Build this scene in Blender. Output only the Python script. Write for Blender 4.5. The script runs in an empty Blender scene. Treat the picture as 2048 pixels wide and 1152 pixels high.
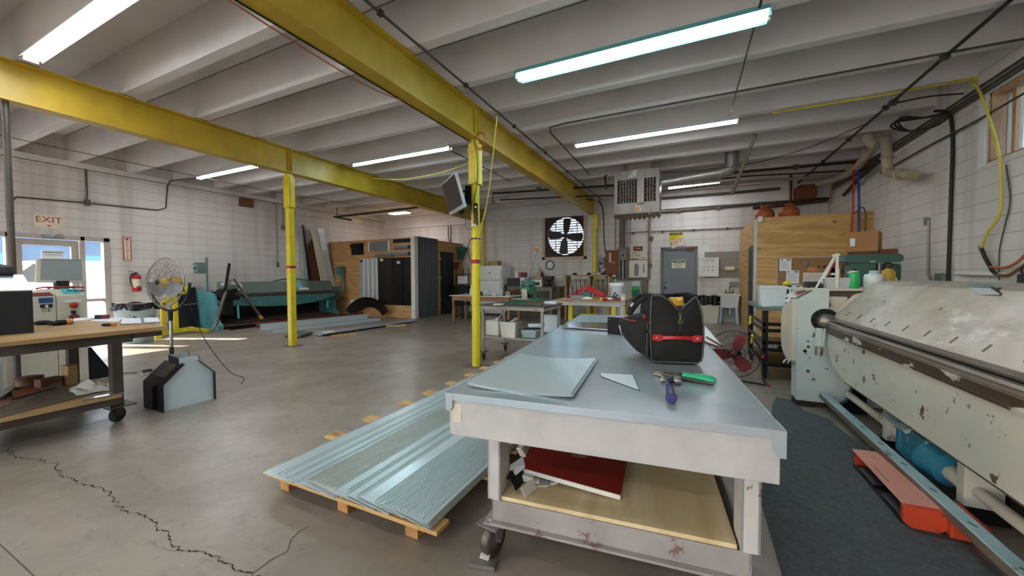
import bpy, bmesh, math, random
from mathutils import Vector, Matrix
R = math.radians
PI = math.pi
random.seed(7)
SC = bpy.context.scene
COL = SC.collection

# ---------------------------------------------------------------- materials
def lin(h, a=1.0):
    c = [int(h[i:i+2], 16)/255 for i in (0, 2, 4)]
    return tuple((x/12.92 if x <= .04045 else ((x+.055)/1.055)**2.4) for x in c) + (a,)

def newmat(name):
    m = bpy.data.materials.new(name); m.use_nodes = True
    nt = m.node_tree; nt.nodes.clear()
    out = nt.nodes.new('ShaderNodeOutputMaterial')
    b = nt.nodes.new('ShaderNodeBsdfPrincipled')
    nt.links.new(b.outputs[0], out.inputs[0])
    return m, nt, b

def ramp(nt, src, stops):
    r = nt.nodes.new('ShaderNodeValToRGB')
    e = r.color_ramp.elements
    while len(e) < len(stops): e.new(.5)
    for el, (p, c) in zip(e, stops):
        el.position = p; el.color = c if len(c) == 4 else tuple(c)+(1,)
    nt.links.new(src, r.inputs[0]); return r.outputs[0]

def noise(nt, vec, scale, detail=5, rough=.6, dist=0):
    n = nt.nodes.new('ShaderNodeTexNoise')
    n.inputs['Scale'].default_value = scale; n.inputs['Detail'].default_value = detail
    n.inputs['Roughness'].default_value = rough; n.inputs['Distortion'].default_value = dist
    nt.links.new(vec, n.inputs['Vector']); return n.outputs['Fac']

def coords(nt, stretch=(1, 1, 1)):
    t = nt.nodes.new('ShaderNodeTexCoord'); m = nt.nodes.new('ShaderNodeMapping')
    m.inputs['Scale'].default_value = stretch
    nt.links.new(t.outputs['Object'], m.inputs[0]); return m.outputs[0]

def mix(nt, fac, a, b, mode='MIX'):
    m = nt.nodes.new('ShaderNodeMix'); m.data_type = 'RGBA'; m.blend_type = mode
    if isinstance(fac, (int, float)): m.inputs[0].default_value = fac
    else: nt.links.new(fac, m.inputs[0])
    for i, v in ((6, a), (7, b)):
        if isinstance(v, tuple): m.inputs[i].default_value = v
        else: nt.links.new(v, m.inputs[i])
    return m.outputs[2]

def bumpit(nt, b, src, strength, dist=.01):
    n = nt.nodes.new('ShaderNodeBump'); n.inputs['Strength'].default_value = strength
    n.inputs['Distance'].default_value = dist
    nt.links.new(src, n.inputs['Height']); nt.links.new(n.outputs[0], b.inputs['Normal'])

def scale_col(c, k): return tuple(min(1, x*k) for x in c[:3])+(1,)

MATS = {}
def PM(name, hexc, rough=.5, metal=0, var=.25, scale=5, stretch=(1, 1, 1), bump=0, chips=None, trans=0):
    """painted / plain surface: colour broken up by soft noise, optional chips (colour, cover 0..1, scale)"""
    m, nt, b = newmat(name)
    c = lin(hexc); v = coords(nt, stretch)
    n = noise(nt, v, scale)
    col = ramp(nt, n, [(.25, scale_col(c, 1-var)), (.75, scale_col(c, 1+var*.5))])
    if chips:
        n2 = noise(nt, v, chips[2], 8, .65)
        k = .5 + (.5-chips[1])*.34
        f = ramp(nt, n2, [(k, (0, 0, 0)), (k+.025, (1, 1, 1))])
        col = mix(nt, f, col, lin(chips[0]))
    nt.links.new(col, b.inputs['Base Color'])
    b.inputs['Roughness'].default_value = rough; b.inputs['Metallic'].default_value = metal
    if trans: b.inputs['Transmission Weight'].default_value = trans
    if bump: bumpit(nt, b, noise(nt, v, scale*6, 4), bump, .004)
    MATS[name] = m; return m

def emit_mat(name, hexc, strength):
    m, nt, b = newmat(name)
    b.inputs['Base Color'].default_value = lin(hexc)
    b.inputs['Emission Color'].default_value = lin(hexc); b.inputs['Emission Strength'].default_value = strength
    MATS[name] = m; return m

def block_wall(name, axis):
    m, nt, b = newmat(name)
    t = nt.nodes.new('ShaderNodeTexCoord'); s = nt.nodes.new('ShaderNodeSeparateXYZ'); cb = nt.nodes.new('ShaderNodeCombineXYZ')
    nt.links.new(t.outputs['Object'], s.inputs[0])
    nt.links.new(s.outputs[axis], cb.inputs[0]); nt.links.new(s.outputs[2], cb.inputs[1])
    br = nt.nodes.new('ShaderNodeTexBrick')
    br.inputs['Scale'].default_value = 1; br.inputs['Brick Width'].default_value = .42; br.inputs['Row Height'].default_value = .21
    br.inputs['Mortar Size'].default_value = .005; br.inputs['Mortar Smooth'].default_value = .6
    br.inputs['Color1'].default_value = lin('d7d3d0'); br.inputs['Color2'].default_value = lin('d3cfcc'); br.inputs['Mortar'].default_value = lin('cfcac6')
    nt.links.new(cb.outputs[0], br.inputs['Vector'])
    v = t.outputs['Object']
    hm = nt.nodes.new('ShaderNodeMath'); hm.operation = 'MULTIPLY'; hm.inputs[1].default_value = 1/.21; nt.links.new(s.outputs[2], hm.inputs[0])
    fr = nt.nodes.new('ShaderNodeMath'); fr.operation = 'PINGPONG'; fr.inputs[1].default_value = .5; nt.links.new(hm.outputs[0], fr.inputs[0])
    hl = ramp(nt, fr.outputs[0], [(.012, (.7, .7, .7)), (.035, (0, 0, 0))])
    base = mix(nt, hl, br.outputs['Color'], lin('8f867e'))
    st = noise(nt, v, .55, 6, .6)
    col = mix(nt, ramp(nt, st, [(.4, (0, 0, 0)), (.75, (.45, .45, .45))]), base, lin('b0a89f'))
    mp = nt.nodes.new('ShaderNodeMapping'); mp.inputs['Scale'].default_value = (2.2, 2.2, .12); nt.links.new(v, mp.inputs[0])
    sk = noise(nt, mp.outputs[0], 1.4, 5, .6)
    col = mix(nt, ramp(nt, sk, [(.5, (0, 0, 0)), (.75, (.5, .5, .5))]), col, lin('978a7d'))
    sp = noise(nt, v, 9, 3, .5)
    col = mix(nt, ramp(nt, sp, [(.76, (0, 0, 0)), (.79, (.7, .7, .7))]), col, lin('6e645c'))
    nt.links.new(col, b.inputs['Base Color']); b.inputs['Roughness'].default_value = .75
    inv = nt.nodes.new('ShaderNodeMath'); inv.operation = 'SUBTRACT'; inv.inputs[0].default_value = 1
    nt.links.new(br.outputs['Fac'], inv.inputs[1])
    add = nt.nodes.new('ShaderNodeMath'); add.operation = 'MULTIPLY_ADD'; add.inputs[1].default_value = .35
    nt.links.new(noise(nt, v, 40, 3), add.inputs[0]); nt.links.new(inv.outputs[0], add.inputs[2])
    bumpit(nt, b, add.outputs[0], .2, .01)
    MATS[name] = m; return m

def concrete_floor(name):
    m, nt, b = newmat(name)
    v = coords(nt)
    a = noise(nt, v, .35, 7, .62, .6)
    col = ramp(nt, a, [(.3, lin('796c5c')), (.5, lin('8f8376')), (.72, lin('a2978b'))])
    n2 = noise(nt, v, 2.2, 8, .65)
    col = mix(nt, ramp(nt, n2, [(.38, (0, 0, 0)), (.75, (.65, .65, .65))]), col, lin('665b4c'))
    n3 = noise(nt, v, 14, 6, .7)
    col = mix(nt, ramp(nt, n3, [(.58, (0, 0, 0)), (.74, (.5, .5, .5))]), col, lin('51483e'))
    n4 = noise(nt, v, 23, 4, .6)
    col = mix(nt, ramp(nt, n4, [(.70, (0, 0, 0)), (.74, (.45, .45, .45))]), col, lin('b7ada2'))
    # rubbed dark scuffs
    s = coords(nt, (1.1, 2.6, 1)); n5 = noise(nt, s, 3.1, 9, .75, .8)
    col = mix(nt, ramp(nt, n5, [(.57, (0, 0, 0)), (.72, (.6, .6, .6))]), col, lin('4f453b'))
    nt.links.new(col, b.inputs['Base Color'])
    rr = ramp(nt, n2, [(.3, (.28, .28, .28)), (.75, (.42, .42, .42))])
    nt.links.new(rr, b.inputs['Roughness'])
    b.inputs['Specular IOR Level'].default_value = .6
    bumpit(nt, b, n3, .12, .004)
    MATS[name] = m; return m

def wood(name, light, dark, axis=0, scale=2.2, rings=9, rough=.55, knots=True):
    """plywood / board: wave bands stretched along one axis"""
    m, nt, b = newmat(name)
    st = [1, 1, 1]; st[axis] = .18
    v = coords(nt, tuple(st))
    w = nt.nodes.new('ShaderNodeTexNoise'); w.inputs['Scale'].default_value = scale; w.inputs['Detail'].default_value = 2
    nt.links.new(v, w.inputs['Vector'])
    mul = nt.nodes.new('ShaderNodeMath'); mul.operation = 'MULTIPLY'; mul.inputs[1].default_value = rings
    nt.links.new(w.outputs['Fac'], mul.inputs[0])
    pp = nt.nodes.new('ShaderNodeMath'); pp.operation = 'PINGPONG'; pp.inputs[1].default_value = .5
    nt.links.new(mul.outputs[0], pp.inputs[0])
    col = ramp(nt, pp.outputs[0], [(0, lin(light)), (.75, lin(dark)), (1, lin(light))])
    fine = noise(nt, v, scale*14, 4, .6)
    col = mix(nt, ramp(nt, fine, [(.4, (0, 0, 0)), (.75, (.5, .5, .5))]), col, lin(dark))
    if knots:
        vo = nt.nodes.new('ShaderNodeTexVoronoi'); vo.inputs['Scale'].default_value = 2.3
        st2 = [1, 1, 1]; st2[axis] = .6
        nt.links.new(coords(nt, tuple(st2)), vo.inputs['Vector'])
        f = ramp(nt, vo.outputs['Distance'], [(.035, (.85, .85, .85)), (.09, (0, 0, 0))])
        col = mix(nt, f, col, scale_col(lin(dark), .45))
    nt.links.new(col, b.inputs['Base Color']); b.inputs['Roughness'].default_value = rough
    MATS[name] = m; return m

def sheet_metal(name, hexc, rough=.3, metal=.75, stretch=(1, 5, 1), tint='9fb5b8'):
    m, nt, b = newmat(name)
    c = lin(hexc); v = coords(nt, stretch)
    n = noise(nt, v, 1.6, 6, .6)
    col = mix(nt, ramp(nt, n, [(.35, (0, 0, 0)), (.65, (1, 1, 1))]), c, lin(tint))
    n2 = noise(nt, coords(nt), 3, 6, .6)
    col = mix(nt, ramp(nt, n2, [(.5, (0, 0, 0)), (.8, (.4, .4, .4))]), col, scale_col(c, .6))
    nt.links.new(col, b.inputs['Base Color']); b.inputs['Metallic'].default_value = metal
    b.inputs['Roughness'].default_value = rough
    MATS[name] = m; return m

def clear_mat(name, hexc, amount, rough=.1):
    """thin clear sheet: mostly see-through with a faint reflecting surface"""
    m = bpy.data.materials.new(name); m.use_nodes = True; nt = m.node_tree; nt.nodes.clear()
    out = nt.nodes.new('ShaderNodeOutputMaterial'); tr = nt.nodes.new('ShaderNodeBsdfTransparent')
    b = nt.nodes.new('ShaderNodeBsdfPrincipled'); mx = nt.nodes.new('ShaderNodeMixShader')
    fr = nt.nodes.new('ShaderNodeLayerWeight'); fr.inputs['Blend'].default_value = .25
    ma = nt.nodes.new('ShaderNodeMath'); ma.operation = 'MULTIPLY_ADD'; ma.inputs[1].default_value = .5; ma.inputs[2].default_value = amount
    nt.links.new(fr.outputs['Fresnel'], ma.inputs[0]); nt.links.new(ma.outputs[0], mx.inputs[0])
    b.inputs['Base Color'].default_value = lin(hexc); b.inputs['Roughness'].default_value = rough
    n = noise(nt, coords(nt), 6); nt.links.new(ramp(nt, n, [(.3, scale_col(lin(hexc), .85)), (.7, lin(hexc))]), b.inputs['Base Color'])
    nt.links.new(tr.outputs[0], mx.inputs[1]); nt.links.new(b.outputs[0], mx.inputs[2]); nt.links.new(mx.outputs[0], out.inputs[0])
    MATS[name] = m; return m

block_wall('block_x', 0); block_wall('block_y', 1); concrete_floor('concrete')
PM('ceiling_paint', 'd6d2d0', .8, 0, .16, .8, (1, 1, 1), .2)
PM('crack', '2c251f', .9); PM('joint', '5a5048', .9)
PM('yellow_paint', 'bd9f2b', .45, 0, .3, 1.6, (1, 1, 1), .1)
PM('bright_yellow', 'd8c41c', .4, 0, .2, 3, (1, 1, 1), 0, ('8c7a22', .06, 9))
PM('red_tape', 'a81c2c', .5); PM('black_paint', '17181b', .45, 0, .3, 6); PM('black_plastic', '131315', .5, 0, .2, 9)
PM('black_fabric', '0c0b0b', .8, 0, .35, 14, (1, 1, 1), .3); PM('grey_piping', '4a4a48', .6)
PM('rubber', '232220', .8, 0, .3, 20); PM('frame_grey', '9d958f', .5, .15, .25, 4, (1, 1, 1), .1, ('7a5e56', .1, 5)); PM('mat_rubber', '4b4b4b', .9, 0, .4, 30, (1, 1, 1), .5, ('636361', .12, 60))
sheet_metal('galv_top', 'babdc2', .24, .35, (1.4, .5, 1), 'a3b6b8'); PM('offcut_white', 'e2e7e8', .3, 0, .04, 3)
sheet_metal('galv', 'a5adb0', .38, .7, (1, 1, 1)); sheet_metal('steel', 'a39e98', .4, .8, (1, 1, 1), '6f655c')
sheet_metal('dark_steel', '5c544c', .45, .6, (1, 1, 1), '4a4038'); sheet_metal('chrome', 'c8c8c8', .15, .95, (1, 1, 1), 'b8b8b8')
def worn():
    m, nt, b = newmat('worn_top'); v = coords(nt, (1.2, .45, 1.2)); w = coords(nt)
    col = ramp(nt, noise(nt, w, 1.7, 5, .6, .5), [(.3, lin('93866f')), (.5, lin('ab9e90')), (.7, lin('bbb0a6'))])
    col = mix(nt, ramp(nt, noise(nt, coords(nt, (2.6, .9, 2.6)), 2.2, 8, .7), [(.48, (0, 0, 0)), (.68, (.7, .7, .7))]), col, lin('84745f'))
    col = mix(nt, ramp(nt, noise(nt, v, 3.1, 8, .65), [(.61, (0, 0, 0)), (.68, (.75, .75, .75))]), col, lin('cfc9c0'))
    nt.links.new(col, b.inputs['Base Color']); b.inputs['Roughness'].default_value = .38; b.inputs['Metallic'].default_value = .15
    MATS['worn_top'] = m
worn()
PM('panel_beige', 'b4b6ae', .32, .2, .1, 2, (1, .2, 1)); PM('panel_grey', 'b6c2c1', .3, .2, .12, 2, (1, .2, 1)); PM('panel_pale', 'c8d4d6', .22, .2, .06, 2, (1, .2, 1))
PM('sheet_pale', 'd0dbda', .2, .25, .06, 2); PM('panel_edge', '5d6866', .45, .3)
PM('apron_white', 'b5b2ad', .6, 0, .2, 4, (1, 1, 1), .25, ('83735c', .08, 6)); PM('leg_grey', 'bdb8b2', .55, 0, .25, 4, (1, 1, 1), .15, ('7b6f60', .06, 6))
PM('press_white', 'c3bdae', .5, 0, .12, 2.5, (1, 1, 1), .12, ('5c4630', .2, 6)); PM('press_cream', 'c6bca9', .5, 0, .14, 3, (1, 1, 1), .1)
PM('press_lblue', 'bcc6c2', .5, 0, .12, 3, (1, 1, 1), .12, ('4a3c30', .07, 9))
PM('rail_brown', '5b4c3e', .4, .4, .4, 4, (1, .2, 1), .1, ('a29a8e', .06, 5)); PM('rail_light', '8a7d70', .35, .3, .3, 4, (1, .2, 1)); PM('rail_chipped', '4a3a2c', .45, .2, .3, 4, (1, .35, 1), .1, ('c8c3b6', .27, 9)); PM('aqua_paint', 'a2b6b5', .5, .1, .25, 4, (1, 1, 1), 0, ('75706a', .1, 7))
PM('blue_gear', '2a7088', .4, .1, .3, 5, (1, 1, 1), 0, ('84a8b0', .06, 6)); PM('orange_red', 'c5421f', .5, 0, .2, 4, (1, 1, 1), 0, ('7b2a18', .05, 10))
PM('faded_pink', 'cd8472', .6, 0, .18, 4, (1, 1, 1), 0, ('9a6558', .08, 12))
PM('teal_paint', '4a8380', .5, .1, .3, 3, (1, 1, 1), .1, ('6a6a58', .05, 6)); PM('teal_light', '62a9ae', .5, 0, .25, 3); PM('teal_grey', '687872', .5, .2, .25, 2, (1, 1, 1), 0, ('8d958c', .08, 4))
PM('machine_green', '3d6259', .45, .1, .25, 5); PM('notch_green', '1f6a42', .45, .1, .3, 6, (1, 1, 1), 0, ('122a1e', .1, 8)); PM('old_green', '64665a', .5, .2, .35, 4, (1, 1, 1), 0, ('3a352c', .15, 5))
wood('plywood', 'c49a66', 'a0743f', 0, 1.3, 11); wood('plywood_y', 'c49a66', 'a0743f', 1, 1.3, 11); wood('ply_yellow', 'c9a468', '9c7238', 0, 1.4, 12); wood('ply_yellow_y', 'c9a468', '9c7238', 1, 1.4, 12)
wood('shelf_ply', 'dcc79b', 'bb9f6c', 1, 1.2, 9, .5, True); wood('bench_wood', 'b08f60', '87663a', 1, 2, 6, .5, False); wood('pallet_wood', 'cba56a', 'a87f46', 0, 3, 6, .6); wood('pallet_block', 'b9874c', '8d5f2e', 1, 4, 6, .6, False); wood('dark_wood', '6b4526', '4a2e18', 0, 3, 5)
wood('window_wood', 'c09a74', '96714c', 2, 3, 5, .5, False); wood('desk_wood', '9a6b48', '7a5236', 0, 3, 5, .5, False)
PM('tan_wall_paint', 'cfc3ae', .7, 0, .1, 2); PM('cork', '94704a', .85, 0, .2, 25); PM('cardboard', '96683f', .8, 0, .15, 3); PM('cardboard_dark', '6a3d1f', .8, 0, .15, 3)
PM('white_paint', 'd9d9d6', .45, 0, .06, 4); PM('off_white', 'd6d0c4', .6, 0, .1, 6); PM('white_plastic', 'dcdfe0', .35, 0, .05, 6, trans=.15); PM('beige_plastic', 'c9c3b0', .5, 0, .08, 4)
PM('paper', 'dfe3e8', .8, 0, .04, 3); PM('ink', '26262a', .8); PM('ink_blue', '1f4a7a', .7); PM('red_ink', 'a0322c', .7)
PM('sign_cream', 'dcd3bd', .7, 0, .1, 5); PM('sign_yellow', 'd6c21c', .6); PM('sign_green', '1f7a4a', .6); PM('door_grey', '71767c', .5, 0, .1, 2, (1, 1, 1), .05); PM('door_frame_grey', '5f646a', .5, .1, .15)
PM('alu_frame', 'b5aca6', .45, .3, .1, 3); PM('red_paint', 'b3141a', .3, 0, .15, 4); PM('red_blade', '8e2a30', .6, 0, .2, 5); PM('dark_red', '6e2626', .5, 0, .2, 5); PM('deep_red', '861a10', .4, 0, .12, 3)
PM('conduit', '5a534c', .5, .5, .3, 3); PM('conduit_light', '9b938b', .5, .4, .25, 3); PM('pipe_black', '26221f', .5, .3, .3, 4); PM('pipe_tan', 'a89a86', .6, 0, .25, 5); PM('cable_black', '1a1918', .6); PM('hose_yellow', 'cbbd48', .45); PM('hose_orange', 'b8673a', .5); PM('hose_red', 'b01e22', .5); PM('hose_blue', '2c4d8f', .5)
PM('charcoal_metal', '575a5e', .4, .35, .12, 2, (1, 1, .2)); PM('silver_panel', 'b0b1b6', .35, .3, .1, 2, (1, 1, .2)); PM('brown_metal', '241a15', .4, .25, .2, 3); PM('black_metal', '15141a', .3, .3, .2, 3)
PM('grey_plastic', '77797a', .5, 0, .15, 6); PM('screen', '2c2622', .25, 0, .1, 3); PM('screen_grey', '8f9695', .3, 0, .08, 5); PM('silver_plastic', 'b9babd', .35, .3, .08, 5)
PM('heater_grey', '756f68', .5, .3, .3, 3, (1, 1, 1), .1, ('4d4640', .1, 4)); PM('dark_hole', '0d0c0b', .9); PM('duct', '96928c', .35, .6, .25, 3)
PM('fan_blade', '3b3432', .6, .1, .3, 4); PM('fan_brown', '3f2a1c', .7, .1, .35, 4); PM('tan_wood_trim', 'bdae97', .7, 0, .15, 4); PM('louver', 'cfd0d4', .6, 0, .1, 4)
PM('green_label', '1fae5c', .4, 0, .15, 8); PM('green_grip', '16a06c', .4, 0, .12, 6); PM('navy_grip', '2a2a66', .45, 0, .15, 20); PM('navy_paint', '1c2250', .3, .2, .15, 8); PM('fluid_yellow', 'b58d22', .4, 0, .15, 6)
PM('tool_yellow', 'cfa638', .5, 0, .12, 9); PM('brown_grey', '6f6253', .6, .1, .3, 5); PM('block_grey', '8d867f', .85, 0, .2, 8, (1, 1, 1), .3)
PM('rag', 'cfc8bd', .95, 0, .15, 8, (1, 1, 1), .4); PM('skin_orange', 'c98350', .8, 0, .2, 8); PM('orange', 'cf6f2a', .5, 0, .2, 8); PM('teal_button', '4cb3b5', .5); PM('brown_leather', '7a4a2a', .7, 0, .3, 8); PM('terracotta', 'a5562e', .5, .1, .25, 5)
PM('bin_blue', '9fb4ba', .5, 0, .08, 4); PM('bag_film', '1d1d1e', .2, 0, .3, 10, (1, 1, 1), .5); PM('asphalt', '72706d', .9, 0, .15, 3); PM('truck_white', 'e4e8ea', .3, 0, .05, 2); PM('truck_teal', '5f9a98', .3, 0, .08, 2); PM('far_building', '66788c', .8, 0, .15, 1)
PM('flag_red', '9c2c30', .8); PM('flag_blue', '1d2338', .8); PM('skin', 'c99a7c', .7); PM('beard', 'd8d4cc', .9)
clear_mat('glass', 'e8f4f6', .04, .03); clear_mat('clear_plastic', 'd9d4e4', .13, .15); clear_mat('frosted', 'd5d6d8', .62, .4)
emit_mat('tube_cool', 'd4f6ff', 30); emit_mat('tube_warm', 'f8faff', 30); emit_mat('led_red', 'ff5a2a', 3)
PM('fixture_white', 'cfd4d4', .5, 0, .06, 3); PM('fixture_aqua', '6db9ba', .5, 0, .06, 3)

# translucent window sheet lit by the sky behind it
def pane_mat():
    m, nt, b = newmat('window_sheet')
    n = noise(nt, coords(nt), 4); nt.links.new(ramp(nt, n, [(.3, lin('cfe0ea')), (.7, lin('e6f1f6'))]), b.inputs['Base Color'])
    b.inputs['Transmission Weight'].default_value = .85; b.inputs['Roughness'].default_value = .45; b.inputs['IOR'].default_value = 1.1
    MATS['window_sheet'] = m
pane_mat()
M = MATS

# ---------------------------------------------------------------- mesh building
class MB:
    def __init__(self): self.v = []; self.f = []; self.m = []; self.s = []
    def add(self, vs, fs, mi=0, sm=False):
        o = len(self.v); self.v += [Vector(p) for p in vs]
        for f in fs: self.f.append([o+i for i in f]); self.m.append(mi); self.s.append(sm)
        return self
    def hexa(self, p, mi=0):
        return self.add(p, [(0, 3, 2, 1), (4, 5, 6, 7), (0, 1, 5, 4), (1, 2, 6, 5), (2, 3, 7, 6), (3, 0, 4, 7)], mi)
    def box(self, x0, x1, y0, y1, z0, z1, mi=0):
        return self.hexa([(x0, y0, z0), (x1, y0, z0), (x1, y1, z0), (x0, y1, z0), (x0, y0, z1), (x1, y0, z1), (x1, y1, z1), (x0, y1, z1)], mi)
    def cbox(self, c, s, rz=0, mi=0, rx=0, ry=0):
        mt = Matrix.Translation(c) @ Matrix.Rotation(rz, 4, 'Z') @ Matrix.Rotation(ry, 4, 'Y') @ Matrix.Rotation(rx, 4, 'X')
        h = [x/2 for x in s]
        return self.hexa([mt @ Vector((a*h[0], b*h[1], c_*h[2])) for c_ in (-1, 1) for a, b in ((-1, -1), (1, -1), (1, 1), (-1, 1))], mi)
    def taper(self, c, bot, top, z0, z1, rz=0, mi=0):
        mt = Matrix.Translation(c) @ Matrix.Rotation(rz, 4, 'Z')
        return self.hexa([mt @ Vector((a*s[0]/2, b*s[1]/2, z)) for s, z in ((bot, z0), (top, z1)) for a, b in ((-1, -1), (1, -1), (1, 1), (-1, 1))], mi)
    def bar(self, p0, p1, w, h, up=(0, 0, 1), mi=0):
        p0 = Vector(p0); p1 = Vector(p1); d = (p1-p0).normalized(); u = Vector(up)
        if abs(d.dot(u)) > .98: u = Vector((0, 1, 0))
        s = d.cross(u).normalized(); u = s.cross(d)
        q = lambda p: [p-s*w/2-u*h/2, p+s*w/2-u*h/2, p+s*w/2+u*h/2, p-s*w/2+u*h/2]
        return self.hexa(q(p0)+q(p1), mi)
    def prism(self, pts, ax, a0, a1, mi=0, sm=False):
        def P(p, a): return {'x': (a, p[0], p[1]), 'y': (p[0], a, p[1]), 'z': (p[0], p[1], a)}[ax]
        n = len(pts)
        self.add([P(p, a0) for p in pts], [tuple(range(n))[::-1]], mi); self.add([P(p, a1) for p in pts], [tuple(range(n))], mi)
        vs = [P(p, a0) for p in pts]+[P(p, a1) for p in pts]
        return self.add(vs, [(i, (i+1) % n, n+(i+1) % n, n+i) for i in range(n)], mi, sm)
    def plate(self, pts, off, mi=0):
        pts = [Vector(p) for p in pts]; off = Vector(off); n = len(pts)
        return self.add(pts+[p+off for p in pts], [tuple(range(n))[::-1], tuple(range(n, 2*n))]+[(i, (i+1) % n, n+(i+1) % n, n+i) for i in range(n)], mi)
    def cyl(self, p0, p1, r, r2=None, n=16, mi=0, caps=True):
        p0 = Vector(p0); p1 = Vector(p1); r2 = r if r2 is None else r2
        d = (p1-p0).normalized(); a = d.orthogonal().normalized(); b = d.cross(a)
        c = [(math.cos(2*PI*i/n), math.sin(2*PI*i/n)) for i in range(n)]
        A = [p0+a*x*r+b*y*r for x, y in c]; B = [p1+a*x*r2+b*y*r2 for x, y in c]
        self.add(A+B, [(i, (i+1) % n, n+(i+1) % n, n+i) for i in range(n)], mi, True)
        if caps: self.add(A, [tuple(range(n))[::-1]], mi); self.add(B, [tuple(range(n))], mi)
        return self
    def tube(self, pts, r, n=8, mi=0, closed=False, smooth=0):
        pts = [Vector(p) for p in pts]
        if smooth:
            q = []; k = len(pts); rng = range(k if closed else k-1)
            for i in rng:
                g = lambda j: pts[j % k] if closed else pts[max(0, min(k-1, j))]
                a, b, c, d = g(i-1), g(i), g(i+1), g(i+2)
                for s in range(smooth):
                    t = s/smooth
                    q.append(.5*((2*b)+(c-a)*t+(2*a-5*b+4*c-d)*t*t+(-a+3*b-3*c+d)*t**3))
            if not closed: q.append(pts[-1])
            pts = q
        k = len(pts); rings = []; prev = None
        for i, p in enumerate(pts):
            if closed: d = pts[(i+1) % k]-pts[i-1]
            else: d = pts[min(k-1, i+1)]-pts[max(0, i-1)]
            d = d.normalized() if d.length > 1e-9 else Vector((0, 0, 1))
            if prev is None: a = d.orthogonal().normalized()
            else:
                a = prev-d*prev.dot(d); a = a.normalized() if a.length > 1e-6 else d.orthogonal().normalized()
            prev = a; b = d.cross(a)
            rr = r[i] if isinstance(r, list) else r
            rings.append([p+a*math.cos(2*PI*j/n)*rr+b*math.sin(2*PI*j/n)*rr for j in range(n)])
        vs = [v for g in rings for v in g]; fs = []
        for i in range(k if closed else k-1):
            o = i*n; o2 = ((i+1) % k)*n
            fs += [(o+j, o+(j+1) % n, o2+(j+1) % n, o2+j) for j in range(n)]
        self.add(vs, fs, mi, True)
        if not closed: self.add(rings[0], [tuple(range(n))[::-1]], mi); self.add(rings[-1], [tuple(range(n))], mi)
        return self
    def lathe(self, c, prof, n=24, mi=0, axis=(0, 0, 1), sx=1, sy=1):
        c = Vector(c); d = Vector(axis).normalized()
        if abs(d.z) > .99: a = Vector((1, 0, 0)); b = Vector((0, 1, 0))*(1 if d.z > 0 else -1)
        else: a = d.orthogonal().normalized(); b = d.cross(a)
        vs = []
        for r, z in prof:
            vs += [c+d*z+a*math.cos(2*PI*i/n)*r*sx+b*math.sin(2*PI*i/n)*r*sy for i in range(n)]
        fs = []
        for k in range(len(prof)-1):
            fs += [(k*n+i, k*n+(i+1) % n, (k+1)*n+(i+1) % n, (k+1)*n+i) for i in range(n)]
        self.add(vs, fs, mi, True)
        if prof[0][0] > 1e-5: self.add(vs[:n], [tuple(range(n))[::-1]], mi)
        if prof[-1][0] > 1e-5: self.add(vs[-n:], [tuple(range(n))], mi)
        return self
    def ball(self, c, r, s=(1, 1, 1), n=14, mi=0, k=None, jit=0):
        k = k or n//2+1; c = Vector(c); vs = []; fs = []
        for i in range(k+1):
            t = PI*i/k
            for j in range(n):
                p = 2*PI*j/n; q = r*(1+random.uniform(-jit, jit))
                vs.append(c+Vector((math.sin(t)*math.cos(p)*q*s[0], math.sin(t)*math.sin(p)*q*s[1], math.cos(t)*q*s[2])))
        for i in range(k):
            fs += [(i*n+j, (i+1)*n+j, (i+1)*n+(j+1) % n, i*n+(j+1) % n) for j in range(n)]
        return self.add(vs, fs, mi, True)
    def ring(self, c, Rr, r, axis=(0, 0, 1), n=32, m=8, mi=0):
        c = Vector(c); d = Vector(axis).normalized(); a = d.orthogonal().normalized(); b = d.cross(a)
        return self.tube([c+a*math.cos(2*PI*i/n)*Rr+b*math.sin(2*PI*i/n)*Rr for i in range(n)], r, m, mi, closed=True)
    def surf(self, fn, nu, nv, off=(0, 0, -.002), mi=0, sm=True):
        """thin sheet from fn(s,t), with thickness off"""
        g = [Vector(fn(i/nu, j/nv)) for j in range(nv+1) for i in range(nu+1)]; off = Vector(off); N = len(g); w = nu+1
        fs = [(j*w+i, j*w+i+1, (j+1)*w+i+1, (j+1)*w+i) for j in range(nv) for i in range(nu)]
        self.add(g, fs, mi, sm); self.add([p+off for p in g], [f[::-1] for f in fs], mi, sm)
        e = [i for i in range(nu+1)]+[j*w+nu for j in range(1, nv+1)]+[nv*w+i for i in range(nu-1, -1, -1)]+[j*w for j in range(nv-1, 0, -1)]
        pts = [g[i] for i in e]; n = len(pts)
        return self.add(pts+[p+off for p in pts], [(i, n+i, n+(i+1) % n, (i+1) % n) for i in range(n)], mi)
    def build(self, name, mats, parent=None, local=False, bevel=0, seg=2):
        if not isinstance(mats, (list, tuple)): mats = [mats]
        vs = self.v
        if parent is None:
            if vs:
                lo = [min(p[i] for p in vs) for i in range(3)]; hi = [max(p[i] for p in vs) for i in range(3)]
                org = Vector(((lo[0]+hi[0])/2, (lo[1]+hi[1])/2, lo[2]))
            else: org = Vector()
        else: org = Vector()
        if parent is not None and not local:
            inv = INV[root_of(parent).name]; vs = [inv @ p for p in vs]
        elif parent is None: vs = [p-org for p in vs]
        me = bpy.data.meshes.new(name)
        me.from_pydata([tuple(p) for p in vs], [], self.f)
        for mt in mats: me.materials.append(M[mt] if isinstance(mt, str) else mt)
        me.polygons.foreach_set('material_index', self.m); me.polygons.foreach_set('use_smooth', self.s)
        bm = bmesh.new(); bm.from_mesh(me); bmesh.ops.recalc_face_normals(bm, faces=bm.faces); bm.to_mesh(me); bm.free()
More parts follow.
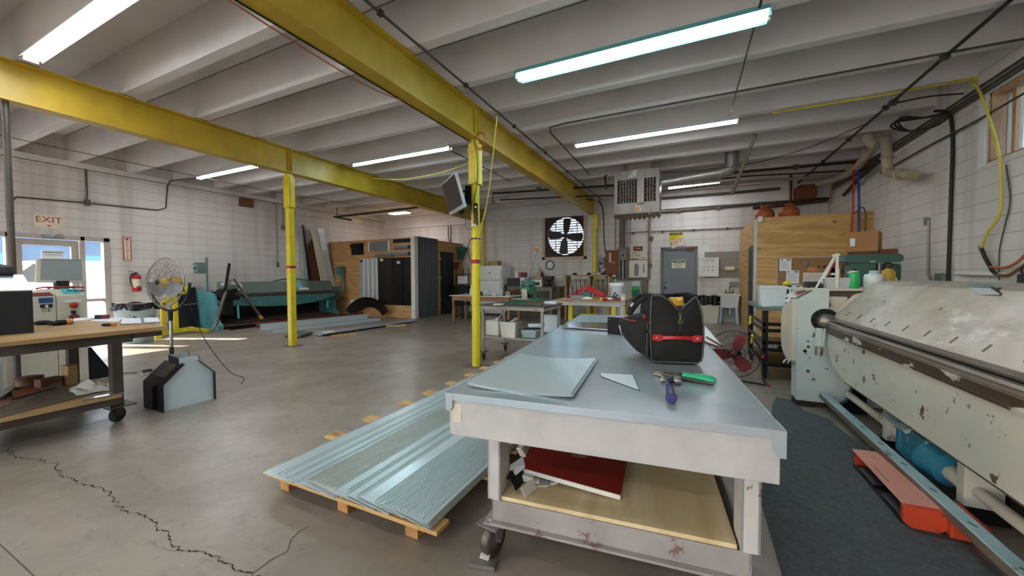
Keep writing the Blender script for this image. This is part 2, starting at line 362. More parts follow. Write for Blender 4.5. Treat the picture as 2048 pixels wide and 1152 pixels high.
        o = bpy.data.objects.new(name, me); COL.objects.link(o)
        if parent is not None: o.parent = parent
        else: o.location = org; INV[o.name] = Matrix.Translation(-org)
        if bevel:
            md = o.modifiers.new('bevel', 'BEVEL'); md.width = bevel; md.segments = seg; md.limit_method = 'ANGLE'; md.angle_limit = R(40)
        return o

INV = {}
def root_of(o):
    while o.parent is not None: o = o.parent
    return o
def thing(name, label, cat, loc=(0, 0, 0), rz=0, group=None):
    o = bpy.data.objects.new(name, None); COL.objects.link(o)
    o.empty_display_size = .1
    o.location = loc; o.rotation_euler = (0, 0, rz); o['label'] = label; o['category'] = cat; o['kind'] = 'thing'
    if group: o['group'] = group
    INV[o.name] = (Matrix.Translation(loc) @ Matrix.Rotation(rz, 4, 'Z')).inverted()
    return o
def tag(o, label, cat, group=None, kind='thing'):
    o['label'] = label; o['category'] = cat; o['kind'] = kind
    if group: o['group'] = group
    return o
def struct(mb, name, mats, parent=None, bevel=0):
    o = mb.build(name, mats, parent, bevel=bevel)
    if parent is None: o['kind'] = 'structure'
    return o
def relabel(o, label, group=None):
    o['label'] = label
    if group: o['group'] = group
def dup(root, loc, rz, label, group=None):
    r = root.copy(); COL.objects.link(r); r.location = loc; r.rotation_euler = (0, 0, rz); relabel(r, label, group)
    for ch in list(root.children):
        c = ch.copy(); COL.objects.link(c); c.parent = r
        for g in ch.children:
            d = g.copy(); COL.objects.link(d); d.parent = c
    return r
def text_mesh(txt, size, ext=.001):
    cu = bpy.data.curves.new('lettering', 'FONT'); cu.body = txt; cu.size = size; cu.extrude = ext; cu.align_x = 'CENTER'; cu.align_y = 'CENTER'
    o = bpy.data.objects.new('lettering', cu); COL.objects.link(o)
    dg = bpy.context.evaluated_depsgraph_get(); me = bpy.data.meshes.new_from_object(o.evaluated_get(dg))
    bpy.data.objects.remove(o); bpy.data.curves.remove(cu)
    return me
def text(txt, size, c, facing, mat, parent, bold=1, tilt=0, sx=1, name='lettering'):
    """lettering standing on a face: facing = '-y' (towards the camera side) or '+x' (on the left wall) or '-x'"""
    me = text_mesh(txt, size)
    X = {'-y': Vector((1, 0, 0)), '+x': Vector((0, 1, 0)), '-x': Vector((0, -1, 0))}[facing]; Z = Vector((0, 0, 1))
    if tilt: X, Z = X*math.cos(tilt)+Z*math.sin(tilt), Z*math.cos(tilt)-X*math.sin(tilt)
    Y = Z.cross(X)  # out of the wall is -Y
    c = Vector(c); mb = MB(); mb.v = [c+X*p.co.x*sx+Z*p.co.y-Y*p.co.z for p in me.vertices]
    for p in me.polygons: mb.f.append(list(p.vertices)); mb.m.append(0); mb.s.append(False)
    bpy.data.meshes.remove(me)
    return mb.build(name, mat, parent)

# ================================================================ SETTING
XL, XR, YB, YF = -12.4, 3.35, 12.95, -5.0
# floor with its saw-cut joints and the long crack
f = MB().box(XL-.25, XR+.2, YF-.2, YB+.25, -.12, 0)
def strip(pts, ws, mi):
    pts = [Vector(p) for p in pts]
    for i in range(len(pts)-1):
        a, b = pts[i], pts[i+1]; d = (b-a); n = Vector((-d.y, d.x, 0)).normalized(); w0 = ws[i % len(ws)]/2; w1 = ws[(i+1) % len(ws)]/2
        z = Vector((0, 0, .0012))
        f.add([a-n*w0+z, b-n*w1+z, b+n*w1+z, a+n*w0+z], [(0, 1, 2, 3)], mi)
crack = [(-5.042,0.991,0.000), (-4.789,0.966,0.000), (-4.653,1.002,0.000), (-4.466,1.045,0.000), (-4.132,1.027,0.000), (-4.004,1.011,0.000), (-3.897,1.025,0.000), (-3.718,1.031,0.000), (-3.531,1.064,0.000), (-3.332,1.050,0.000), (-3.247,1.024,0.000), (-3.055,1.014,0.000), (-2.908,1.035,-0.000), (-2.795,1.038,0.000), (-2.675,1.013,0.000), (-2.563,1.020,0.000), (-2.485,0.997,0.000), (-2.346,0.984,0.000), (-2.277,1.009,0.000), (-2.194,1.029,0.000), (-2.075,1.029,0.000), (-2.001,1.038,0.000), (-1.948,1.018,0.000), (-1.857,1.048,0.000), (-1.738,1.030,0.000), (-1.408,0.967,0.000)]
cp = []
for a, b in zip(crack, crack[1:]):
    a, b = Vector(a), Vector(b); cp.append(a); n = Vector((-(b-a).y, (b-a).x, 0))
    for q in (.16, .33, .5, .66, .83): cp.append(a.lerp(b, q)+n*random.uniform(-.11, .11))
strip(cp, [.006, .009, .004, .011, .007, .004, .003], 1)
br = [(-1.857,1.048,0.000), (-1.865,1.145,0.000), (-1.847,1.210,0.000), (-1.912,1.272,0.000), (-1.935,1.340,0.000), (-1.923,1.392,0.000)]
strip(br, [.004, .006, .003], 1)
strip([(-5.2, -5, 0), (-5.2, 12.9, 0)], [.006], 2); strip([(-12.4, 5.15, 0), (-3.2, 6.4, 0)], [.0], 2)
strip([(-12.4, 5.3, 0), (3.3, 5.3, 0)], [.006], 2); strip([(-12.4, .6, 0), (3.3, .6, 0)], [.006], 2); strip([(-12.4, 9.9, 0), (3.3, 9.9, 0)], [.006], 2)
struct(f, 'floor', ['concrete', 'crack', 'joint'])
g = MB().box(-90, XL-.25, -60, 80, -.25, -.08).box(XL-.25, 60, -60, YF-.25, -.25, -.08).box(XL-.25, 60, YB+.25, 80, -.25, -.08).box(XR+.25, 60, YF-.25, YB+.25, -.25, -.08); struct(g, 'ground', 'asphalt')

def wall(name, axis, c0, c1, a0, a1, z1, holes, mat):
    """wall slab with rectangular holes (a0,a1,z0,z1) along its length"""
    mb = MB(); cuts = sorted({a0, a1, *[h[0] for h in holes], *[h[1] for h in holes]})
    for s, e in zip(cuts, cuts[1:]):
        hs = [h for h in holes if h[0] <= s and h[1] >= e]
        zs = [(0, z1)]
        for h in hs:
            zs = [q for z in zs for q in ((z[0], min(z[1], h[2])), (max(z[0], h[3]), z[1])) if q[1]-q[0] > 1e-6]
        for zz in zs:
            if axis == 'y': mb.box(c0, c1, s, e, zz[0], zz[1])
            else: mb.box(s, e, c0, c1, zz[0], zz[1])
    o = mb.build(name, mat); o['kind'] = 'structure'
    return o
wall('wall_left', 'y', XL-.25, XL, YF-.2, YB+.25, 4.6, [(1.62, 4.0, 0, 2.33)], 'block_y')
wall('wall_back', 'x', YB, YB+.25, XL, XR, 4.6, [(-4.86, -3.3, 2.05, 3.62), (-.86, .18, 0, 2.3)], 'block_x')
wall('wall_right', 'y', XR, XR+.25, YF-.2, YB+.25, 4.6, [(4.75, 6.9, 2.8, 3.66)], 'block_y')
wall('wall_front', 'x', YF-.25, YF, XL, XR, 4.6, [(-10.6, -6.6, 0, 3.4), (-3.6, 0.4, 0, 3.4)], 'block_x')  # both openings are unseen, added to let daylight in from behind
# precast ceiling: slab with tapered stems every .91 m
c = MB().box(XL-.25, XR+.25, YF-.25, YB+.25, 4.52, 4.7)
near = [-4.8, -3.88, -2.96, -2.04, -1.12, -.2, .7, 1.61, 2.5, 3.4, 4.34, 5.24, 6.2, 7.09, 8.0, 8.95, 9.88, 10.8, 11.72, 12.6]
for y in near:
    c.prism([(y+.01, 3.975), (y+.135, 3.975), (y+.175, 4.525), (y-.03, 4.525)], 'x', XL, XR)
    if y > 3: c.prism([(y-.034, 4.515), (y-.022, 4.515), (y-.022, 4.5255), (y-.034, 4.5255)], 'x', XL, XR, 1)
for y in (12.86,): c.box(XL, XR, y, YB, 3.5, 4.0)
struct(c, 'ceiling', ['ceiling_paint', 'crack'])
struct(MB().box(XL, XL+.06, YF, YB, 3.86, 3.975), 'trim_1', 'ceiling_paint')

# steel beams and posts (yellow)
def beam(x, label):
    mb = MB()
    mb.prism([(x-.1, 3.48), (x+.1, 3.48), (x+.1, 3.497), (x+.012, 3.505), (x+.012, 3.935), (x+.1, 3.943), (x+.1, 3.96), (x-.1, 3.96), (x-.1, 3.943), (x-.012, 3.935), (x-.012, 3.505), (x-.1, 3.497)], 'y', YF, 12.86)
    t = tag(mb.build('steel_beam', 'yellow_paint'), label, 'beam', 'yellow roof beams')
    p = MB()
    for y in near:
        p.box(x-.09, x+.09, y-.02, y+.16, 3.96, 3.976)
    p.build('bearing_pad', 'brown_grey', t)
    return t
bB = beam(-3.0, 'yellow steel roof beam carried by the post with the television')
bA = beam(-7.3, 'yellow steel roof beam carried by the slim post without a television')
def stiff(x, y, t):
    mb = MB()
    for s in (-1, 1): mb.box(x+.03*s-.008, x+.03*s+.008, y-.05, y+.07, 3.5, 3.94); mb.box(x+s*.015, x+s*.085, y-.006, y+.006, 3.505, 3.94)
    mb.build('stiffener', 'yellow_paint', t)
stiff(-3.0, 5.03, bB); stiff(-7.3, 5.0, bA)
def post(x, y, label, square, z0=0, band=True, sleeve=(2.80, 3.41)):
    t = thing('steel_post', label, 'post', (x, y, z0), 0, 'yellow steel posts')
    s = MB()
    if square: s.box(x-.058, x+.058, y-.058, y+.058, z0+.012, 3.48)
    else: s.cyl((x, y, z0+.012), (x, y, 3.48), .066, n=20)
    s.build('shaft', 'bright_yellow', t, bevel=.006 if square else 0)
    b = MB().box(x-.17, x+.17, y-.13, y+.13, z0, z0+.014); b.build('base_plate', 'brown_grey', t)
    if sleeve:
        k = MB(); a, e = sleeve
        k.box(x+.062, x+.1, y-.05, y+.05, a, e); k.box(x-.075, x+.1, y-.075, y-.06, a+.02, e)
        k.box(x-.08, x+.085, y-.085, y+.08, a, a+.035); k.box(x-.08, x+.085, y-.085, y+.08, e-.12, e-.085)
        for z in (a+.1, a+.25, a+.4): k.cyl((x+.02, y-.08, z), (x+.02, y-.092, z), .012, n=8)
        k.build('sleeve', 'bright_yellow', t, bevel=.004)
    if band:
        r = MB()
        if square: r.box(x-.061, x+.061, y-.061, y+.061, 1.58, 1.63)
        else: r.cyl((x, y, 1.60), (x, y, 1.66), .0685, n=20)
        r.build('tape_band', 'red_tape', t)
    return t
pN = post(-3.0, 5.03, 'round yellow post with a red tape band holding the television arm', False)
pL = post(-7.32, 5.0, 'square yellow post with a red tape band standing free in the open floor', True)
post(-2.93, 12.72, 'yellow post against the back wall beside the wall exhaust fan', False, 0, False, (2.95, 3.45))
post(-7.25, 12.72, 'yellow post against the back wall behind the refrigerator', False, 0, False, None)

# ---- door_1: glazed exit door with sidelights in the left wall
d = thing('door_1', 'glazed exit door with grey metal frame and two sidelights', 'door', (XL, 2.8, 0)); d['kind'] = 'structure'; del d['label'], d['category']
fr = MB(); x0, x1 = XL-.14, XL+.02
for a, b in ((1.62, 1.7), (2.5, 2.6), (3.53, 3.6), (3.9, 4.0)): fr.box(x0, x1, a, b, 0, 2.33)
fr.box(x0, x1, 1.62, 4.0, 2.24, 2.33); fr.box(x0, x1, 1.62, 2.5, 0, .14); fr.box(x0, x1, 3.6, 4.0, 0, .14); fr.box(x0, x1, 3.6, 3.9, .86, .93)
fr.build('door_frame', 'alu_frame', d, bevel=.004)
lf = MB(); x0, x1 = XL-.1, XL-.04
lf.box(x0, x1, 2.61, 2.72, .02, 2.22); lf.box(x0, x1, 3.4, 3.52, .02, 2.22); lf.box(x0, x1, 2.72, 3.4, 2.1, 2.22); lf.box(x0, x1, 2.72, 3.4, .02, .32)
lf.build('door_leaf', 'alu_frame', d, bevel=.004)
MB().box(XL-.075, XL-.067, 2.72, 3.4, .32, 2.1).build('glass_pane', 'glass', d)
MB().box(XL-.075, XL-.067, 3.6, 3.9, .14, 2.24).build('glass_pane', 'glass', d)
MB().box(XL-.075, XL-.067, 1.7, 2.5, .14, 2.24).build('glass_pane', 'glass', d)
cl = MB().box(XL+.0, XL+.06, 2.98, 3.28, 2.26, 2.32); cl.bar((XL+.03, 3.1, 2.3), (XL+.22, 3.2, 2.345), .02, .012); cl.bar((XL+.22, 3.2, 2.345), (XL+.02, 3.3, 2.36), .02, .012); cl.build('door_closer', 'chrome', d)
MB().cyl((XL-.0, 2.75, 1.02), (XL+.0, 3.38, 1.02), .018).build('push_bar', 'alu_frame', d)
st = MB().box(XL-.066, XL-.062, 2.98, 3.3, 1.78, 2.0); st.build('window_sticker', 'paper', d)
MB().box(XL-.0615, XL-.0605, 3.0, 3.28, 1.95, 1.965).box(XL-.0615, XL-.0605, 3.03, 3.26, 1.9, 1.91).build('sticker_lines', 'ink', d)

# ---- door_2: grey steel door in the back wall
d2 = thing('door_2', 'grey steel door', 'door', (-.34, YB, 0)); d2['kind'] = 'structure'; del d2['label'], d2['category']
fr = MB(); fr.box(-.86, -.8, YB-.04, YB+.15, 0, 2.3).box(.12, .18, YB-.04, YB+.15, 0, 2.3).box(-.86, .18, YB-.04, YB+.15, 2.23, 2.3); fr.build('door_frame', 'door_frame_grey', d2, bevel=.004)
MB().box(-.8, .12, YB+.01, YB+.06, .01, 2.23).build('door_leaf', 'door_grey', d2, bevel=.004)
MB().cyl((-.73, YB+.01, 1.02), (-.73, YB-.05, 1.02), .03).ball((-.73, YB-.07, 1.02), .035).build('door_knob', 'dark_steel', d2)
MB().cyl((-.73, YB+.01, 1.18), (-.73, YB-.015, 1.18), .028).build('deadbolt', 'dark_steel', d2)
k = MB().box(-.1, .14, YB-.06, YB-.03, 2.24, 2.29); k.bar((.05, YB-.045, 2.2), (-.15, YB-.09, 2.18), .02, .015); k.build('door_closer', 'brown_leather', d2)
for z in (.3, 1.15, 2.0): MB().cyl((.125, YB-.01, z-.05), (.125, YB-.01, z+.05), .012, n=8).build('hinge', 'dark_steel', d2)

# ---- window_1: high window in the right wall
w = thing('window_1', 'window', 'window', (XR, 5.9, 2.8)); w['kind'] = 'structure'; del w['label'], w['category']
fr = MB(); a0, a1, z0, z1 = 4.75, 6.9, 2.8, 3.66
fr.box(XR+.02, XR+.24, a1-.04, a1, z0, z1).box(XR+.02, XR+.24, a0, a0+.04, z0, z1).box(XR+.02, XR+.24, a0, a1, z1-.04, z1).box(XR+.02, XR+.24, a0, a1, z0, z0+.03)
fr.box(XR+.12, XR+.2, 6.66, 6.72, z0+.03, z1-.04); fr.box(XR+.12, XR+.2, 5.75, 5.8, z0+.03, z1-.04)
fr.build('window_frame', 'window_wood', w, bevel=.003)
MB().box(XR+.15, XR+.158, a0+.04, a1-.04, z0+.03, z1-.04).build('pane', 'window_sheet', w)
MB().box(XR-.02, XR-.0005, a1-.005, a1+.1, z0-.04, z1+.05).box(XR-.02, XR-.0005, a0-.1, a1-.005, z1, z1+.05).build('window_trim', 'white_paint', w)

# ---- exhaust fan set in the back wall
t = thing('exhaust_fan', 'large square wall exhaust fan with four dark blades in front of louvres', 'exhaust fan', (-4.06, YB, 2.84))
fr = MB(); X0, X1, Z0, Z1 = -4.89, -3.26, 2.0, 3.7
fr.box(X0, X0+.1, YB-.05, YB, Z0, Z1).box(X1-.1, X1, YB-.05, YB, Z0, Z1).box(X0, X1, YB-.05, YB, Z1-.1, Z1).box(X0, X1, YB-.05, YB, Z0, Z0+.09)
fr.build('wood_surround', 'tan_wood_trim', t, bevel=.004)
cx, cz, rad = -4.05, 2.83, .665
og = MB(); n = 48; inner = []; outer = []
for i in range(n):
    a = 2*PI*i/n; ca, sa = math.cos(a), math.sin(a); k = .78/max(abs(ca), abs(sa))
    inner.append((cx+ca*rad, cz+sa*rad)); outer.append((cx+ca*k*.96, cz+sa*k*1.0))
vs = [(p[0], YB+.02, p[1]) for p in outer]+[(p[0], YB+.05, p[1]) for p in inner]+[(p[0], YB+.17, p[1]) for p in inner]
og.add(vs, [(i, (i+1) % n, n+(i+1) % n, n+i) for i in range(n)]+[(n+i, n+(i+1) % n, 2*n+(i+1) % n, 2*n+i) for i in range(n)], 0, False)
og.build('orifice_plate', 'fan_brown', t)
lv = MB(); z = 2.1
while z < 3.6:
    lv.prism([(YB+.205, z), (YB+.245, z+.055), (YB+.238, z+.06), (YB+.198, z+.005)], 'x', -4.86, -3.3); z += .088
for x in (-4.45, -3.65): lv.box(x-.02, x+.02, YB+.18, YB+.2, 2.05, 3.62)
lv.build('louvre_bank', 'louver', t)
gb = MB()
for a in (45, 135): 
    q = Vector((math.cos(R(a)), 0, math.sin(R(a))))*.82; cc = Vector((cx, YB+.13, cz)); gb.cyl(cc-q, cc+q, .01, n=6)
gb.cyl((cx, YB+.0, cz), (cx, YB+.15, cz), .07); gb.ring((cx, YB+.13, cz), .3, .008, (0, 1, 0))
gb.build('motor_bracket', 'fan_brown', t)
for q in range(4):
    b = MB(); a = R(84+90*q); u = Vector((math.cos(a), 0, math.sin(a))); v = Vector((-math.sin(a), 0, math.cos(a)))
    c0 = Vector((cx, YB+.06, cz))
    pts = [c0+u*r+v*w+Vector((0, y, 0)) for r, w, y in ((.05, -.04, 0), (.2, -.13, -.02), (.6, -.165, -.035), (.64, -.06, 0), (.64, .08, .03), (.58, .15, .04), (.2, .1, .02), (.05, .04, 0))]
    b.plate(pts, (0, .006, 0)); b.build('blade', 'fan_blade', t)

# ================================================================ OUTSIDE (through the glazed door)
tr = thing('parked_truck', 'white work truck parked outside beyond the glazed exit door', 'truck', (-19.5, 3.9, -.08), 0)
b = MB().prism([(2.4, .35), (2.4, 1.15), (3.6, 1.25), (4.2, 1.95), (6.2, 2.0), (6.4, 1.2), (6.4, .35)], 'x', -20.4, -18.6); b.build('cab_body', 'truck_white', tr, bevel=.05)
MB().box(-20.5, -18.5, 6.4, 9.6, .5, 2.6).build('cargo_box', 'truck_white', tr, bevel=.03)
MB().prism([(3.75, 1.28), (4.27, 1.85), (5.1, 1.88), (5.1, 1.28)], 'x', -18.61, -18.58).build('side_window', 'black_plastic', tr)
for y in (3.3, 8.4):
    for x in (-20.4, -18.75): w_ = MB().cyl((x, y, .3), (x+.25, y, .3), .38, n=24); w_.build('wheel', 'rubber', tr)
bl = thing('warehouse', 'pale flat-roofed building across the yard behind the white truck', 'building', (-45, 6, -.08))
MB().box(-52, -44, -30, 26, -.08, 5).build('wall', 'far_building', bl); MB().box(-52.3, -43.7, -30.3, 26.3, 5, 5.4).build('roof', 'truck_white', bl)
for i, y in enumerate((-6, 0, 6, 12)): MB().box(-44, -43.95, y, y+3, .2, 3.2).build('roller_door', 'truck_teal', bl)
vn = thing('parked_van', 'teal van parked outside close to the glazed exit door', 'van', (-16.6, .6, -.08))
b = MB().prism([(-1.6, .3), (-1.6, 1.0), (-1.2, 1.1), (-.6, 1.85), (2.4, 1.9), (2.6, 1.2), (2.6, .3)], 'x', -17.5, -15.8); b.build('body', 'truck_teal', vn, bevel=.06)
MB().prism([(-.95, 1.15), (-.5, 1.75), (.5, 1.78), (.5, 1.15)], 'x', -15.81, -15.78).build('side_window', 'black_plastic', vn)
for y in (-.8, 1.8):
    for x in (-17.5, -16.02): MB().cyl((x, y, .24), (x+.22, y, .24), .32, n=24).build('wheel', 'rubber', vn)

# ================================================================ LARGE WORK TABLE (rotated a little against the room)
TZ = .84; TR = R(5.61); TO = Vector((-1.061, 1.497, 0))
Tm = Matrix.Translation(TO) @ Matrix.Rotation(TR, 4, 'Z')
def TL(x, y, z=0): return Tm @ Vector((x, y, z))
t = thing('work_table', 'large layout table with a galvanised metal top, nearest to the viewer', 'table', TO, TR)
b = MB().box(0, 1.38, 0, 2.44, .826, .84)
b.box(-.003, 1.383, -.004, 0, .806, .841); b.box(-.004, 0, 0, 2.44, .806, .841); b.box(1.38, 1.384, 0, 2.44, .806, .841)
b.prism([(0, .84), (.035, .84), (.035, .775), (.02, .755), (0, .755)], 'y', -.006, -.003); b.prism([(0, .84), (.11, .84), (.11, .76), (.02, .74), (0, .755)], 'x', -.007, -.004)
b.prism([(1.345, .84), (1.384, .84), (1.384, .74), (1.36, .74), (1.345, .765)], 'y', -.006, -.003); b.prism([(0, .84), (.11, .84), (.1, .765), (0, .735)], 'x', 1.384, 1.387)
b.build('tabletop', 'galv_top', t, True, bevel=.003)
a = MB().box(.012, 1.37, .006, .045, .635, .825); a.box(.012, .05, .045, 2.43, .635, .825).box(1.33, 1.37, .045, 2.43, .635, .825).box(.012, 1.37, 2.4, 2.435, .635, .825)
a.build('apron', 'apron_white', t, True, bevel=.004)
MB().box(.03, .075, .0045, .006, .70, .79).build('paper_remnant', 'tan_wall_paint', t, True)
lx0, lx1 = .165, 1.27
for x in (lx0, lx1):
    for y in (.11, 2.2):
        l = MB().box(x, x+.07, y, y+.012, .29, .64).box(x, x+.012, y, y+.13, .29, .64).box(x+.058, x+.07, y, y+.13, .29, .64).box(x, x+.07, y+.12, y+.132, .29, .64); l.build('leg', 'leg_grey', t, True, bevel=.002)
fr = MB()
for y, s in ((.115, 1), (2.22, -1)):
    fr.box(lx0+.02, lx1+.04, y, y+.012*s, .175, .288); fr.box(lx0+.02, lx1+.04, y, y+.045*s, .175, .187) if s > 0 else fr.box(lx0+.02, lx1+.04, y-.045, y, .175, .187); fr.box(lx0+.02, lx1+.04, min(y, y-.03*s), max(y, y-.03*s), .172, .184)
for x in (lx0+.02, lx1+.03): fr.box(x, x+.012, .115, 2.22, .175, .288); fr.box(x-.02, x+.03, .115, 2.22, .172, .184)
fr.box(lx0-.02, lx0+.1, .09, .2, .166, .174); fr.box(lx1-.02, lx1+.1, .09, .2, .166, .174); fr.box(lx0-.02, lx0+.1, 2.13, 2.24, .166, .174); fr.box(lx1-.02, lx1+.1, 2.13, 2.24, .166, .174)
fr.build('lower_frame', 'frame_grey', t, True, bevel=.002)
MB().box(lx0+.06, lx1-.01, .118, 2.2, .29, .31).build('shelf', 'shelf_ply', t, True, bevel=.002)
def caster(par, x, y, r, zt, name='caster', rz=.5, w=.045, mat='steel', wheelmat='rubber', local=True):
    u = Vector((math.cos(rz), math.sin(rz), 0)); p = Vector((x, y, r))
    y_ = MB(); v = Vector((-u.y, u.x, 0))
    for s in (-1, 1):
        q = p+u*s*(w/2+.006)
        y_.plate([q+v*.022-u*.002, q-v*.022-u*.002, q-v*.04+Vector((0, 0, zt-r))-u*.002, q+v*.04+Vector((0, 0, zt-r))-u*.002], u*.004)
    y_.cbox((x, y, zt-.004), (w+.05, w+.05, .008), rz); y_.cyl(p-u*(w/2+.014), p+u*(w/2+.014), .01, n=8)
    c = y_.build(name, mat, par, local)
    wh = MB().lathe(p-u*w/2, [(0, 0), (r*.45, .0), (r*.5, w*.12), (r*.85, w*.1), (r, w*.25), (r, w*.75), (r*.85, w*.9), (r*.5, w*.88), (r*.45, w), (0, w)], 28, axis=u); wh.build('wheel', wheelmat, c, local)
    return c
for x in (lx0+.02, lx1+.03):
    for y in (.13, 2.19): caster(t, x, y, .083, .168, rz=-.25, w=.07, mat='steel', wheelmat='dark_steel')
MB().cbox((lx0+.005, .035, .012), (.13, .05, .02), .12).bar((lx0+.005, .05, .02), (lx0+.01, .11, .075), .05, .008).build('brake_pedal', 'steel', t, True)

# second table butting against the far end of the first
T2 = TL(0, 2.46)
t = thing('work_table', 'galvanised layout table standing behind the big one, end to end', 'table', TL(0, 2.47), TR)
b = MB().box(0, 1.36, 0, 1.5, .826, .84).box(-.003, 1.363, -.003, 0, .80, .841).box(-.003, 0, 0, 1.5, .8, .841).box(1.36, 1.363, 0, 1.5, .8, .841); b.build('tabletop', 'galv', t, True, bevel=.002)
a = MB().box(.015, 1.345, .01, .045, .66, .825).box(.015, .05, .045, 1.49, .66, .825).box(1.31, 1.345, .045, 1.49, .66, .825).box(.015, 1.345, 1.45, 1.49, .66, .825); a.build('apron', 'apron_white', t, True)
for x in (.32, 1.22):
    for y in (.08, 1.35): MB().box(x, x+.06, y, y+.06, .0, .66).build('leg', 'leg_grey', t, True, bevel=.003)
MB().box(.32, 1.28, .1, 1.4, .28, .3).build('shelf', 'shelf_ply', t, True)
m = MB().plate([(-1.281,3.889,0.862), (-1.197,3.838,0.862), (-0.746,3.831,0.862), (-0.259,3.860,0.862), (-0.297,4.412,0.862), (-0.859,4.411,0.862), (-1.243,4.296,0.862), (-1.276,4.054,0.862)], (0, 0, -.004))
m.plate([(-1.155,4.070,0.858), (-0.362,3.993,0.858), (-0.391,4.312,0.858), (-1.151,4.268,0.858)], (0, 0, -.0175))
tag(m.build('mirror_sheet', 'chrome'), 'polished metal sheet lying across the joint between the two layout tables', 'metal sheet')

# ---- sheets and tools on the big table
def sheet(k, label):
    A, B, C, D = Vector((-1.022,1.619,0.862)), Vector((-1.064,2.372,0.862)), Vector((-0.556,2.461,0.862)), Vector((-0.491,1.656,0.862))
    dz = Vector((.008*k, -.006*k, 0))
    def fn(s, v):
        p = (A.lerp(D, s)).lerp(B.lerp(C, s), v)+dz
        p.z = .8475-.003*k+(2*s-1)**2*.016
        return p
    o = MB().surf(fn, 16, 4, (0, 0, -.0014)).build('metal_sheet', ['sheet_pale'])
    tag(o, label, 'metal sheet', 'curled sheets on the big table')
sheet(0, 'pale grey curled metal sheet on top of the small stack by the table corner')
sheet(1, 'pale grey metal sheet in the middle of the small curled stack')
sheet(2, 'pale grey metal sheet at the bottom of the small curled stack')
m = MB().plate([(-0.472,2.180,0.842), (-0.291,2.220,0.842), (-0.216,1.903,0.842), (-0.442,2.080,0.842)], (0, 0, -.0012), 1).plate([(-0.466,2.166,0.843), (-0.291,2.203,0.843), (-0.222,1.915,0.843), (-0.442,2.093,0.843)], (0, 0, -.0009))
tag(m.build('metal_offcut', ['offcut_white', 'ink']), 'small white wedge-shaped metal offcut beside the hammer', 'metal offcut')
# snips: two blades, pivot plates, sprung handles
t = thing('aviation_snips', 'long-handled tin snips with a green grip on the big table', 'snips', (-.05, 2.2, TZ))
j0, j1, j2, j3 = Vector((-0.192,2.257,0.858)), Vector((-0.127,2.227,0.858)), Vector((-0.031,2.208,0.862)), Vector((0.120,2.161,0.862))
d = (j1-j0).normalized(); s = Vector((-d.y, d.x, 0))
MB().plate([j0, j0+d*.03+s*.022, j1+s*.012, j1-s*.008, j0+d*.02-s*.004], (0, 0, .008)).build('blade', 'steel', t)
MB().plate([j0+Vector((0, 0, -.009)), j0+d*.02-s*.02+Vector((0, 0, -.009)), j1-s*.02+Vector((0, 0, -.009)), j1+s*.004+Vector((0, 0, -.009)), j0+d*.02+s*.004+Vector((0, 0, -.009))], (0, 0, .008)).build('blade', 'steel', t)
p = MB().bar(j1-d*.02+s*.006, j2+s*.02, .016, .012).bar(j1-d*.02-s*.006, j2-s*.014, .016, .012)
for k in (.0, .4, .8): q = j1.lerp(j2, k); p.cyl(q+Vector((0, 0, -.012)), q+Vector((0, 0, .016)), .008, n=10)
p.bar(j1+s*.03, j2+s*.035, .01, .008); p.build('linkage', 'dark_steel', t)
e = (j3-j2)
MB().tube([j2+e*.0+Vector((0, 0, .004)), j2+e*.12+Vector((0, 0, .006)), j2+e*.2+Vector((0, 0, .004)), j2+e*.55+Vector((0, 0, .006)), j2+e*.9+Vector((0, 0, .003)), j2+e*1.0+Vector((0, 0, .002))], [.017, .020, .0175, .021, .022, .014], 14).build('grip', 'green_grip', t)
MB().tube([j2-s*.02-Vector((0, 0, .008)), j2+e*.5-s*.022-Vector((0, 0, .01)), j2+e*.98-s*.014-Vector((0, 0, .01))], .0095, 8).build('lower_handle', 'dark_steel', t)
# ball-pein hammer
t = thing('ball_pein_hammer', 'ball-pein hammer with a navy grip lying on the big table', 'hammer', (-.08, 2.05, TZ))
h0, h1 = Vector((-0.141,2.083,0.862)), Vector((-0.039,2.098,0.862)); d = (h1-h0).normalized(); L = (h1-h0).length
MB().lathe(h0, [(0, 0), (.012, .002), (.017, .01), (.018, .02), (.012, .032)], 18, axis=d).build('ball_pein', 'steel', t)
MB().lathe(h0+d*.03, [(.011, 0), (.013, .01), (.018, .02), (.018, L-.075), (.014, L-.065)], 18, axis=d).build('head', 'navy_paint', t)
MB().lathe(h0+d*(L-.036), [(.014, 0), (.021, .004), (.021, .03), (.018, .036)], 20, axis=d).build('face', 'steel', t)
m0 = h0+d*(L*.42); m1 = Vector((-0.070,1.766,0.866))
MB().tube([m0, m0.lerp(m1, .35)], .0095, 10).build('shank', 'chrome', t)
MB().tube([m0.lerp(m1, .28), m0.lerp(m1, .34), m0.lerp(m1, .6), m0.lerp(m1, .85), m0.lerp(m1, .97), m1], [.011, .0155, .018, .020, .0245, .0215], 16).build('grip', 'navy_grip', t)

# tool bag
BO = Vector((-.232, 2.535, TZ)); BR = R(14)
t = thing('tool_bag', 'black open-mouthed tool bag with a red end handle on the big table', 'tool bag', BO, BR)
W, D = .315, .46
def wallx(z, s):   # how far the side walls bulge at height z
    q = z/.43; return (.004+.012*math.sin(PI*min(1, q*1.1)))*s
fp = [(.012, .04), (.02, .022), (.035, .016), (.285, .016), (.305, .03), (.314, .06), (.318, .16), (.316, .25), (.306, .33), (.285, .405), (.268, .428), (.25, .415), (.215, .38), (.19, .352), (.178, .345), (.16, .355), (.12, .40), (.075, .432), (.03, .438), (.01, .43), (.006, .33), (.004, .2)]
def front_y(x, z): return -.012*math.sin(PI*max(0, min(1, x/W)))*math.sin(PI*max(0, min(1, z/.4)))
f_ = MB()
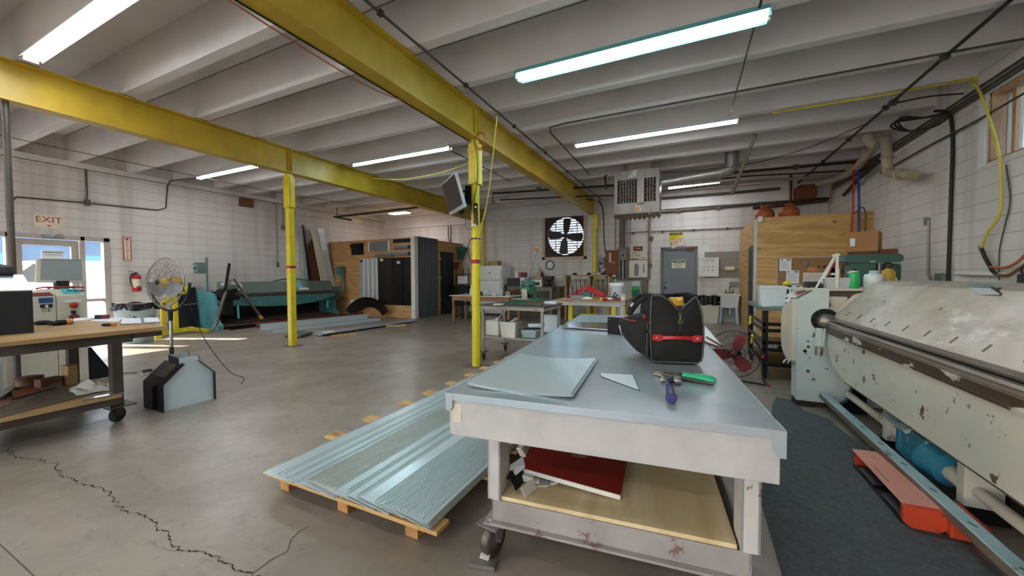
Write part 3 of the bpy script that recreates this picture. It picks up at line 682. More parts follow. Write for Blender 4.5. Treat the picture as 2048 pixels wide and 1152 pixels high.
# pillowed end panel: fan of rings from the outline to its middle
cxm, czm = .16, .18; N = len(fp); rings = 6; vs = []
for k in range(rings+1):
    q = 1-k/rings
    vs += [(cxm+(x-cxm)*q, -.02*(1-q**2.2)+.004*math.sin(9*x+21*z)*(1-q), czm+(z-czm)*q) for x, z in fp]
fs = [(k*N+i, k*N+(i+1) % N, (k+1)*N+(i+1) % N, (k+1)*N+i) for k in range(rings) for i in range(N)]
f_.add(vs, fs, 0, True); f_.add([(x, .006, z) for x, z in fp], [tuple(range(N))], 0); f_.build('end_panel', 'black_fabric', t, True)
bk = MB().prism([(.012, .02), (.3, .02), (.318, .2), (.3, .36), (.27, .42), (.04, .42), (.006, .33), (.004, .2)], 'y', D-.006, D); bk.build('end_panel', 'black_fabric', t, True)
for sgn, prof in ((0, [(.008, .02), (-.002, .2), (.004, .33), (.02, .435)]), (1, [(.305, .02), (.318, .16), (.31, .33), (.275, .432)])):
    pr = prof+[(x+(.006 if sgn == 0 else -.006), z) for x, z in prof[::-1]]; MB().prism(pr, 'y', 0, D).build('side_panel', 'black_fabric', t, True)
MB().box(.03, .27, .01, D-.02, .0, .022).box(.02, .3, .004, D-.004, .016, .03).build('base', 'black_plastic', t, True, bevel=.004)
rim = MB(); rim.tube([(x, -.004, z) for x, z in fp], .0055, 8, closed=True); rim.build('piping', 'grey_piping', t, True)
rm = MB()
rm.tube([(.02, 0, .436), (.012, .12, .44), (.015, .3, .44), (.03, D, .425)], .009, 8, smooth=4); rm.tube([(.272, 0, .436), (.285, .15, .44), (.28, .3, .438), (.27, D, .425)], .009, 8, smooth=4); rm.tube([(.03, D, .425), (.15, D+.005, .415), (.27, D, .425)], .009, 8, smooth=3)
rm.build('mouth_frame', 'black_fabric', t, True)
z_ = MB().ring((.178, -.016, .325), .008, .003, (0, 1, 0), 14, 6).box(.172, .184, -.018, -.014, .285, .318); z_.ring((.178, -.018, .275), .01, .0035, (0, 1, 0), 14, 6); z_.build('zipper_pull', 'brown_grey', t, True)
hd = MB()
hd.prism([(.012, .155), (.012, .192), (.06, .192), (.085, .182), (.09, .165), (.06, .152)], 'y', -.031, -.022); hd.prism([(.302, .155), (.302, .192), (.258, .192), (.235, .182), (.23, .165), (.258, .152)], 'y', -.031, -.022)
hd.surf(lambda s, v: (.075+.17*s, -.034-.022*math.sin(PI*s), .164+.02*v+.006*math.sin(PI*s)), 10, 1, (0, .004, 0)); h_ = hd.build('end_handle', 'red_paint', t, True)
MB().ball((.04, -.032, .173), .008).ball((.277, -.032, .173), .008).build('rivet', 'chrome', h_, True)
# bulging side pocket, with red piping, and small pockets
pk = MB(); prof = [(.0, .035), (-.06, .045), (-.13, .12), (-.172, .225), (-.168, .25), (-.08, .285), (.0, .29)]
def pock(s, v):
    i = v*(len(prof)-1); k = min(int(i), len(prof)-2); a = Vector(prof[k]).lerp(Vector(prof[k+1]), i-k)
    q = math.sin(PI*min(1, max(0, s)))**.45 if 0 < s < 1 else 0
    return (a.x*q, .07+.33*s, a.y)
pk.surf(pock, 14, 12, (.002, 0, 0)); pk.build('side_pocket', 'black_fabric', t, True)
rp = MB(); rp.tube([pock(i/14, .72) for i in range(1, 14)], .0045, 6); rp.tube([(-.004, -.002, .262), (-.004, .06, .255)], .004, 6); rp.tube([(-.004, -.002, .21), (-.004, .06, .205)], .004, 6); rp.build('pocket_piping', 'red_ink', t, True)
MB().plate([(-.152, .2, .15), (-.154, .25, .16), (-.168, .25, .21), (-.166, .21, .215)], (-.003, 0, 0)).build('pocket_badge', 'white_paint', t, True)
sm = MB().box(-.022, .0, .0, .065, .04, .2); sm.box(-.018, 0, .0, .065, .21, .26); sm.build('small_pocket', 'black_plastic', t, True, bevel=.006)
hs = MB(); hs.tube([(-.01, .1, .42), (-.06, .12, .38), (-.1, .16, .31), (-.1, .26, .31), (-.06, .31, .38), (-.01, .33, .42)], .016, 10, smooth=5); hs.build('carry_handle', 'black_fabric', t, True)
MB().plate([(-.07, .135, .37), (-.07, .17, .37), (-.085, .17, .345), (-.085, .14, .345)], (-.02, 0, .01)).build('handle_tag', 'white_paint', t, True)
MB().ring((-.03, .03, .3), .012, .004, (1, 0, 0), 14, 6).build('red_ring', 'red_paint', t, True)
MB().box(.012, .3, .01, D-.01, .36, .365).build('inner_lining', 'brown_grey', t, True)
tl = MB().cbox((.155, .06, .39), (.07, .05, .05), .3).cbox((.13, .07, .375), (.05, .05, .04), .8).cbox((.17, .05, .41), (.045, .02, .025), .2)
for v in range(len(tl.v)): pass
y_ = thing('power_tool', 'yellow tool showing in the mouth of the black tool bag', 'tool', BO+Vector((.15, .09, .365)), BR)
MB().cbox((0, 0, .03), (.075, .06, .055), .3).cbox((-.03, .01, .015), (.05, .05, .04), .9).build('housing', 'tool_yellow', y_, True, bevel=.008)
MB().cyl((.0, -.03, .045), (.03, -.045, .05), .014).build('nozzle', 'tool_yellow', y_, True)

# black box and clear folded sheet behind the bag
t = thing('acrylic_box', 'small black-ended box with clear plastic sides behind the tool bag', 'box', (-0.640,3.676,0.840))
p0, p1 = Vector((-0.718,3.662,0.842)), Vector((-0.567,3.628,0.842)); up = Vector((0, 0, .165)); bk = Vector((.02, .16, 0))
MB().plate([p0, p1, p1+up, p0+up], (0, .006, 0)).build('black_end', 'black_fabric', t)
MB().ball(p0+up+Vector((.018, -.003, -.02)), .006).ball(p1+up+Vector((-.03, -.003, -.02)), .006).build('rivet', 'chrome', t)
MB().plate([p1, p1+up, p1+up+bk, p1+bk], (.004, 0, 0)).plate([p0+bk, p1+bk, p1+up+bk, p0+up+bk], (0, .004, 0)).plate([p0+up, p1+up, p1+up+bk, p0+up+bk], (0, 0, .004)).build('clear_sides', 'clear_plastic', t)
q0 = Vector((-0.711,3.700,0.842)); m = MB().plate([q0+Vector((.02, -.02, 0)), q0+Vector((.26, .05, .0)), q0+Vector((.27, .12, .28)), q0+Vector((.24, .11, .28))], (.0, .004, 0))
tag(m.build('clear_sheet', 'clear_plastic'), 'clear acrylic triangle leaning between the black-ended box and tool bag', 'plastic sheet')
q0 = Vector((-0.636,3.878,0.842)); m = MB().plate([q0, q0+Vector((.045, .0, 0)), q0+Vector((.045, .02, .38)), q0+Vector((0, .02, .38))], (0, .004, 0))
tag(m.build('clear_strip', 'clear_plastic'), 'upright clear acrylic strip standing beside the tool bag', 'plastic strip')
m = MB().plate([(0.112,5.256,0.846), (0.233,3.378,0.846), (0.164,3.394,0.846), (0.063,3.848,0.846)], (0, 0, -.005)); tag(m.build('white_offcut', 'white_paint'), 'white sheet offcut half hidden behind the tool bag', 'metal offcut')
def trimbar(p, q, label):
    m = MB().bar(p, q, .014, .012); tag(m.build('red_trim', 'dark_red'), label, 'trim strip', 'red trims behind the tool bag')
trimbar(Vector((0.134,3.769,0.853)), Vector((0.226,3.334,0.853)), 'upper dark red trim strip behind the tool bag')
trimbar(Vector((0.092,3.522,0.853)), Vector((0.196,3.274,0.853)), 'lower dark red trim strip behind the tool bag')

# ---- things on the shelf of the big table
t = thing('red_metal_sheet', 'red metal panel with white edges on the shelf under the big table', 'metal panel', (-0.582,1.956,0.320))
A, B, C, D_ = Vector((-0.823,1.832,0.370)), Vector((-0.297,1.849,0.335)), Vector((-0.336,2.491,0.345)), Vector((-0.865,2.171,0.400))
pn = MB(); hole0, hole1 = (.44, .62), (.58, .8)
def pp(s, v): return A.lerp(B, s).lerp(D_.lerp(C, s), v)
ss = [0, .44, .6, 1]; vv = [0, .5, .72, 1]
for i in range(3):
    for j in range(3):
        if (i, j) == (1, 1): continue
        pn.plate([pp(ss[i], vv[j]), pp(ss[i+1], vv[j]), pp(ss[i+1], vv[j+1]), pp(ss[i], vv[j+1])], (0, 0, -.003))
pn.build('panel', 'deep_red', t)
e = MB(); e.bar(A+Vector((0, -.004, -.012)), B+Vector((0, -.004, -.008)), .006, .022); e.build('white_edge', 'off_white', t)
z31 = Vector((0, 0, 0))
def scrap(pts, th, label, mat='off_white'):
    m = MB().plate(pts, (0, 0, th)); tag(m.build('trim_offcut', mat), label, 'trim offcut', 'trim offcuts on the shelf under the table')
scrap([(-0.867,1.773,0.380), (-0.822,1.869,0.400), (-0.785,1.811,0.385), (-0.813,1.745,0.365)], .012, 'white folded trim offcut leaning at the corner of the red panel', 'white_paint')
scrap([(-0.863,1.852,0.335), (-0.739,1.825,0.335), (-0.731,1.791,0.335), (-0.856,1.798,0.335)], .014, 'white trim offcut lying second from the top beside the red panel')
scrap([(-0.830,1.820,0.322), (-0.706,1.828,0.322), (-0.701,1.799,0.322), (-0.809,1.786,0.322)], .012, 'pale trim offcut lying under the other white offcuts')
scrap([(-0.794,1.831,0.311), (-0.630,1.864,0.311), (-0.658,1.809,0.311), (-0.749,1.767,0.311)], .008, 'flat grey trim offcut at the bottom of the offcut pile', 'leg_grey')
scrap([(-0.653,1.842,0.314), (-0.627,1.870,0.314), (-0.618,1.853,0.314), (-0.642,1.826,0.314)], .012, 'tiny white trim offcut at the end of the pile')
m = MB(); a0, a1, a2 = Vector((-0.797,1.657,0.311)), Vector((-0.746,1.659,0.360)), Vector((-0.723,1.673,0.311)); off = Vector((.02, .1, 0))
m.plate([a0, a1, a1+off, a0+off], (.002, 0, .003)); m.plate([a1, a2, a2+off, a1+off], (.002, 0, .003)); tag(m.build('angle_offcut', 'off_white'), 'white angle offcut standing like a small tent on the shelf edge', 'trim offcut', 'trim offcuts on the shelf under the table')
m = MB().surf(lambda s, v: Vector((-0.879,1.715,0.312)).lerp(Vector((-0.784,1.694,0.312)), s)+Vector((0, .12*v, .08*math.sin(PI*s)*(.6+.4*v)+.01)), 8, 4, (0, 0, -.006)); tag(m.build('dark_cloth', 'black_fabric'), 'black crumpled scrap beside the table leg on the shelf', 'cloth')
ll = MB(); pa, pb = Vector((-0.877,2.001,0.345)), Vector((-0.900,2.189,0.345))
for k in range(4):
    m = MB().bar(pa+Vector((-.01*k, 0, .012*k)), pb+Vector((-.02*k, .35, .012*k)), .05-.006*k, .008); tag(m.build('long_trim', 'off_white'), ['lowest', 'second lowest', 'second highest', 'topmost'][k]+' white long trim in the bundle beside the red panel', 'trim strip', 'long white trims beside the red panel')

# ================================================================ PALLET OF PANELS
PX0, PX1 = -2.53, -1.13
t = thing('long_pallet', 'long wooden pallet carrying the stack of grey seam panels', 'pallet', (-1.8, 3.3, 0))
ys = [1.50, 2.06, 2.45, 2.9, 3.29, 3.71, 4.13, 4.52, 4.93, 5.3]
for i, y in enumerate(ys):
    x0 = PX0-.12 if i else PX0; MB().box(x0, PX1, y, y+.11, .105, .128).build('deck_board', 'pallet_wood', t, bevel=.002)
    for x in (-2.44, -1.905, -1.385): MB().box(x, x+.085, y+.06, y+.27, 0, .105).build('block', 'pallet_block', t, bevel=.002)
widths = [.12, .04, .08, .03, .07, .03, .04]+[.018]*14+[.07, .016, .016, .06, .016, .016]+[.10]+[.0165]*22
x = -2.49; n = len(widths)
for i, wd in enumerate(widths):
    g = min(1, i/7); zt = .136+.040*g+.014*min(1, max(0, (i-7)/30)); sl = .115*g; pw = max(.025, min(.3, -1.16-x))
    if i > 27: sl = min(.16, (zt-.14)/pw)
    y0 = 1.49+random.uniform(-.014, .014)+(.012 if i % 3 else -.01); y1 = 5.3+random.uniform(-.04, .04)
    lip = .006
    pr = [(x, zt), (x, zt+lip), (x+.004, zt+lip), (x+.004, zt+.0025), (x+pw, zt-sl*pw+.0025), (x+pw, zt-sl*pw), (x+.004, zt-.0005)]
    o = MB().prism(pr, 'y', y0, y1).build('roof_sheet', 'panel_pale' if i == 27 else 'panel_beige' if 7 <= i < 21 else 'panel_grey')
    if i < 7: lb = ['outermost wide grey seam panel at the open-floor edge of the pallet stack', 'second grey seam panel in from the open-floor edge of the pallet', 'third grey seam panel in from the open-floor edge of the pallet', 'fourth grey seam panel in from the open-floor edge of the pallet', 'fifth grey seam panel in from the open-floor edge of the pallet', 'sixth grey seam panel in from the open-floor edge of the pallet', 'seventh grey seam panel in from the open-floor edge of the pallet'][i]
    elif i < 21: lb = 'grey seam panel in the closely ribbed middle band of the pallet stack'
    elif i < 27: lb = ['wide smooth grey seam panel right after the ribbed middle band of the pallet', 'narrow grey seam panel after the first smooth strip past the middle band', 'second narrow grey seam panel after the first smooth strip', 'second wide smooth grey seam panel, before the shiny pale one', 'narrow grey seam panel two before the shiny pale one', 'narrow grey seam panel just before the shiny pale one'][i-21]
    elif i == 27: lb = 'widest shiny pale seam panel catching the light on the pallet stack'
    else: lb = 'grey seam panel in the fine ribbed run beside the big table legs'
    tag(o, lb, 'metal panel', 'seam panels stacked on the long pallet')
    x += wd

# ================================================================ MAT, FOOT SWITCH
m = MB().prism([(0.405,2.748,0.000)[:2], (0.808,4.812,0.000)[:2], (0.892,5.124,0.000)[:2], (1.014,5.122,0.000)[:2], (1.072,4.768,0.000)[:2], (1.211,4.563,0.000)[:2], (1.30, 3.67), (1.33, .2), (.32, .2), (.4, 2.1)], 'z', .001, .012); tag(m.build('rubber_mat', 'mat_rubber'), 'dark grey rubber floor mat between the big table and white bending press', 'floor mat')

# ================================================================ WHITE BENDING PRESS (right)
t = thing('bending_press', 'long white sheet-metal bending press with chipped paint along the side wall', 'press', (1.6, 4.9, 0))
Y1, Y0 = 4.95, 1.35
def endframe(ya, yb):
    e = MB().prism([(1.04, .06), (1.04, 1.145), (1.195, 1.245), (1.305, 1.245), (1.305, .98), (1.78, .98), (1.78, .06)], 'y', ya, yb); return e
endframe(Y1, 5.17).build('end_frame', 'press_lblue', t, bevel=.008)
MB().box(1.035, 1.9, 5.0, 5.45, 1.236, 1.262).build('top_shelf', 'press_white', t, bevel=.003); MB().box(1.305, 1.8, 5.14, 5.17, .98, 1.236).build('recess_panel', 'brown_grey', t); MB().box(1.32, 1.47, 5.0, 5.13, 1.0, 1.175).build('recess_bracket', 'press_white', t, bevel=.004)
k = MB().plate([(1.03, 5.0, 1.155), (1.03, 5.5, 1.14), (1.19, 5.5, 1.262), (1.19, 5.0, 1.262)], (0, 0, .006)); k.plate([(1.06, 5.02, 1.188), (1.06, 5.14, 1.185), (1.17, 5.14, 1.257), (1.17, 5.02, 1.257)], (-.003, 0, .005), 1); k.build('slanted_lid', ['press_white', 'faded_pink'], t)
def rr(y0, y1, z0, z1, r, n=6):
    o = []
    for cy, cz, a0 in ((y1-r, z1-r, 0), (y0+r, z1-r, 90), (y0+r, z0+r, 180), (y1-r, z0+r, 270)):
        o += [(cy+r*math.cos(R(a0+90*i/n)), cz+r*math.sin(R(a0+90*i/n))) for i in range(n+1)]
    return o
MB().prism([(5.0, .47), (5.0, 1.14), (5.36, 1.06), (5.47, 1.0), (5.53, .9), (5.53, .64), (5.48, .55), (5.38, .49), (5.17, .44)], 'x', 1.0, 1.04).build('side_cover', 'press_cream', t, bevel=.006)
MB().box(1.03, 1.2, 4.94, 5.1, 0, .06).build('foot', 'pipe_black', t, bevel=.004); MB().box(1.42, 1.62, 4.94, 5.1, 0, .06).build('foot', 'pipe_black', t, bevel=.004)
MB().box(1.1, 1.8, 5.05, 5.15, .02, .055).build('skid', 'dark_wood', t)
# dark pivot cut-out and roller end
MB().lathe((1.275, Y1-.004, .93), [(0, 0), (.12, 0), (.12, .006), (0, .006)], 32, axis=(0, 1, 0)).build('pivot_opening', 'dark_hole', t)
MB().lathe((1.275, Y1-.12, .925), [(0, 0), (.07, 0), (.075, .01), (.075, .14), (0, .14)], 28, axis=(0, 1, 0)).build('pivot_roller', 'steel', t)
for z, rd in ((.70, .018), (.64, .026), (.595, .03), (.585, .02), (.38, .028), (.52, .012), (.56, .012)): MB().cyl((1.13+.02*math.sin(z*40), Y1-.001, z), (1.13+.02*math.sin(z*40), Y1-.003, z), rd*.6, n=12).build('bolt_hole', 'rail_brown', t)
# upper clamping leaf: wedge with rounded back, big sloping plate
up = MB()
prof = [(1.325, .965), (1.345, .985), (1.60, 1.275), (1.63, 1.308), (1.67, 1.332), (1.72, 1.343), (2.05, 1.345), (2.05, 1.30), (1.75, 1.29), (1.66, .99), (1.40, .955)]
up.prism(prof, 'y', Y0, Y1-.03); up.build('upper_leaf', 'worn_top', t, bevel=.006)
nrm = Vector((-.752, 0, .66)); dirv = Vector((.66, 0, .752))
for i in range(13):
    y = Y1-.28-.27*i; c = Vector((1.345, y, .985))+dirv*.05+nrm*.001
    MB().cbox(c, (.05, .016, .003), 0, 0, 0, -math.atan2(.752, .66)).build('bolt_slot', 'rail_brown', t)
    if i % 3 == 1: MB().cbox(c+dirv*.2+Vector((0, -.1, 0)), (.02, .012, .003), 0, 0, 0, -math.atan2(.752, .66)).build('bolt_hole', 'rail_brown', t)
gu = MB().prism([(1.33, .95), (1.36, 1.0), (1.6, 1.26), (1.62, 1.18), (1.5, 1.0)], 'y', Y1-.03, Y1-.012); gu.prism([(1.40, 1.02), (1.36, 1.03), (1.50, 1.20), (1.60, 1.235), (1.60, 1.2)], 'y', Y1-.006, Y1+.004); gu.build('leaf_end_plate', 'press_white', t)
# nose rails
MB().prism([(1.30, .955), (1.325, .965), (1.40, .955), (1.40, .945), (1.31, .938)], 'y', Y0, Y1-.05).build('clamp_nose', 'rail_light', t)
MB().prism([(1.315, .905), (1.315, .925), (1.42, .935), (1.42, .905)], 'y', Y0, Y1-.05).build('jaw_gap', 'dark_hole', t)
MB().prism([(1.275, .905), (1.285, .921), (1.33, .921), (1.33, .88), (1.275, .88)], 'y', Y0, Y1-.07).build('bed_nose', 'rail_light', t)
tn = MB().prism([(1.268, .822), (1.268, .878), (1.33, .882), (1.33, .822)], 'y', Y0, Y1-.09); tn.prism([(1.255, .812), (1.255, .826), (1.33, .83), (1.33, .812)], 'y', Y0, Y1-.09)
tn.build('folding_edge', 'rail_chipped', t)
MB().box(1.296, 1.3, Y0, Y1-.05, .938, .945).build('bright_edge', 'chrome', t); MB().box(1.272, 1.276, Y0, Y1-.07, .90, .908).build('bright_edge', 'chrome', t); MB().box(1.264, 1.268, Y0, Y1-.09, .874, .88).build('worn_edge', 'rail_light', t); MB().box(1.272, 1.334, Y0, 4.36, .424, .4315).build('rusty_edge', 'rail_brown', t)
MB().prism([(4.86, .812), (4.86, .66), (4.80, .58), (4.68, .505), (4.50, .455), (4.36, .43), (Y0, .43), (Y0, .812)], 'x', 1.275, 1.33).build('folding_apron', 'press_white', t, bevel=.004)
MB().prism([(4.86, .80), (4.7, .53), (4.4, .46), (Y0, .46), (Y0, .8)], 'x', 1.33, 1.42).build('apron_back', 'rail_brown', t)
bd = MB().box(1.46, 1.75, Y0, 4.94, .34, .90).box(1.75, 2.2, Y0, 5.1, .06, 1.0); bd.build('bed', 'press_white', t, bevel=.01)
# small cylinder hanging at the far end of the apron
cy = MB().bar((1.215, 4.9, .85), (1.205, 4.9, .66), .05, .03).bar((1.255, 4.88, .85), (1.24, 4.88, .67), .02, .03); c_ = cy.build('link_bar', 'press_lblue', t)
MB().cyl((1.215, 4.88, .655), (1.213, 4.88, .645), .036).build('brass_collar', 'fluid_yellow', c_); MB().cyl((1.213, 4.88, .645), (1.21, 4.88, .57), .032).build('link_nut', 'steel', c_)
MB().cyl((1.46, 4.86, .19), (1.46, 4.15, .19), .032).cyl((1.46, 4.1, .19), (1.46, Y0, .19), .032).build('torsion_shaft', 'press_cream', t)
for y in (4.88, 4.02, 3.02, 2.1):
    MB().prism([(1.36, .01), (1.36, .06), (1.44, .12), (1.50, .34), (1.58, .34), (1.6, .01)], 'y', y-.03, y+.03).build('bracket', 'black_metal', t)
for y in (3.93, 3.0): MB().box(1.40, 1.56, y-.035, y+.035, .1, .44).build('bearing_arm', 'press_white', t, bevel=.004); 
MB().cyl((1.46, 3.86, .185), (1.46, 3.05, .185), .05, n=8).build('shaft_sleeve', 'press_cream', t)
gr = MB().box(1.38, 1.62, 3.32, 3.66, .1, .33).cyl((1.46, 3.34, .2), (1.46, 3.2, .2), .13, .1, n=20); gr.box(1.37, 1.6, 3.62, 3.68, .12, .36); gr.build('gearbox', 'blue_gear', t, bevel=.015)
MB().prism([(1.36, .30), (1.62, .40), (1.62, .42), (1.34, .32)], 'y', 3.5, 3.85).build('gearbox_guard', 'aqua_paint', t)
# long foot bar in front of the press
fb = MB().box(1.235, 1.305, Y0, Y1-.02, .115, .168); b_ = fb.build('foot_bar', ['aqua_paint'], t, bevel=.003)
MB().box(1.2345, 1.236, Y0, Y1-.02, .116, .16).build('bar_front', 'brown_grey', b_)
for i in range(11): MB().cbox((1.27, 4.6-.33*i, .1685), (.01, .045, .002), .25).build('bar_slot', 'rail_brown', b_)
for y in (4.75, 3.2, 2.0): MB().bar((1.27, y, .12), (1.42, y+.02, .05), .05, .03).build('bar_arm', 'pipe_black', t)
t_ = t
# things on the far end of the press
def lathe_thing(name, label, cat, loc, prof, mat, parts=(), group=None, n=24):
    t = thing(name, label, cat, loc, 0, group); MB().lathe((0, 0, 0), prof, n).build('body', mat, t, True)
    for nm, pr, m, dx in parts: MB().lathe((dx[0], dx[1], 0), pr, n).build(nm, m, t, True)
    return t
ZS = 1.2625
t = lathe_thing('spray_can', 'green chemical can with a rag over its neck on the press end', 'can', (1.535, 5.07, ZS), [(.042, 0), (.046, .005), (.046, .15), (.04, .163), (.026, .172)], 'green_label', [('cap', [(.022, .17), (.022, .195), (.016, .205), (0, .206)], 'black_plastic', (0, 0))])
m = MB().ball((0, 0, .172), .042, (1, 1, .35), jit=.12).ball((-.038, -.01, .162), .02, (1.2, 1, .5), jit=.1); m.build('rag', 'rag', t, True)
t = lathe_thing('plastic_jug', 'round translucent white jug beside the green can on the press', 'jug', (1.71, 5.12, ZS), [(.068, 0), (.078, .008), (.078, .125), (.07, .142), (.04, .152), (.036, .156)], 'white_plastic', [('cap', [(.037, .152), (.037, .182), (.0, .184)], 'bin_blue', (0, 0))])
t = lathe_thing('yellow_jug', 'yellow jug with a dark cap behind the round white jug', 'jug', (1.9, 5.34, ZS), [(.05, 0), (.056, .008), (.056, .17), (.035, .2), (.025, .21)], 'fluid_yellow', [('cap', [(.03, .2), (.03, .235), (0, .238)], 'black_plastic', (0, 0))])
m = MB(); m.tube([(-.045, 0, .19), (-.05, 0, .24), (0, 0, .265), (.045, 0, .24)], .011, 8, smooth=4); m.build('handle', 'black_plastic', t, True)
MB().box(1.87, 2.1, 5.25, 5.43, 1.2, ZS-.0005).build('shelf_end', 'press_white', t_)
# translucent bin
t = thing('plastic_bin', 'low translucent plastic bin on the press end behind the white stick frame', 'bin', (1.40, 5.12, ZS))
b = MB(); W2, D2, H2 = .105, .085, .105
for s in (-1, 1):
    b.hexa([(s*.09-.002, -.07, 0), (s*.09+.002, -.07, 0), (s*.09+.002, .07, 0), (s*.09-.002, .07, 0), (s*W2-.002, -D2, H2), (s*W2+.002, -D2, H2), (s*W2+.002, D2, H2), (s*W2-.002, D2, H2)])
    b.hexa([(-.09, s*.07-.002, 0), (.09, s*.07-.002, 0), (.09, s*.07+.002, 0), (-.09, s*.07+.002, 0), (-W2, s*D2-.002, H2), (W2, s*D2-.002, H2), (W2, s*D2+.002, H2), (-W2, s*D2+.002, H2)])
b.box(-.09, .09, -.07, .07, 0, .004); b.build('tub', 'frosted', t, True)
MB().tube([(-W2, -D2, H2), (W2, -D2, H2), (W2, D2, H2), (-W2, D2, H2)], .006, 6, closed=True).build('rim', 'white_plastic', t, True)
t = thing('stick_frame', 'white wooden stick frame like a small trestle standing on the press end', 'frame', (1.35, 5.02, ZS))
m = MB(); tp = Vector((1.375, 5.03, ZS+.36)); m.bar((1.22, 5.06, ZS+.003), tp, .02, .018).bar((1.27, 5.14, ZS+.003), tp+Vector((.01, .02, 0)), .018, .018).bar((1.375, 4.995, ZS+.003), tp+Vector((.01, 0, .005)), .022, .018); m.build('sticks', 'off_white', t)
MB().bar((1.255, 5.07, ZS+.09), (1.29, 5.12, ZS+.09), .014, .012).bar(tp+Vector((-.03, 0, -.015)), tp+Vector((.03, 0, -.01)), .02, .02).build('cross_piece', 'off_white', t)
tag(MB().box(1.16, 1.29, 5.12, 5.3, ZS, ZS+.065).build('black_box', 'black_plastic', bevel=.004), 'low black box on the press end by the plastic bin', 'box')
t = lathe_thing('spray_bottle', 'small white spray bottle with a blue mark behind the press end', 'bottle', (1.19, 6.08, .9755), [(.04, 0), (.045, .01), (.045, .09), (.02, .13), (.018, .15)], 'white_plastic', [('label', [(.0455, .03), (.0455, .07)], 'ink_blue', (0, 0))])
MB().box(-.03, .03, -.012, .012, .15, .18).build('trigger_head', 'white_paint', t, True)
# grey v-shaped bent sheet and dark block on the press back edge
t = thing('bent_sheet', 'open grey folded metal wedge lying on the upper edge of the press', 'metal piece', (1.95, 3.9, 1.327))
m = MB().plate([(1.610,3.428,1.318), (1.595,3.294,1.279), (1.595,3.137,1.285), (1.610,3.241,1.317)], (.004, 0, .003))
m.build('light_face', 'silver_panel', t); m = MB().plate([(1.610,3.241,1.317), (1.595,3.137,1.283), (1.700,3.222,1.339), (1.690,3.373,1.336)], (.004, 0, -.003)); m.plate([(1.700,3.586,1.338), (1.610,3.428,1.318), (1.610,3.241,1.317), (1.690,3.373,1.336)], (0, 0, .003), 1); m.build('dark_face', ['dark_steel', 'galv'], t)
t = thing('hook_block', 'dark grey block with a wire loop on the back edge of the press', 'block', (2.0, 3.6, 1.327))
MB().cbox((1.99, 3.62, 1.365), (.08, .13, .075)).build('block', 'pipe_black', t, bevel=.004); MB().tube([(1.99, 3.68, 1.36), (1.99, 3.72, 1.42), (1.99, 3.70, 1.455), (1.99, 3.65, 1.455), (1.99, 3.62, 1.41)], .007, 8, smooth=4).build('loop', 'cable_black', t)

# foot switch under the bar
t = thing('foot_switch', 'orange-red guarded foot switch on the mat below the press foot bar', 'foot switch', (1.17, 3.14, .013))
PB = .0125
g = MB().prism([(3.52, PB), (3.56, .06), (3.53, .115), (3.50, .125), (3.50, .115), (3.52, .105), (3.545, .06), (3.51, PB)], 'x', 1.1, 1.26)
g.build('guard_end', 'orange_red', t, bevel=.003)
MB().plate([(1.08, 2.80, .122), (1.08, 3.53, .122), (1.22, 3.53, .128), (1.24, 2.80, .128)], (0, 0, .006)).build('guard_top', 'faded_pink', t, bevel=.002)
MB().prism([(1.075, .04), (1.075, .128), (1.245, .132), (1.255, .04), (1.22, PB), (1.11, PB)], 'y', 2.77, 2.80).build('guard_end', 'orange_red', t, bevel=.004)
MB().prism([(1.20, .125), (1.26, .125), (1.27, .03), (1.25, PB), (1.24, PB)], 'y', 2.8, 3.5).build('guard_back', 'orange_red', t)
MB().box(1.08, 1.24, 2.8, 3.51, PB, .022).build('base', 'pipe_black', t)
for y in (2.95, 3.3): MB().plate([(1.085, y-.12, .03), (1.085, y+.12, .03), (1.21, y+.12, .06), (1.21, y-.12, .06)], (0, 0, .012)).build('pedal', 'black_plastic', t, bevel=.003)
MB().box(1.11, 1.2, 3.05, 3.25, .1289, .1296).build('faded_mark', 'brown_grey', t)
MB().box(1.25, 1.4, 2.74, 3.0, PB, .1).build('rear_lug', 'orange_red', t, bevel=.008)

# ================================================================ BLACK STEEL BENCH by the plywood room
t = thing('steel_bench', 'black steel bench with a grey-green top beside the plywood room', 'bench', (1.3, 6.7, 0))
MB().box(.86, 1.75, 5.98, 7.4, .93, .975).build('bench_top', 'teal_grey', t, bevel=.003)
for x, y in ((.88, 6.0), (.88, 7.32), (1.68, 6.0), (1.68, 7.32)): MB().box(x, x+.065, y, y+.065, .1, .93).build('leg', 'black_metal', t, bevel=.003)
for z, nm in ((.745, 'rail'), (.66, 'rail'), (.5, 'rail'), (.4, 'rail'), (.2, 'rail')):
    r_ = MB().box(.885, .915, 6.0, 7.38, z-.02, z+.02).box(.94, 1.69, 6.01, 6.035, z-.02, z+.025); r_.build('rail', 'black_metal', t)
MB().box(.9, 1.7, 6.03, 7.35, .205, .22).build('lower_shelf', 'black_metal', t); MB().box(.9, 1.7, 6.03, 7.35, .385, .4).build('upper_shelf', 'black_metal', t)
for x, y in ((.92, 6.06), (.92, 7.3), (1.66, 6.06), (1.66, 7.3)): caster(t, x, y, .05, .105, rz=.3, w=.035, mat='steel', local=False)
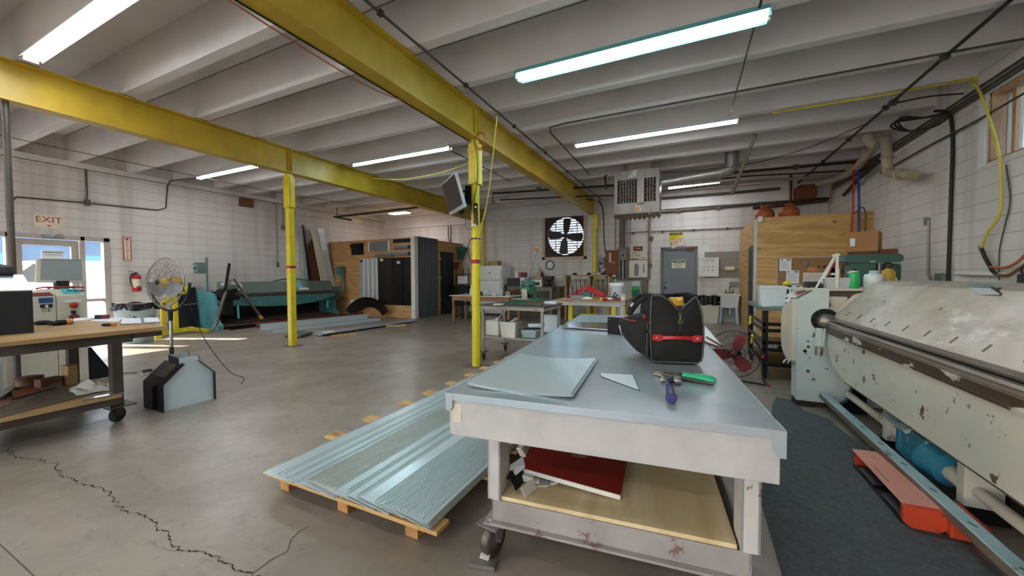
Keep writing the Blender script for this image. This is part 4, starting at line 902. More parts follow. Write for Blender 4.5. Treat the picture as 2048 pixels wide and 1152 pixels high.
# gloves hung on the bench and loose bits on its shelf
for i, (u, lb) in enumerate(((Vector((.865, 7.0, .72)), 'yellow glove hung on the upper rail of the black bench'), (Vector((.86, 6.75, .46)), 'yellow glove hung low on the black bench by the doorway'))):
    m = MB().ball(u, .04, (.5, .8, 1.1), jit=.1)
    for k in range(4): m.tube([u+Vector((0, -.035+.023*k, -.02)), u+Vector((-.01, -.04+.026*k, -.085-.01*(k % 2)))], .011, 6)
    m.tube([u+Vector((0, .03, .01)), u+Vector((-.005, .06, -.03))], .011, 6); tag(m.build('work_glove', 'bright_yellow'), lb, 'glove', 'yellow gloves on the black bench')
rnd = random.Random(3)
bits = [('grey rag', 'rag', 'rag'), ('white cap', 'cap', 'white_paint'), ('dark clamp', 'clamp', 'dark_steel'), ('purple roll', 'tape roll', 'navy_paint'), ('red fitting', 'fitting', 'dark_red'), ('pale sponge', 'sponge', 'off_white'), ('black fitting', 'fitting', 'black_plastic'), ('silver fitting', 'fitting', 'chrome')]
for i, (nm, cat, mt) in enumerate(bits):
    p = Vector((.97+.075*i, 6.1+.06*(i % 3), .402)); m = MB()
    if cat == 'tape roll': m.ring(p+Vector((0, 0, .04)), .03, .014, (0, 1, .3))
    elif cat in ('cap', 'fitting'): m.lathe(p, [(.03, 0), (.035, .01), (.03, .05), (.02, .07), (.012, .075)], 14)
    elif cat == 'clamp': m.bar(p+Vector((-.05, 0, .015)), p+Vector((.05, .03, .015)), .02, .03).cyl(p+Vector((.03, .02, .0)), p+Vector((.03, .02, .08)), .012)
    else: m.ball(p+Vector((0, 0, .03)), .045, (1.2, 1, .65), jit=.15)
    tag(m.build(cat.replace(' ', '_'), mt), nm+' among the clutter on the upper shelf of the black bench', cat)
for k in range(4):
    m = MB().tube([(1.12+.05*k, 6.02, .245), (1.13+.05*k, 6.0, .275), (1.15+.05*k, 6.0, .30)], .012, 8); tag(m.build('white_fitting', 'white_paint'), 'small white curved fitting on the lowest shelf of the black bench', 'fitting', 'white fittings on the lowest shelf')
def bin_(name, label, c, w, d, h, mat, rz=0, rim=.012, tp=.9, cat='bin', lid=None):
    t = thing(name, label, cat, c, rz); b = MB(); w0, d0 = w*tp, d*tp
    b.taper((0, 0, 0), (w0, d0), (w, d), 0, h*.9); b.build('tub', mat, t, True, bevel=.006)
    r_ = MB().taper((0, 0, 0), (w+.01, d+.01), (w+.016, d+.016), h*.86, h); r_.build('rim' if not lid else 'lid', lid or mat, t, True, bevel=.004)
    return t
bin_('storage_bin', 'white plastic bin on the black steel bench', (1.03, 6.35, .976), .31, .28, .28, 'white_plastic')
bin_('storage_tub', 'clear plastic tub beside the white bin on the black bench', (1.32, 6.25, .976), .2, .18, .17, 'frosted')
tag(MB().box(1.195, 1.21, 6.22, 6.3, .976, 1.04).build('white_box', 'white_paint'), 'tiny white box between the white bin and clear tub', 'box')
m = MB().surf(lambda s, v: (.9+.11*s, 6.05+.3*v, .978+.008*math.sin(3*s)), 4, 4, (0, 0, -.002)); tag(m.build('paper_sheet', 'paper'), 'sheet of paper at the bench edge beside the white bin', 'paper')
t = thing('yellow_spring_clamp', 'yellow and black clamp perched behind the white bin', 'clamp', (1.33, 6.62, .976))
MB().cyl((1.27, 6.65, .976), (1.27, 6.65, 1.25), .02).build('stem', 'black_plastic', t); MB().ball((1.265, 6.65, 1.28), .05, (1, 1, .8)).build('knob', 'bright_yellow', t); MB().tube([(1.23, 6.62, 1.25), (1.3, 6.62, 1.24), (1.33, 6.62, 1.19)], .018, 8).build('jaw', 'black_plastic', t)

# ================================================================ PLYWOOD ROOM (right back)
t = thing('plywood_room', 'tall unpainted plywood room in the back corner by the side wall', 'room partition', (2.2, 11, 0))
PZ = 2.68
MB().box(1.34, XR-.001, 10.1, 10.13, 0, PZ).build('front_panel', 'ply_yellow', t)
sd = MB().box(1.31, 1.34, 10.2, 10.35, 0, PZ).box(1.31, 1.34, 11.15, YB-.001, 0, PZ).box(1.31, 1.34, 10.35, 11.15, 2.1, PZ); sd.build('side_panel', 'ply_yellow_y', t)
MB().box(1.30, 1.35, 10.09, 10.2, 0, PZ-.02).build('corner_trim', 'silver_plastic', t)
MB().box(1.315, 1.335, 10.36, 11.14, .01, 2.09).build('door', 'black_paint', t)
MB().box(1.31, XR-.001, 10.1, YB-.001, PZ, PZ+.02).build('roof', 'plywood', t)
MB().cyl((1.41, 10.085, 2.6), (1.41, 10.085, 2.72), .055).build('corner_cap', 'white_paint', t)
def jar(x, lb):
    t = thing('clay_jug', lb, 'jug', (x, 10.55, PZ+.0205), 0, 'terracotta jugs on the plywood room')
    MB().lathe((0, 0, 0), [(.15, 0), (.2, .03), (.2, .16), (.14, .24), (.07, .27)], 24).build('body', 'terracotta', t, True); MB().lathe((0, 0, 0), [(.065, .26), (.07, .3), (.09, .31), (.09, .33), (0, .332)], 20).build('neck', 'terracotta', t, True)
jar(1.55, 'rust coloured jug at the corner on top of the plywood room'); jar(2.02, 'rust coloured jug next to the pipe on top of the plywood room')
t = thing('cork_board', 'cork notice board with papers fixed to the plywood room', 'notice board', (2.35, 10.09, .86))
MB().box(1.735, 3.0, 10.075, 10.098, .82, 1.785).build('cork', 'cork', t); fr = MB()
fr.box(1.72, 3.02, 10.065, 10.098, 1.78, 1.8).box(1.72, 1.74, 10.065, 10.098, .8, 1.8).box(3.0, 3.02, 10.065, 10.098, .8, 1.8).box(1.72, 3.02, 10.065, 10.098, .8, .82); fr.build('frame', 'alu_frame', t)
YN = 10.073
def note(x0, x1, z0, z1, lb, mat='paper', lines=5, head=None):
    t = thing('paper_notice', lb, 'notice', ((x0+x1)/2, YN, z0), 0, 'papers on the cork board')
    MB().box(x0, x1, YN-.002, YN, z0, z1).build('sheet', mat, t); l = MB(); h = (z1-z0)
    for i in range(lines): z = z1-h*(.3+.6*i/max(1, lines)); l.box(x0+.03, x1-.03-.04*(i % 2), YN-.0028, YN-.002, z, z+.008)
    if lines: l.build('writing', 'grey_plastic', t)
    if head: MB().box(x1-.09, x1-.015, YN-.003, YN-.002, z1-.04, z1-.018).box(x0+.03, x0+.055, YN-.003, YN-.002, z1-.042, z1-.015).build('printed_heading', head, t)
note(1.775, 1.99, 1.5, 1.77, 'white form pinned at the upper corner of the cork board', head='ink')
note(1.9, 2.13, 1.22, 1.505, 'white form pinned below the corner form on the cork board', head='ink')
note(1.95, 2.17, .95, 1.19, 'white form pinned lowest, half hidden by the tubs', head='ink')
note(2.2, 2.6, 1.19, 1.46, 'wide handwritten cream sheet in the middle of the cork board', 'off_white', 3)
note(2.52, 2.78, 1.15, 1.4, 'dark photo print beside the handwritten sheet on the cork board', 'dark_red', 0)
note(2.68, 2.82, 1.32, 1.55, 'plain pale sheet behind the white stick frame', 'paper', 0)
note(2.6, 2.75, 1.45, 1.65, 'red white and blue card on the cork board', 'flag_red', 2)
m = MB().surf(lambda s, v: (2.27+.2*s, YN-.006-.02*math.sin(PI*s), 1.47+.1*v), 6, 2, (0, -.002, 0)); tag(m.build('orange_flyer', 'skin_orange'), 'curled orange flyer above the handwritten sheet on the cork board', 'flyer')
m = MB().lathe((2.25, YN-.001, 1.64), [(0, 0), (.05, 0), (.05, .01), (0, .012)], 18, axis=(0, -1, 0)); tag(m.build('round_badge', 'grey_plastic'), 'round grey badge near the top of the cork board', 'badge')
for x, lb in ((2.46, 'small dark oval clip nearest the round badge'), (2.56, 'small dark oval clip next to the red white and blue card')):
    m = MB().lathe((x, YN-.001, 1.58), [(0, 0), (.03, 0), (.025, .012), (0, .014)], 14, axis=(0, -1, 0), sy=.6); tag(m.build('clip', 'ink'), lb, 'clip', 'oval clips on the cork board')
# red striped screwdriver rack at the board
t = thing('red_tool_rack', 'rack of red-handled drivers hanging at the end of the cork board', 'tool rack', (2.93, 10.05, 1.2))
MB().box(2.84, 3.02, 10.03, 10.062, 1.46, 1.52).build('rack_bar', 'black_paint', t)
for k in range(6): MB().cyl((2.855+.03*k, 10.035, 1.2), (2.855+.03*k, 10.035, 1.62), .008).build('driver', 'hose_red' if k % 2 else 'black_plastic', t)

# drill press standing behind the white press
t = thing('drill_press', 'dark green drill press with a long belt cover behind the white press', 'drill press', (2.5, 7.5, 0))
MB().prism([(2.13, 1.6), (2.13, 1.69), (2.16, 1.71), (2.74, 1.715), (2.79, 1.68), (2.79, 1.61), (2.76, 1.59), (2.16, 1.59)], 'y', 7.38, 7.72).build('belt_cover', 'machine_green', t, bevel=.012)
MB().prism([(2.2, 1.58), (2.5, 1.58), (2.5, 1.3), (2.4, 1.22), (2.2, 1.3)], 'y', 7.42, 7.66).build('head', 'machine_green', t, bevel=.01)
mo = MB().cyl((2.72, 7.55, 1.3), (2.72, 7.55, 1.57), .095, n=20)
for k in range(12): a = 2*PI*k/12; mo.cbox((2.72+.098*math.cos(a), 7.55+.098*math.sin(a), 1.44), (.012, .008, .22), a)
mo.build('motor', 'machine_green', t); MB().box(2.66, 2.75, 7.445, 7.452, 1.31, 1.36).build('plate', 'off_white', t)
MB().cyl((2.58, 7.55, 0.03), (2.58, 7.55, 1.58), .045).build('column', 'steel', t); MB().box(2.35, 2.8, 7.3, 7.8, 0, .05).build('base', 'machine_green', t, bevel=.01); MB().box(2.15, 2.6, 7.35, 7.75, .9, .93).build('work_table', 'dark_steel', t, bevel=.004)
MB().cyl((2.28, 7.54, 1.05), (2.28, 7.54, 1.25), .02).build('chuck', 'steel', t); MB().box(2.42, 2.48, 7.377, 7.38, 1.595, 1.61).build('badge', 'white_paint', t)
t = thing('cardboard_box', 'brown cardboard box with a printed label on top of the drill press', 'cardboard box', (2.4, 7.55, 1.716))
bx = MB().cbox((2.42, 7.62, 1.91), (.36, .36, .3), -.45); bx.build('carton', 'cardboard', t)
MB().plate([(2.198,7.440,1.960), (2.257,7.440,1.957), (2.259,7.440,1.843), (2.200,7.440,1.838)], (0, -.002, 0)).build('label', 'paper', t)
MB().cbox((2.42, 7.6, 1.74), (.34, .3, .045), -.1).build('bottom_flap', 'cardboard_dark', t)
m = MB().cbox((2.63, 7.5, 1.75), (.2, .22, .066), 0); tag(m.build('cardboard_tray', 'cardboard_dark'), 'flat dark cardboard tray next to the carton on the drill press', 'cardboard box')

# ================================================================ LEFT WORKBENCH
t = thing('workbench', 'rolling steel-framed workbench with a plywood top near the exit door', 'workbench', (-5.5, .6, 0))
BX0, BX1, BY0, BY1 = -6.55, -4.9, -.9, 2.0
MB().box(BX0, BX1, BY0, BY1, .858, .9).build('bench_top', 'bench_wood', t, bevel=.006)
fr = MB(); fr.box(BX0+.1, BX0+.16, BY0+.1, BY1-.25, .77, .858).box(BX1-.14, BX1-.08, BY0+.1, BY1-.25, .77, .858).box(BX0+.1, BX1-.1, BY1-.31, BY1-.25, .77, .858).box(BX0+.1, BX1-.1, BY0+.1, BY0+.16, .77, .858)
fr.box(BX1-.14, BX1-.08, BY1-.26, BY1-.02, .80, .858); fr.build('top_frame', 'dark_steel', t)
for x in (-5.04, -6.08):
    for y in (1.64, -.7):
        MB().box(x-.04, x+.04, y-.04, y+.04, .17, .8).build('leg', 'dark_steel', t, bevel=.004)
        MB().box(x-.1, x+.13, y-.1, y+.1, .16, .172).build('foot_plate', 'dark_steel', t); caster(t, x, y, .07, .16, rz=.4, w=.05, mat='dark_steel', local=False)
sh = MB().box(-6.1, -4.86, -.8, 1.62, .272, .29); sh.build('shelf', 'bench_wood', t); MB().box(-4.95, -4.90, -.8, 1.62, .2, .272).box(-6.1, -6.05, -.8, 1.62, .2, .272).build('shelf_rail', 'dark_steel', t)
# console box on the bench
za = (-5.450,1.262,1.292)[2]; zb = (-5.680,1.283,1.445)[2]
t = thing('control_console', 'black console with a sloping bright metal top on the plywood bench', 'console', (-5.8, .7, .9))
yb = 1.24
MB().prism([(-5.45, .9), (-5.45, za), (-5.69, zb-.02), (-6.0, zb-.02), (-6.0, .9)], 'y', -.3, yb).build('cabinet', 'black_paint', t, bevel=.004)
MB().prism([(-5.445, za), (-5.68, zb-.01), (-5.69, zb-.02), (-5.45, za-.01)], 'y', -.3, yb+.002).build('sloped_top', 'galv', t)
lid = MB().prism([(-5.66, zb-.02), (-5.64, zb), (-5.66, zb+.07), (-6.0, zb+.09), (-6.0, zb-.02)], 'y', -.3, yb-.06); lid.build('padded_lid', 'black_plastic', t, bevel=.012)
# things on the bench
def px(u, v, z): pass
t = thing('work_glove', 'black and orange work glove lying on the plywood bench', 'glove', (-6.596,1.675,0.900))
p = Vector((-5.796,1.475,0.940)); MB().tube([p+Vector((.02, -.06, -.005)), p, p+Vector((-.03, .08, .0))], [.03, .042, .04], 10).build('palm', 'black_fabric', t)
q = MB()
for k in range(4): q.tube([p+Vector((.02*k-.03, -.05, .0)), p+Vector((.025*k-.02, -.1-.01*(k % 2), -.015))], .013, 6)
q.tube([p+Vector((-.03, -.01, 0)), p+Vector((-.07, -.05, -.012))], .013, 6); q.build('finger', 'black_fabric', t)
c0 = p+Vector((-.03, .08, 0)); MB().tube([c0, c0+Vector((-.02, .07, 0))], [.043, .05], 12).build('cuff', 'skin_orange', t); t.scale = (.7, .7, .7)
m = MB().ball(Vector((-6.250,1.485,0.900))+Vector((0, 0, .0245)), .06, (.8, 1.2, .4), jit=.06); tag(m.build('dark_rag', 'black_fabric'), 'dark crumpled rag next to the console on the bench', 'rag')
def flat(lb, pts, mat, th=.003, cat='paper', nm='paper_sheet', group=None):
    m = MB().plate(pts, (0, 0, th)); return tag(m.build(nm, mat), lb, cat, group)
flat('open white booklet on the bench beside the glove', [(-6.323,1.687,0.900), (-6.445,1.899,0.900), (-6.684,2.031,0.900), (-6.788,1.866,0.900)], 'paper', .012, 'booklet', 'booklet')
flat('loose sheets of paper in the middle of the bench', [(-6.306,1.850,0.901), (-5.866,1.937,0.900), (-6.362,2.170,0.900), (-6.744,2.068,0.900)], 'paper', .004)
def clipboard(pts, lb):
    t = thing('clipboard', lb, 'clipboard', pts[0], 0, 'clipboards on the bench'); MB().plate(pts, (0, 0, .006)).build('board', 'brown_grey', t)
    c = sum((Vector(p) for p in pts), Vector())/4; MB().plate([c+(Vector(p)-c)*.93+Vector((0, 0, .0062)) for p in pts], (0, 0, .004)).build('paper', 'paper', t)
    a, b = Vector(pts[2]), Vector(pts[3]); k = MB().bar(a.lerp(b, .35)+Vector((.03, 0, .016)), a.lerp(b, .65)+Vector((.03, 0, .016)), .04, .014); k.cyl(a.lerp(b, .38)+Vector((.01, 0, .03)), a.lerp(b, .62)+Vector((.01, 0, .03)), .012); k.build('clip', 'chrome', t)
clipboard([(-5.467,1.823,0.901), (-5.355,1.964,0.900), (-6.097,2.224,0.900), (-6.248,2.099,0.900)], 'clipboard with white paper nearer the middle of the bench')
clipboard([(-5.398,1.992,0.901), (-5.339,2.116,0.901), (-5.972,2.339,0.900), (-6.074,2.234,0.900)], 'clipboard with white paper at the corner of the bench')
t = thing('hand_tool', 'small black tool with an orange collar at the edge of the bench', 'tool', (-5.658,1.789,0.900))
a, b = Vector((-5.488,1.692,0.915)), Vector((-5.404,1.772,0.915)); MB().tube([a, a.lerp(b, .2), a.lerp(b, .75)], [.008, .017, .017], 10).build('body', 'black_plastic', t); MB().tube([a.lerp(b, .72), b], .018, 10).build('collar', 'orange', t)
t = thing('stapler', 'black and red small tool at the back of the bench', 'tool', (-6.807,2.110,0.900))
a, b = Vector((-6.485,1.946,0.930)), Vector((-6.406,2.042,0.930)); MB().bar(a, a.lerp(b, .5), .04, .05).build('body', 'black_plastic', t, bevel=.005); MB().bar(a.lerp(b, .5), b, .045, .05).build('red_end', 'dark_red', t, bevel=.005)
# stuff on the lower shelf
m = MB().plate([(-5.284,1.002,0.305), (-5.708,1.443,0.360), (-5.119,1.412,0.292), (-4.944,0.935,0.292)], (.003, 0, .004)); t = tag(m.build('bent_plate', 'brown_grey'), 'long bent grey plate with pencilled writing on the bench shelf', 'metal plate')
m = MB().plate([Vector(p)+Vector((.006, 0, .006)) for p in ((-5.441,1.087,0.322), (-5.534,1.373,0.345), (-5.487,1.367,0.338), (-5.402,1.084,0.315))], (.001, 0, .001)); m.build('pencil_note', 'ink', t)
m = MB()
def ragf(s, v):
    p = Vector((-5.196,1.377,0.292)).lerp(Vector((-5.112,1.670,0.292)), s)+Vector((-.32*v, .02, 0)); return p+Vector((.02*math.sin(9*s+5*v), .015*math.sin(7*v), .012+abs(math.sin(PI*s)*math.sin(PI*v))*(.07+.022*math.sin(15*s+3*v)+.018*math.cos(17*v-5*s)+.012*math.sin(29*s+11*v))))
m.surf(ragf, 40, 28, (0, 0, -.004)); tag(m.build('white_rag', 'rag'), 'crumpled white rag on the lower shelf of the bench', 'rag')
m = MB().lathe((-6.047,1.334,0.292), [(.09, 0), (.095, .01), (.095, .11), (.07, .115), (0, .113)], 24); tag(m.build('dark_tin', 'dark_wood'), 'low dark round tin on the bench shelf', 'tin')
m = MB().cbox(Vector((-5.869,1.416,0.292))+Vector((0, 0, .05)), (.1, .16, .1), .2); tag(m.build('wood_block', 'dark_wood', bevel=.003), 'dark rectangular wooden block on the bench shelf', 'block')
m = MB().cbox(Vector((-5.860,1.557,0.292))+Vector((0, 0, .1)), (.09, .08, .2), .3); tag(m.build('wood_block', 'bench_wood', bevel=.004), 'upright honey-coloured wooden block on the bench shelf', 'block')
m = MB().plate([(-5.543,1.135,0.293), (-5.703,1.430,0.293), (-5.941,1.474,0.293), (-5.953,1.191,0.293)], (0, 0, .02)); tag(m.build('rusty_sheet', 'terracotta'), 'rusty orange sheet lying flat on the bench shelf', 'metal sheet')
for k, (a, b) in enumerate((((-5.019,1.438,0.298), (-5.034,1.684,0.298)), ((-4.958,1.389,0.298), (-4.924,1.646,0.298)))):
    m = MB().bar(a, b, .05, .012); tag(m.build('metal_strip', ['galv', 'chrome'][k]), ['bright metal strip nearer the rag on the bench shelf', 'bright metal strip at the front edge of the bench shelf'][k], 'metal strip', 'metal strips on the bench shelf')
m = MB().plate([(-5.913,1.124,0.293), (-6.300,1.310,0.293), (-6.132,1.290,0.293), (-5.623,1.068,0.293)], (0, 0, .03)); tag(m.build('scrap_sheet', 'galv'), 'crumpled bright scrap sheet at the far end of the bench shelf', 'metal scrap')

# ================================================================ ANGULAR SHEET METAL HOUSING ON THE FLOOR
t = thing('sheet_metal_housing', 'house-shaped grey and black sheet metal box standing on the floor', 'metal housing', (-5.2, 2.18, 0))
yl, yr = 1.95, 2.42; z1 = .285; z2 = .47
pf = [(yl, 0), (yl, z1), (2.14, z2), (2.28, z2), (yr, z1+.03), (yr, 0)]
MB().plate([(-4.96, y, z) for y, z in pf], (-.003, 0, 0)).build('front_panel', 'panel_pale', t)
sk = MB()
for a, b in ((0, 1), (1, 2), (3, 4), (4, 5)):
    (ya, za_), (yb_, zb_) = pf[a], pf[b]; d = Vector((0, yb_-ya, zb_-za_)).normalized(); nn = Vector((0, d.z, -d.y))*-.004
    sk.plate([(-4.915, ya, za_), (-4.915, yb_, zb_), (-5.34, yb_, zb_), (-5.34, ya, za_)], nn)
sk.build('shell', 'black_metal', t)
MB().plate([(-5.337, y, z) for y, z in pf], (-.003, 0, 0)).build('rear_panel', 'panel_pale', t)
MB().plate([(-4.99, 2.12, .46), (-4.99, 2.3, .46), (-4.99, 2.3, .53), (-4.99, 2.12, .53)], (-.003, 0, 0)).build('neck_panel', 'panel_pale', t); nk = MB().plate([(-5.2, 2.12, .46), (-5.2, 2.3, .46), (-5.2, 2.3, .55), (-5.2, 2.12, .55)], (-.003, 0, 0)); nk.build('neck_panel', 'panel_pale', t)
MB().plate([(-4.99, 2.118, .45), (-5.2, 2.118, .45), (-5.2, 2.118, .55), (-4.99, 2.118, .53)], (0, -.004, 0)).build('neck_flange', 'black_metal', t); MB().box(-5.05, -4.985, 2.3, 2.304, .46, .53).build('neck_flange', 'black_metal', t); MB().box(-5.26, -5.197, 2.3, 2.304, .46, .55).build('neck_flange', 'black_metal', t)
fl_ = MB().plate([(-4.914, yl-.006, 0), (-4.914, yl-.006, z1), (-5.0, yl-.006, z1), (-5.0, yl-.006, 0)], (0, -.004, 0)); fl_.plate([(-5.06, yl-.005, .02), (-5.06, yl-.005, z1-.02), (-5.09, yl-.005, z1-.02), (-5.09, yl-.005, .02)], (0, -.03, 0)); fl_.plate([(-5.0, 2.0, z1+.055), (-5.0, 2.11, z2-.02), (-5.2, 2.11, z2-.02), (-5.2, 2.0, z1+.055)], (0, -.004, .012), 1); fl_.build('side_flange', ['black_metal', 'chrome'], t)  # chrome plate laid on the black slope stands for its reflected light

# ================================================================ PEDESTAL FAN
def blades(mb, c, ax, n, r0, r1, wd, tw=.45, ph=0):
    ax = Vector(ax).normalized(); a = ax.cross(Vector((0, 0, 1))).normalized(); b = ax.cross(a)
    for k in range(n):
        an = 2*PI*k/n+ph; u = a*math.cos(an)+b*math.sin(an); v = -a*math.sin(an)+b*math.cos(an)
        def fn(s, q): 
            r = r0+(r1-r0)*s; wl = wd*(.45+.75*math.sin(PI*min(1, s*.62+.12)))
            if s > .85: wl *= 1-.35*((s-.85)/.15)**2
            return c+u*r+v*(q-.5)*wl+ax*(.5-q)*wl*tw
        mb.append(MB().surf(fn, 8, 4, ax*-.003))
    return mb
def cage(c, ax, rad, depth, wires, rings, r, mat, parent, name):
    ax = Vector(ax).normalized(); a = ax.cross(Vector((0, 0, 1))).normalized(); b = ax.cross(a); m = MB()
    for s in (1, -1):
        for k in range(wires):
            an = 2*PI*k/wires; u = a*math.cos(an)+b*math.sin(an)
            m.tube([c+u*rad*.14+ax*depth*s, c+u*rad*.55+ax*depth*s*.95, c+u*rad*.88+ax*depth*s*.6, c+u*rad], r, 4)
        for q, dd in rings: m.ring(c+ax*depth*s*dd, rad*q, r*1.1, ax, 40, 4)
    m.ring(c, rad, r*2.6, ax, 48, 6)
    return m.build(name, mat, parent)
FC = Vector((-6.17, 2.5, 1.338)); FA = Vector((.19, -.98, .06)).normalized()
t = thing('pedestal_fan', 'tall pedestal fan with a wire cage and yellow hub behind the bench', 'fan', (-6.1, 2.52, 0))
cage(FC, FA, .32, .085, 30, [(.14, 1), (.5, .97), (.75, .8)], .0026, 'steel', t, 'cage')
for m in blades([], FC, FA, 3, .05, .275, .15, .5, .5): m.build('blade', 'grey_plastic', t)
MB().lathe(FC+FA*.02, [(0, .05), (.05, .04), (.06, .0), (.06, -.03)], 18, axis=FA).build('hub', 'tool_yellow', t); MB().lathe(FC+FA*.09, [(0, .012), (.032, .008), (.036, 0), (0, 0)], 18, axis=FA).build('badge', 'black_plastic', t)
MB().lathe(FC-FA*.2, [(0, 0), (.06, .0), (.075, .03), (.08, .12), (.05, .15), (0, .15)], 18, axis=FA).build('motor', 'tool_yellow', t)
sd_ = FA.cross(Vector((0, 0, 1))).normalized(); yk = []
for k in range(13): a = PI*k/12; yk.append(FC+sd_*math.cos(a)*.35-Vector((0, 0, 1))*math.sin(a)*.37-FA*.05)
MB().tube(yk, .017, 8).build('yoke', 'black_plastic', t)
bp = FC-FA*.05; MB().cyl(bp+Vector((0, 0, -.36)), bp+Vector((0, 0, -.5)), .03, .022).build('collar', 'black_plastic', t); MB().cyl(bp+Vector((0, 0, -.48)), bp+Vector((0, 0, -.85)), .02).build('pole', 'chrome', t); MB().cyl(bp+Vector((0, 0, -.85)), (bp.x, bp.y, .04), .026).build('lower_pole', 'black_paint', t)
MB().lathe((bp.x, bp.y, 0), [(.25, 0), (.26, .012), (.24, .03), (.06, .05), (.03, .08), (0, .08)], 32).build('base', 'black_paint', t)
m = MB().tube([FC-FA*.2, FC-FA*.22+Vector((.03, .05, -.3)), (-6.2, 2.95, .5), (-6.05, 3.15, .05), (-5.6, 3.1, .008), (-5.3, 2.9, .008)], .005, 6, smooth=6); tag(m.build('fan_cable', 'cable_black'), 'thin black cord running from the pedestal fan down to the floor', 'cord')
m = MB().tube([(-7.499,2.483,0.008), (-7.340,2.618,0.008)], .005, 6); tag(m.build('floor_cable', 'cable_black'), 'short black cord lying on the floor near the metal housing', 'cord')
t = tag(MB().lathe((-7.353,2.678,0.000), [(.03, 0), (.03, .1), (.02, .11)], 12, axis=(.4, .9, .05)).build('cord_plug', 'cable_black'), 'black plug lying on the floor near the metal housing', 'plug')
tag(MB().lathe((-7.129,2.623,0.000), [(.05, 0), (.06, .006), (.03, .014), (0, .014)], 20).build('steel_disc', 'chrome'), 'small shiny round disc on the floor at the metal housing', 'disc')

# ================================================================ CONTROL PEDESTAL behind the bench
t = thing('control_pedestal', 'beige machine control pedestal with buttons standing before the glazed door', 'control pedestal', (-8.1, 2.0, 0))
CXf, CXb = -7.45, -8.15
ya, ym, yb = (-7.450,1.722,1.126)[1], (-7.450,1.887,1.116)[1], (-7.450,2.156,1.100)[1]
zt = (-7.450,2.011,1.175)[2]; zt2 = (-7.750,2.094,1.249)[2]
MB().prism([(CXf, .0), (CXf, zt), (-7.8, zt2), (CXb, zt2), (CXb, .0)], 'y', ym+.004, yb).build('cabinet', 'beige_plastic', t, bevel=.006)
MB().prism([(CXf, .0), (CXf, zt-.005), (-7.6, zt+.04), (CXb, zt+.06), (CXb, .0)], 'y', ya-.3, ym-.004).build('cabinet', 'beige_plastic', t, bevel=.006)
MB().prism([(CXf+.002, zt-.002), (-7.58, zt+.037), (-7.58, zt+.041), (CXf+.002, zt+.004)], 'y', ya-.2, ym-.02).build('red_strip', 'dark_red', t)
def facep(u0, v0, u1, v1): pass
x_ = CXf+.003
def fp_box(p, q, nm, mat, d=.004): MB().box(x_-.004, x_+d, min(p[1], q[1]), max(p[1], q[1]), min(p[2], q[2]), max(p[2], q[2])).build(nm, mat, t)
fp_box((-7.450,1.742,1.150), (-7.450,1.861,1.085), 'blue_panel', 'ink_blue'); fp_box((-7.450,1.752,1.067), (-7.450,1.855,1.021), 'display', 'ink'); fp_box((-7.450,1.793,1.058), (-7.450,1.817,1.024), 'white_key', 'paper', .006)
fp_box((-7.450,1.952,1.112), (-7.450,2.113,1.076), 'maker_plate', 'paper')
MB().box(x_, x_+.003, (-7.450,1.770,1.136)[1], (-7.450,1.845,1.131)[1], (-7.450,1.770,1.132)[2]-.012, (-7.450,1.770,1.132)[2]).build('panel_print', 'paper', t)
text('CE', .05, (x_-.002, (-7.450,1.804,0.986)[1], (-7.450,1.804,0.986)[2]), '+x', 'ink', t, sx=1.4)
def btn(p, mat, r, nm, ring='fluid_yellow'):
    c = Vector((x_, p[1], p[2])); b = MB().cyl(c, c+Vector((.012, 0, 0)), r*1.35, n=18).build('button_ring', ring, t); MB().lathe(c+Vector((.01, 0, 0)), [(r, 0), (r*1.1, .02), (r*.8, .03), (0, .032)], 18, axis=(1, 0, 0)).build(nm, mat, b)
btn((-7.450,2.039,1.040), 'red_paint', .03, 'stop_button'); btn((-7.450,2.032,0.947), 'black_plastic', .02, 'key_switch', 'chrome'); btn((-7.450,2.039,0.873), 'dark_red', .035, 'stop_button', 'dark_red')
MB().plate([(-7.740,1.996,1.253), (-7.740,2.152,1.248), (-7.500,2.116,1.187), (-7.500,1.971,1.190)], (.003, 0, .006)).build('keypad', 'teal_button', t)
for k in range(6):
    p = Vector((-7.620,2.013,1.220))+Vector((.02*(k % 2), .06*(k//2)+.03, .006)); MB().cbox(p, (.03, .04, .02)).build('key', 'ink_blue' if k % 2 else 'white_paint', t)
# screen on an arm
sx0 = -7.9
P = [Vector(p) for p in ((-7.900,1.828,1.343), (-7.900,2.302,1.328), (-7.900,2.292,1.675), (-7.900,1.845,1.663))]
c = sum(P, Vector())/4
MB().plate(P, (-.05, 0, 0)).build('monitor_frame', 'beige_plastic', t, bevel=.01)
MB().plate([c+(p-c)*.83+Vector((.002, 0, .006)) for p in P], (.003, 0, 0)).build('monitor_screen', 'screen_grey', t)
MB().plate([c+(P[3]-c)*.84+Vector((.003, 0, .02)), c+(P[2]-c)*.84+Vector((.003, 0, .02)), c+(P[2]-c)*.84+Vector((.003, 0, .005)), c+(P[3]-c)*.84+Vector((.003, 0, .005))], (.003, 0, 0)).build('screen_bar', 'grey_plastic', t)
MB().box(-8.0, -7.88, c.y-.06, c.y+.06, zt2-.02, P[0].z+.02).build('monitor_arm', 'black_plastic', t)
w = MB()
for k in range(3): w.tube([(-7.86, c.y-.25+.1*k, zt2+.012), (-7.84, c.y-.15+.1*k, zt2+.03), (-7.88, c.y+.0+.1*k, zt2+.014)], .01, 6, smooth=4)
w.build('cable_bundle', 'hose_red', t)
MB().prism([(yb+.006, 0), (yb+.26, 0), (yb+.03, .45), (yb+.006, .45)], 'x', -7.75, -7.45).build('side_foot', 'black_metal', t)
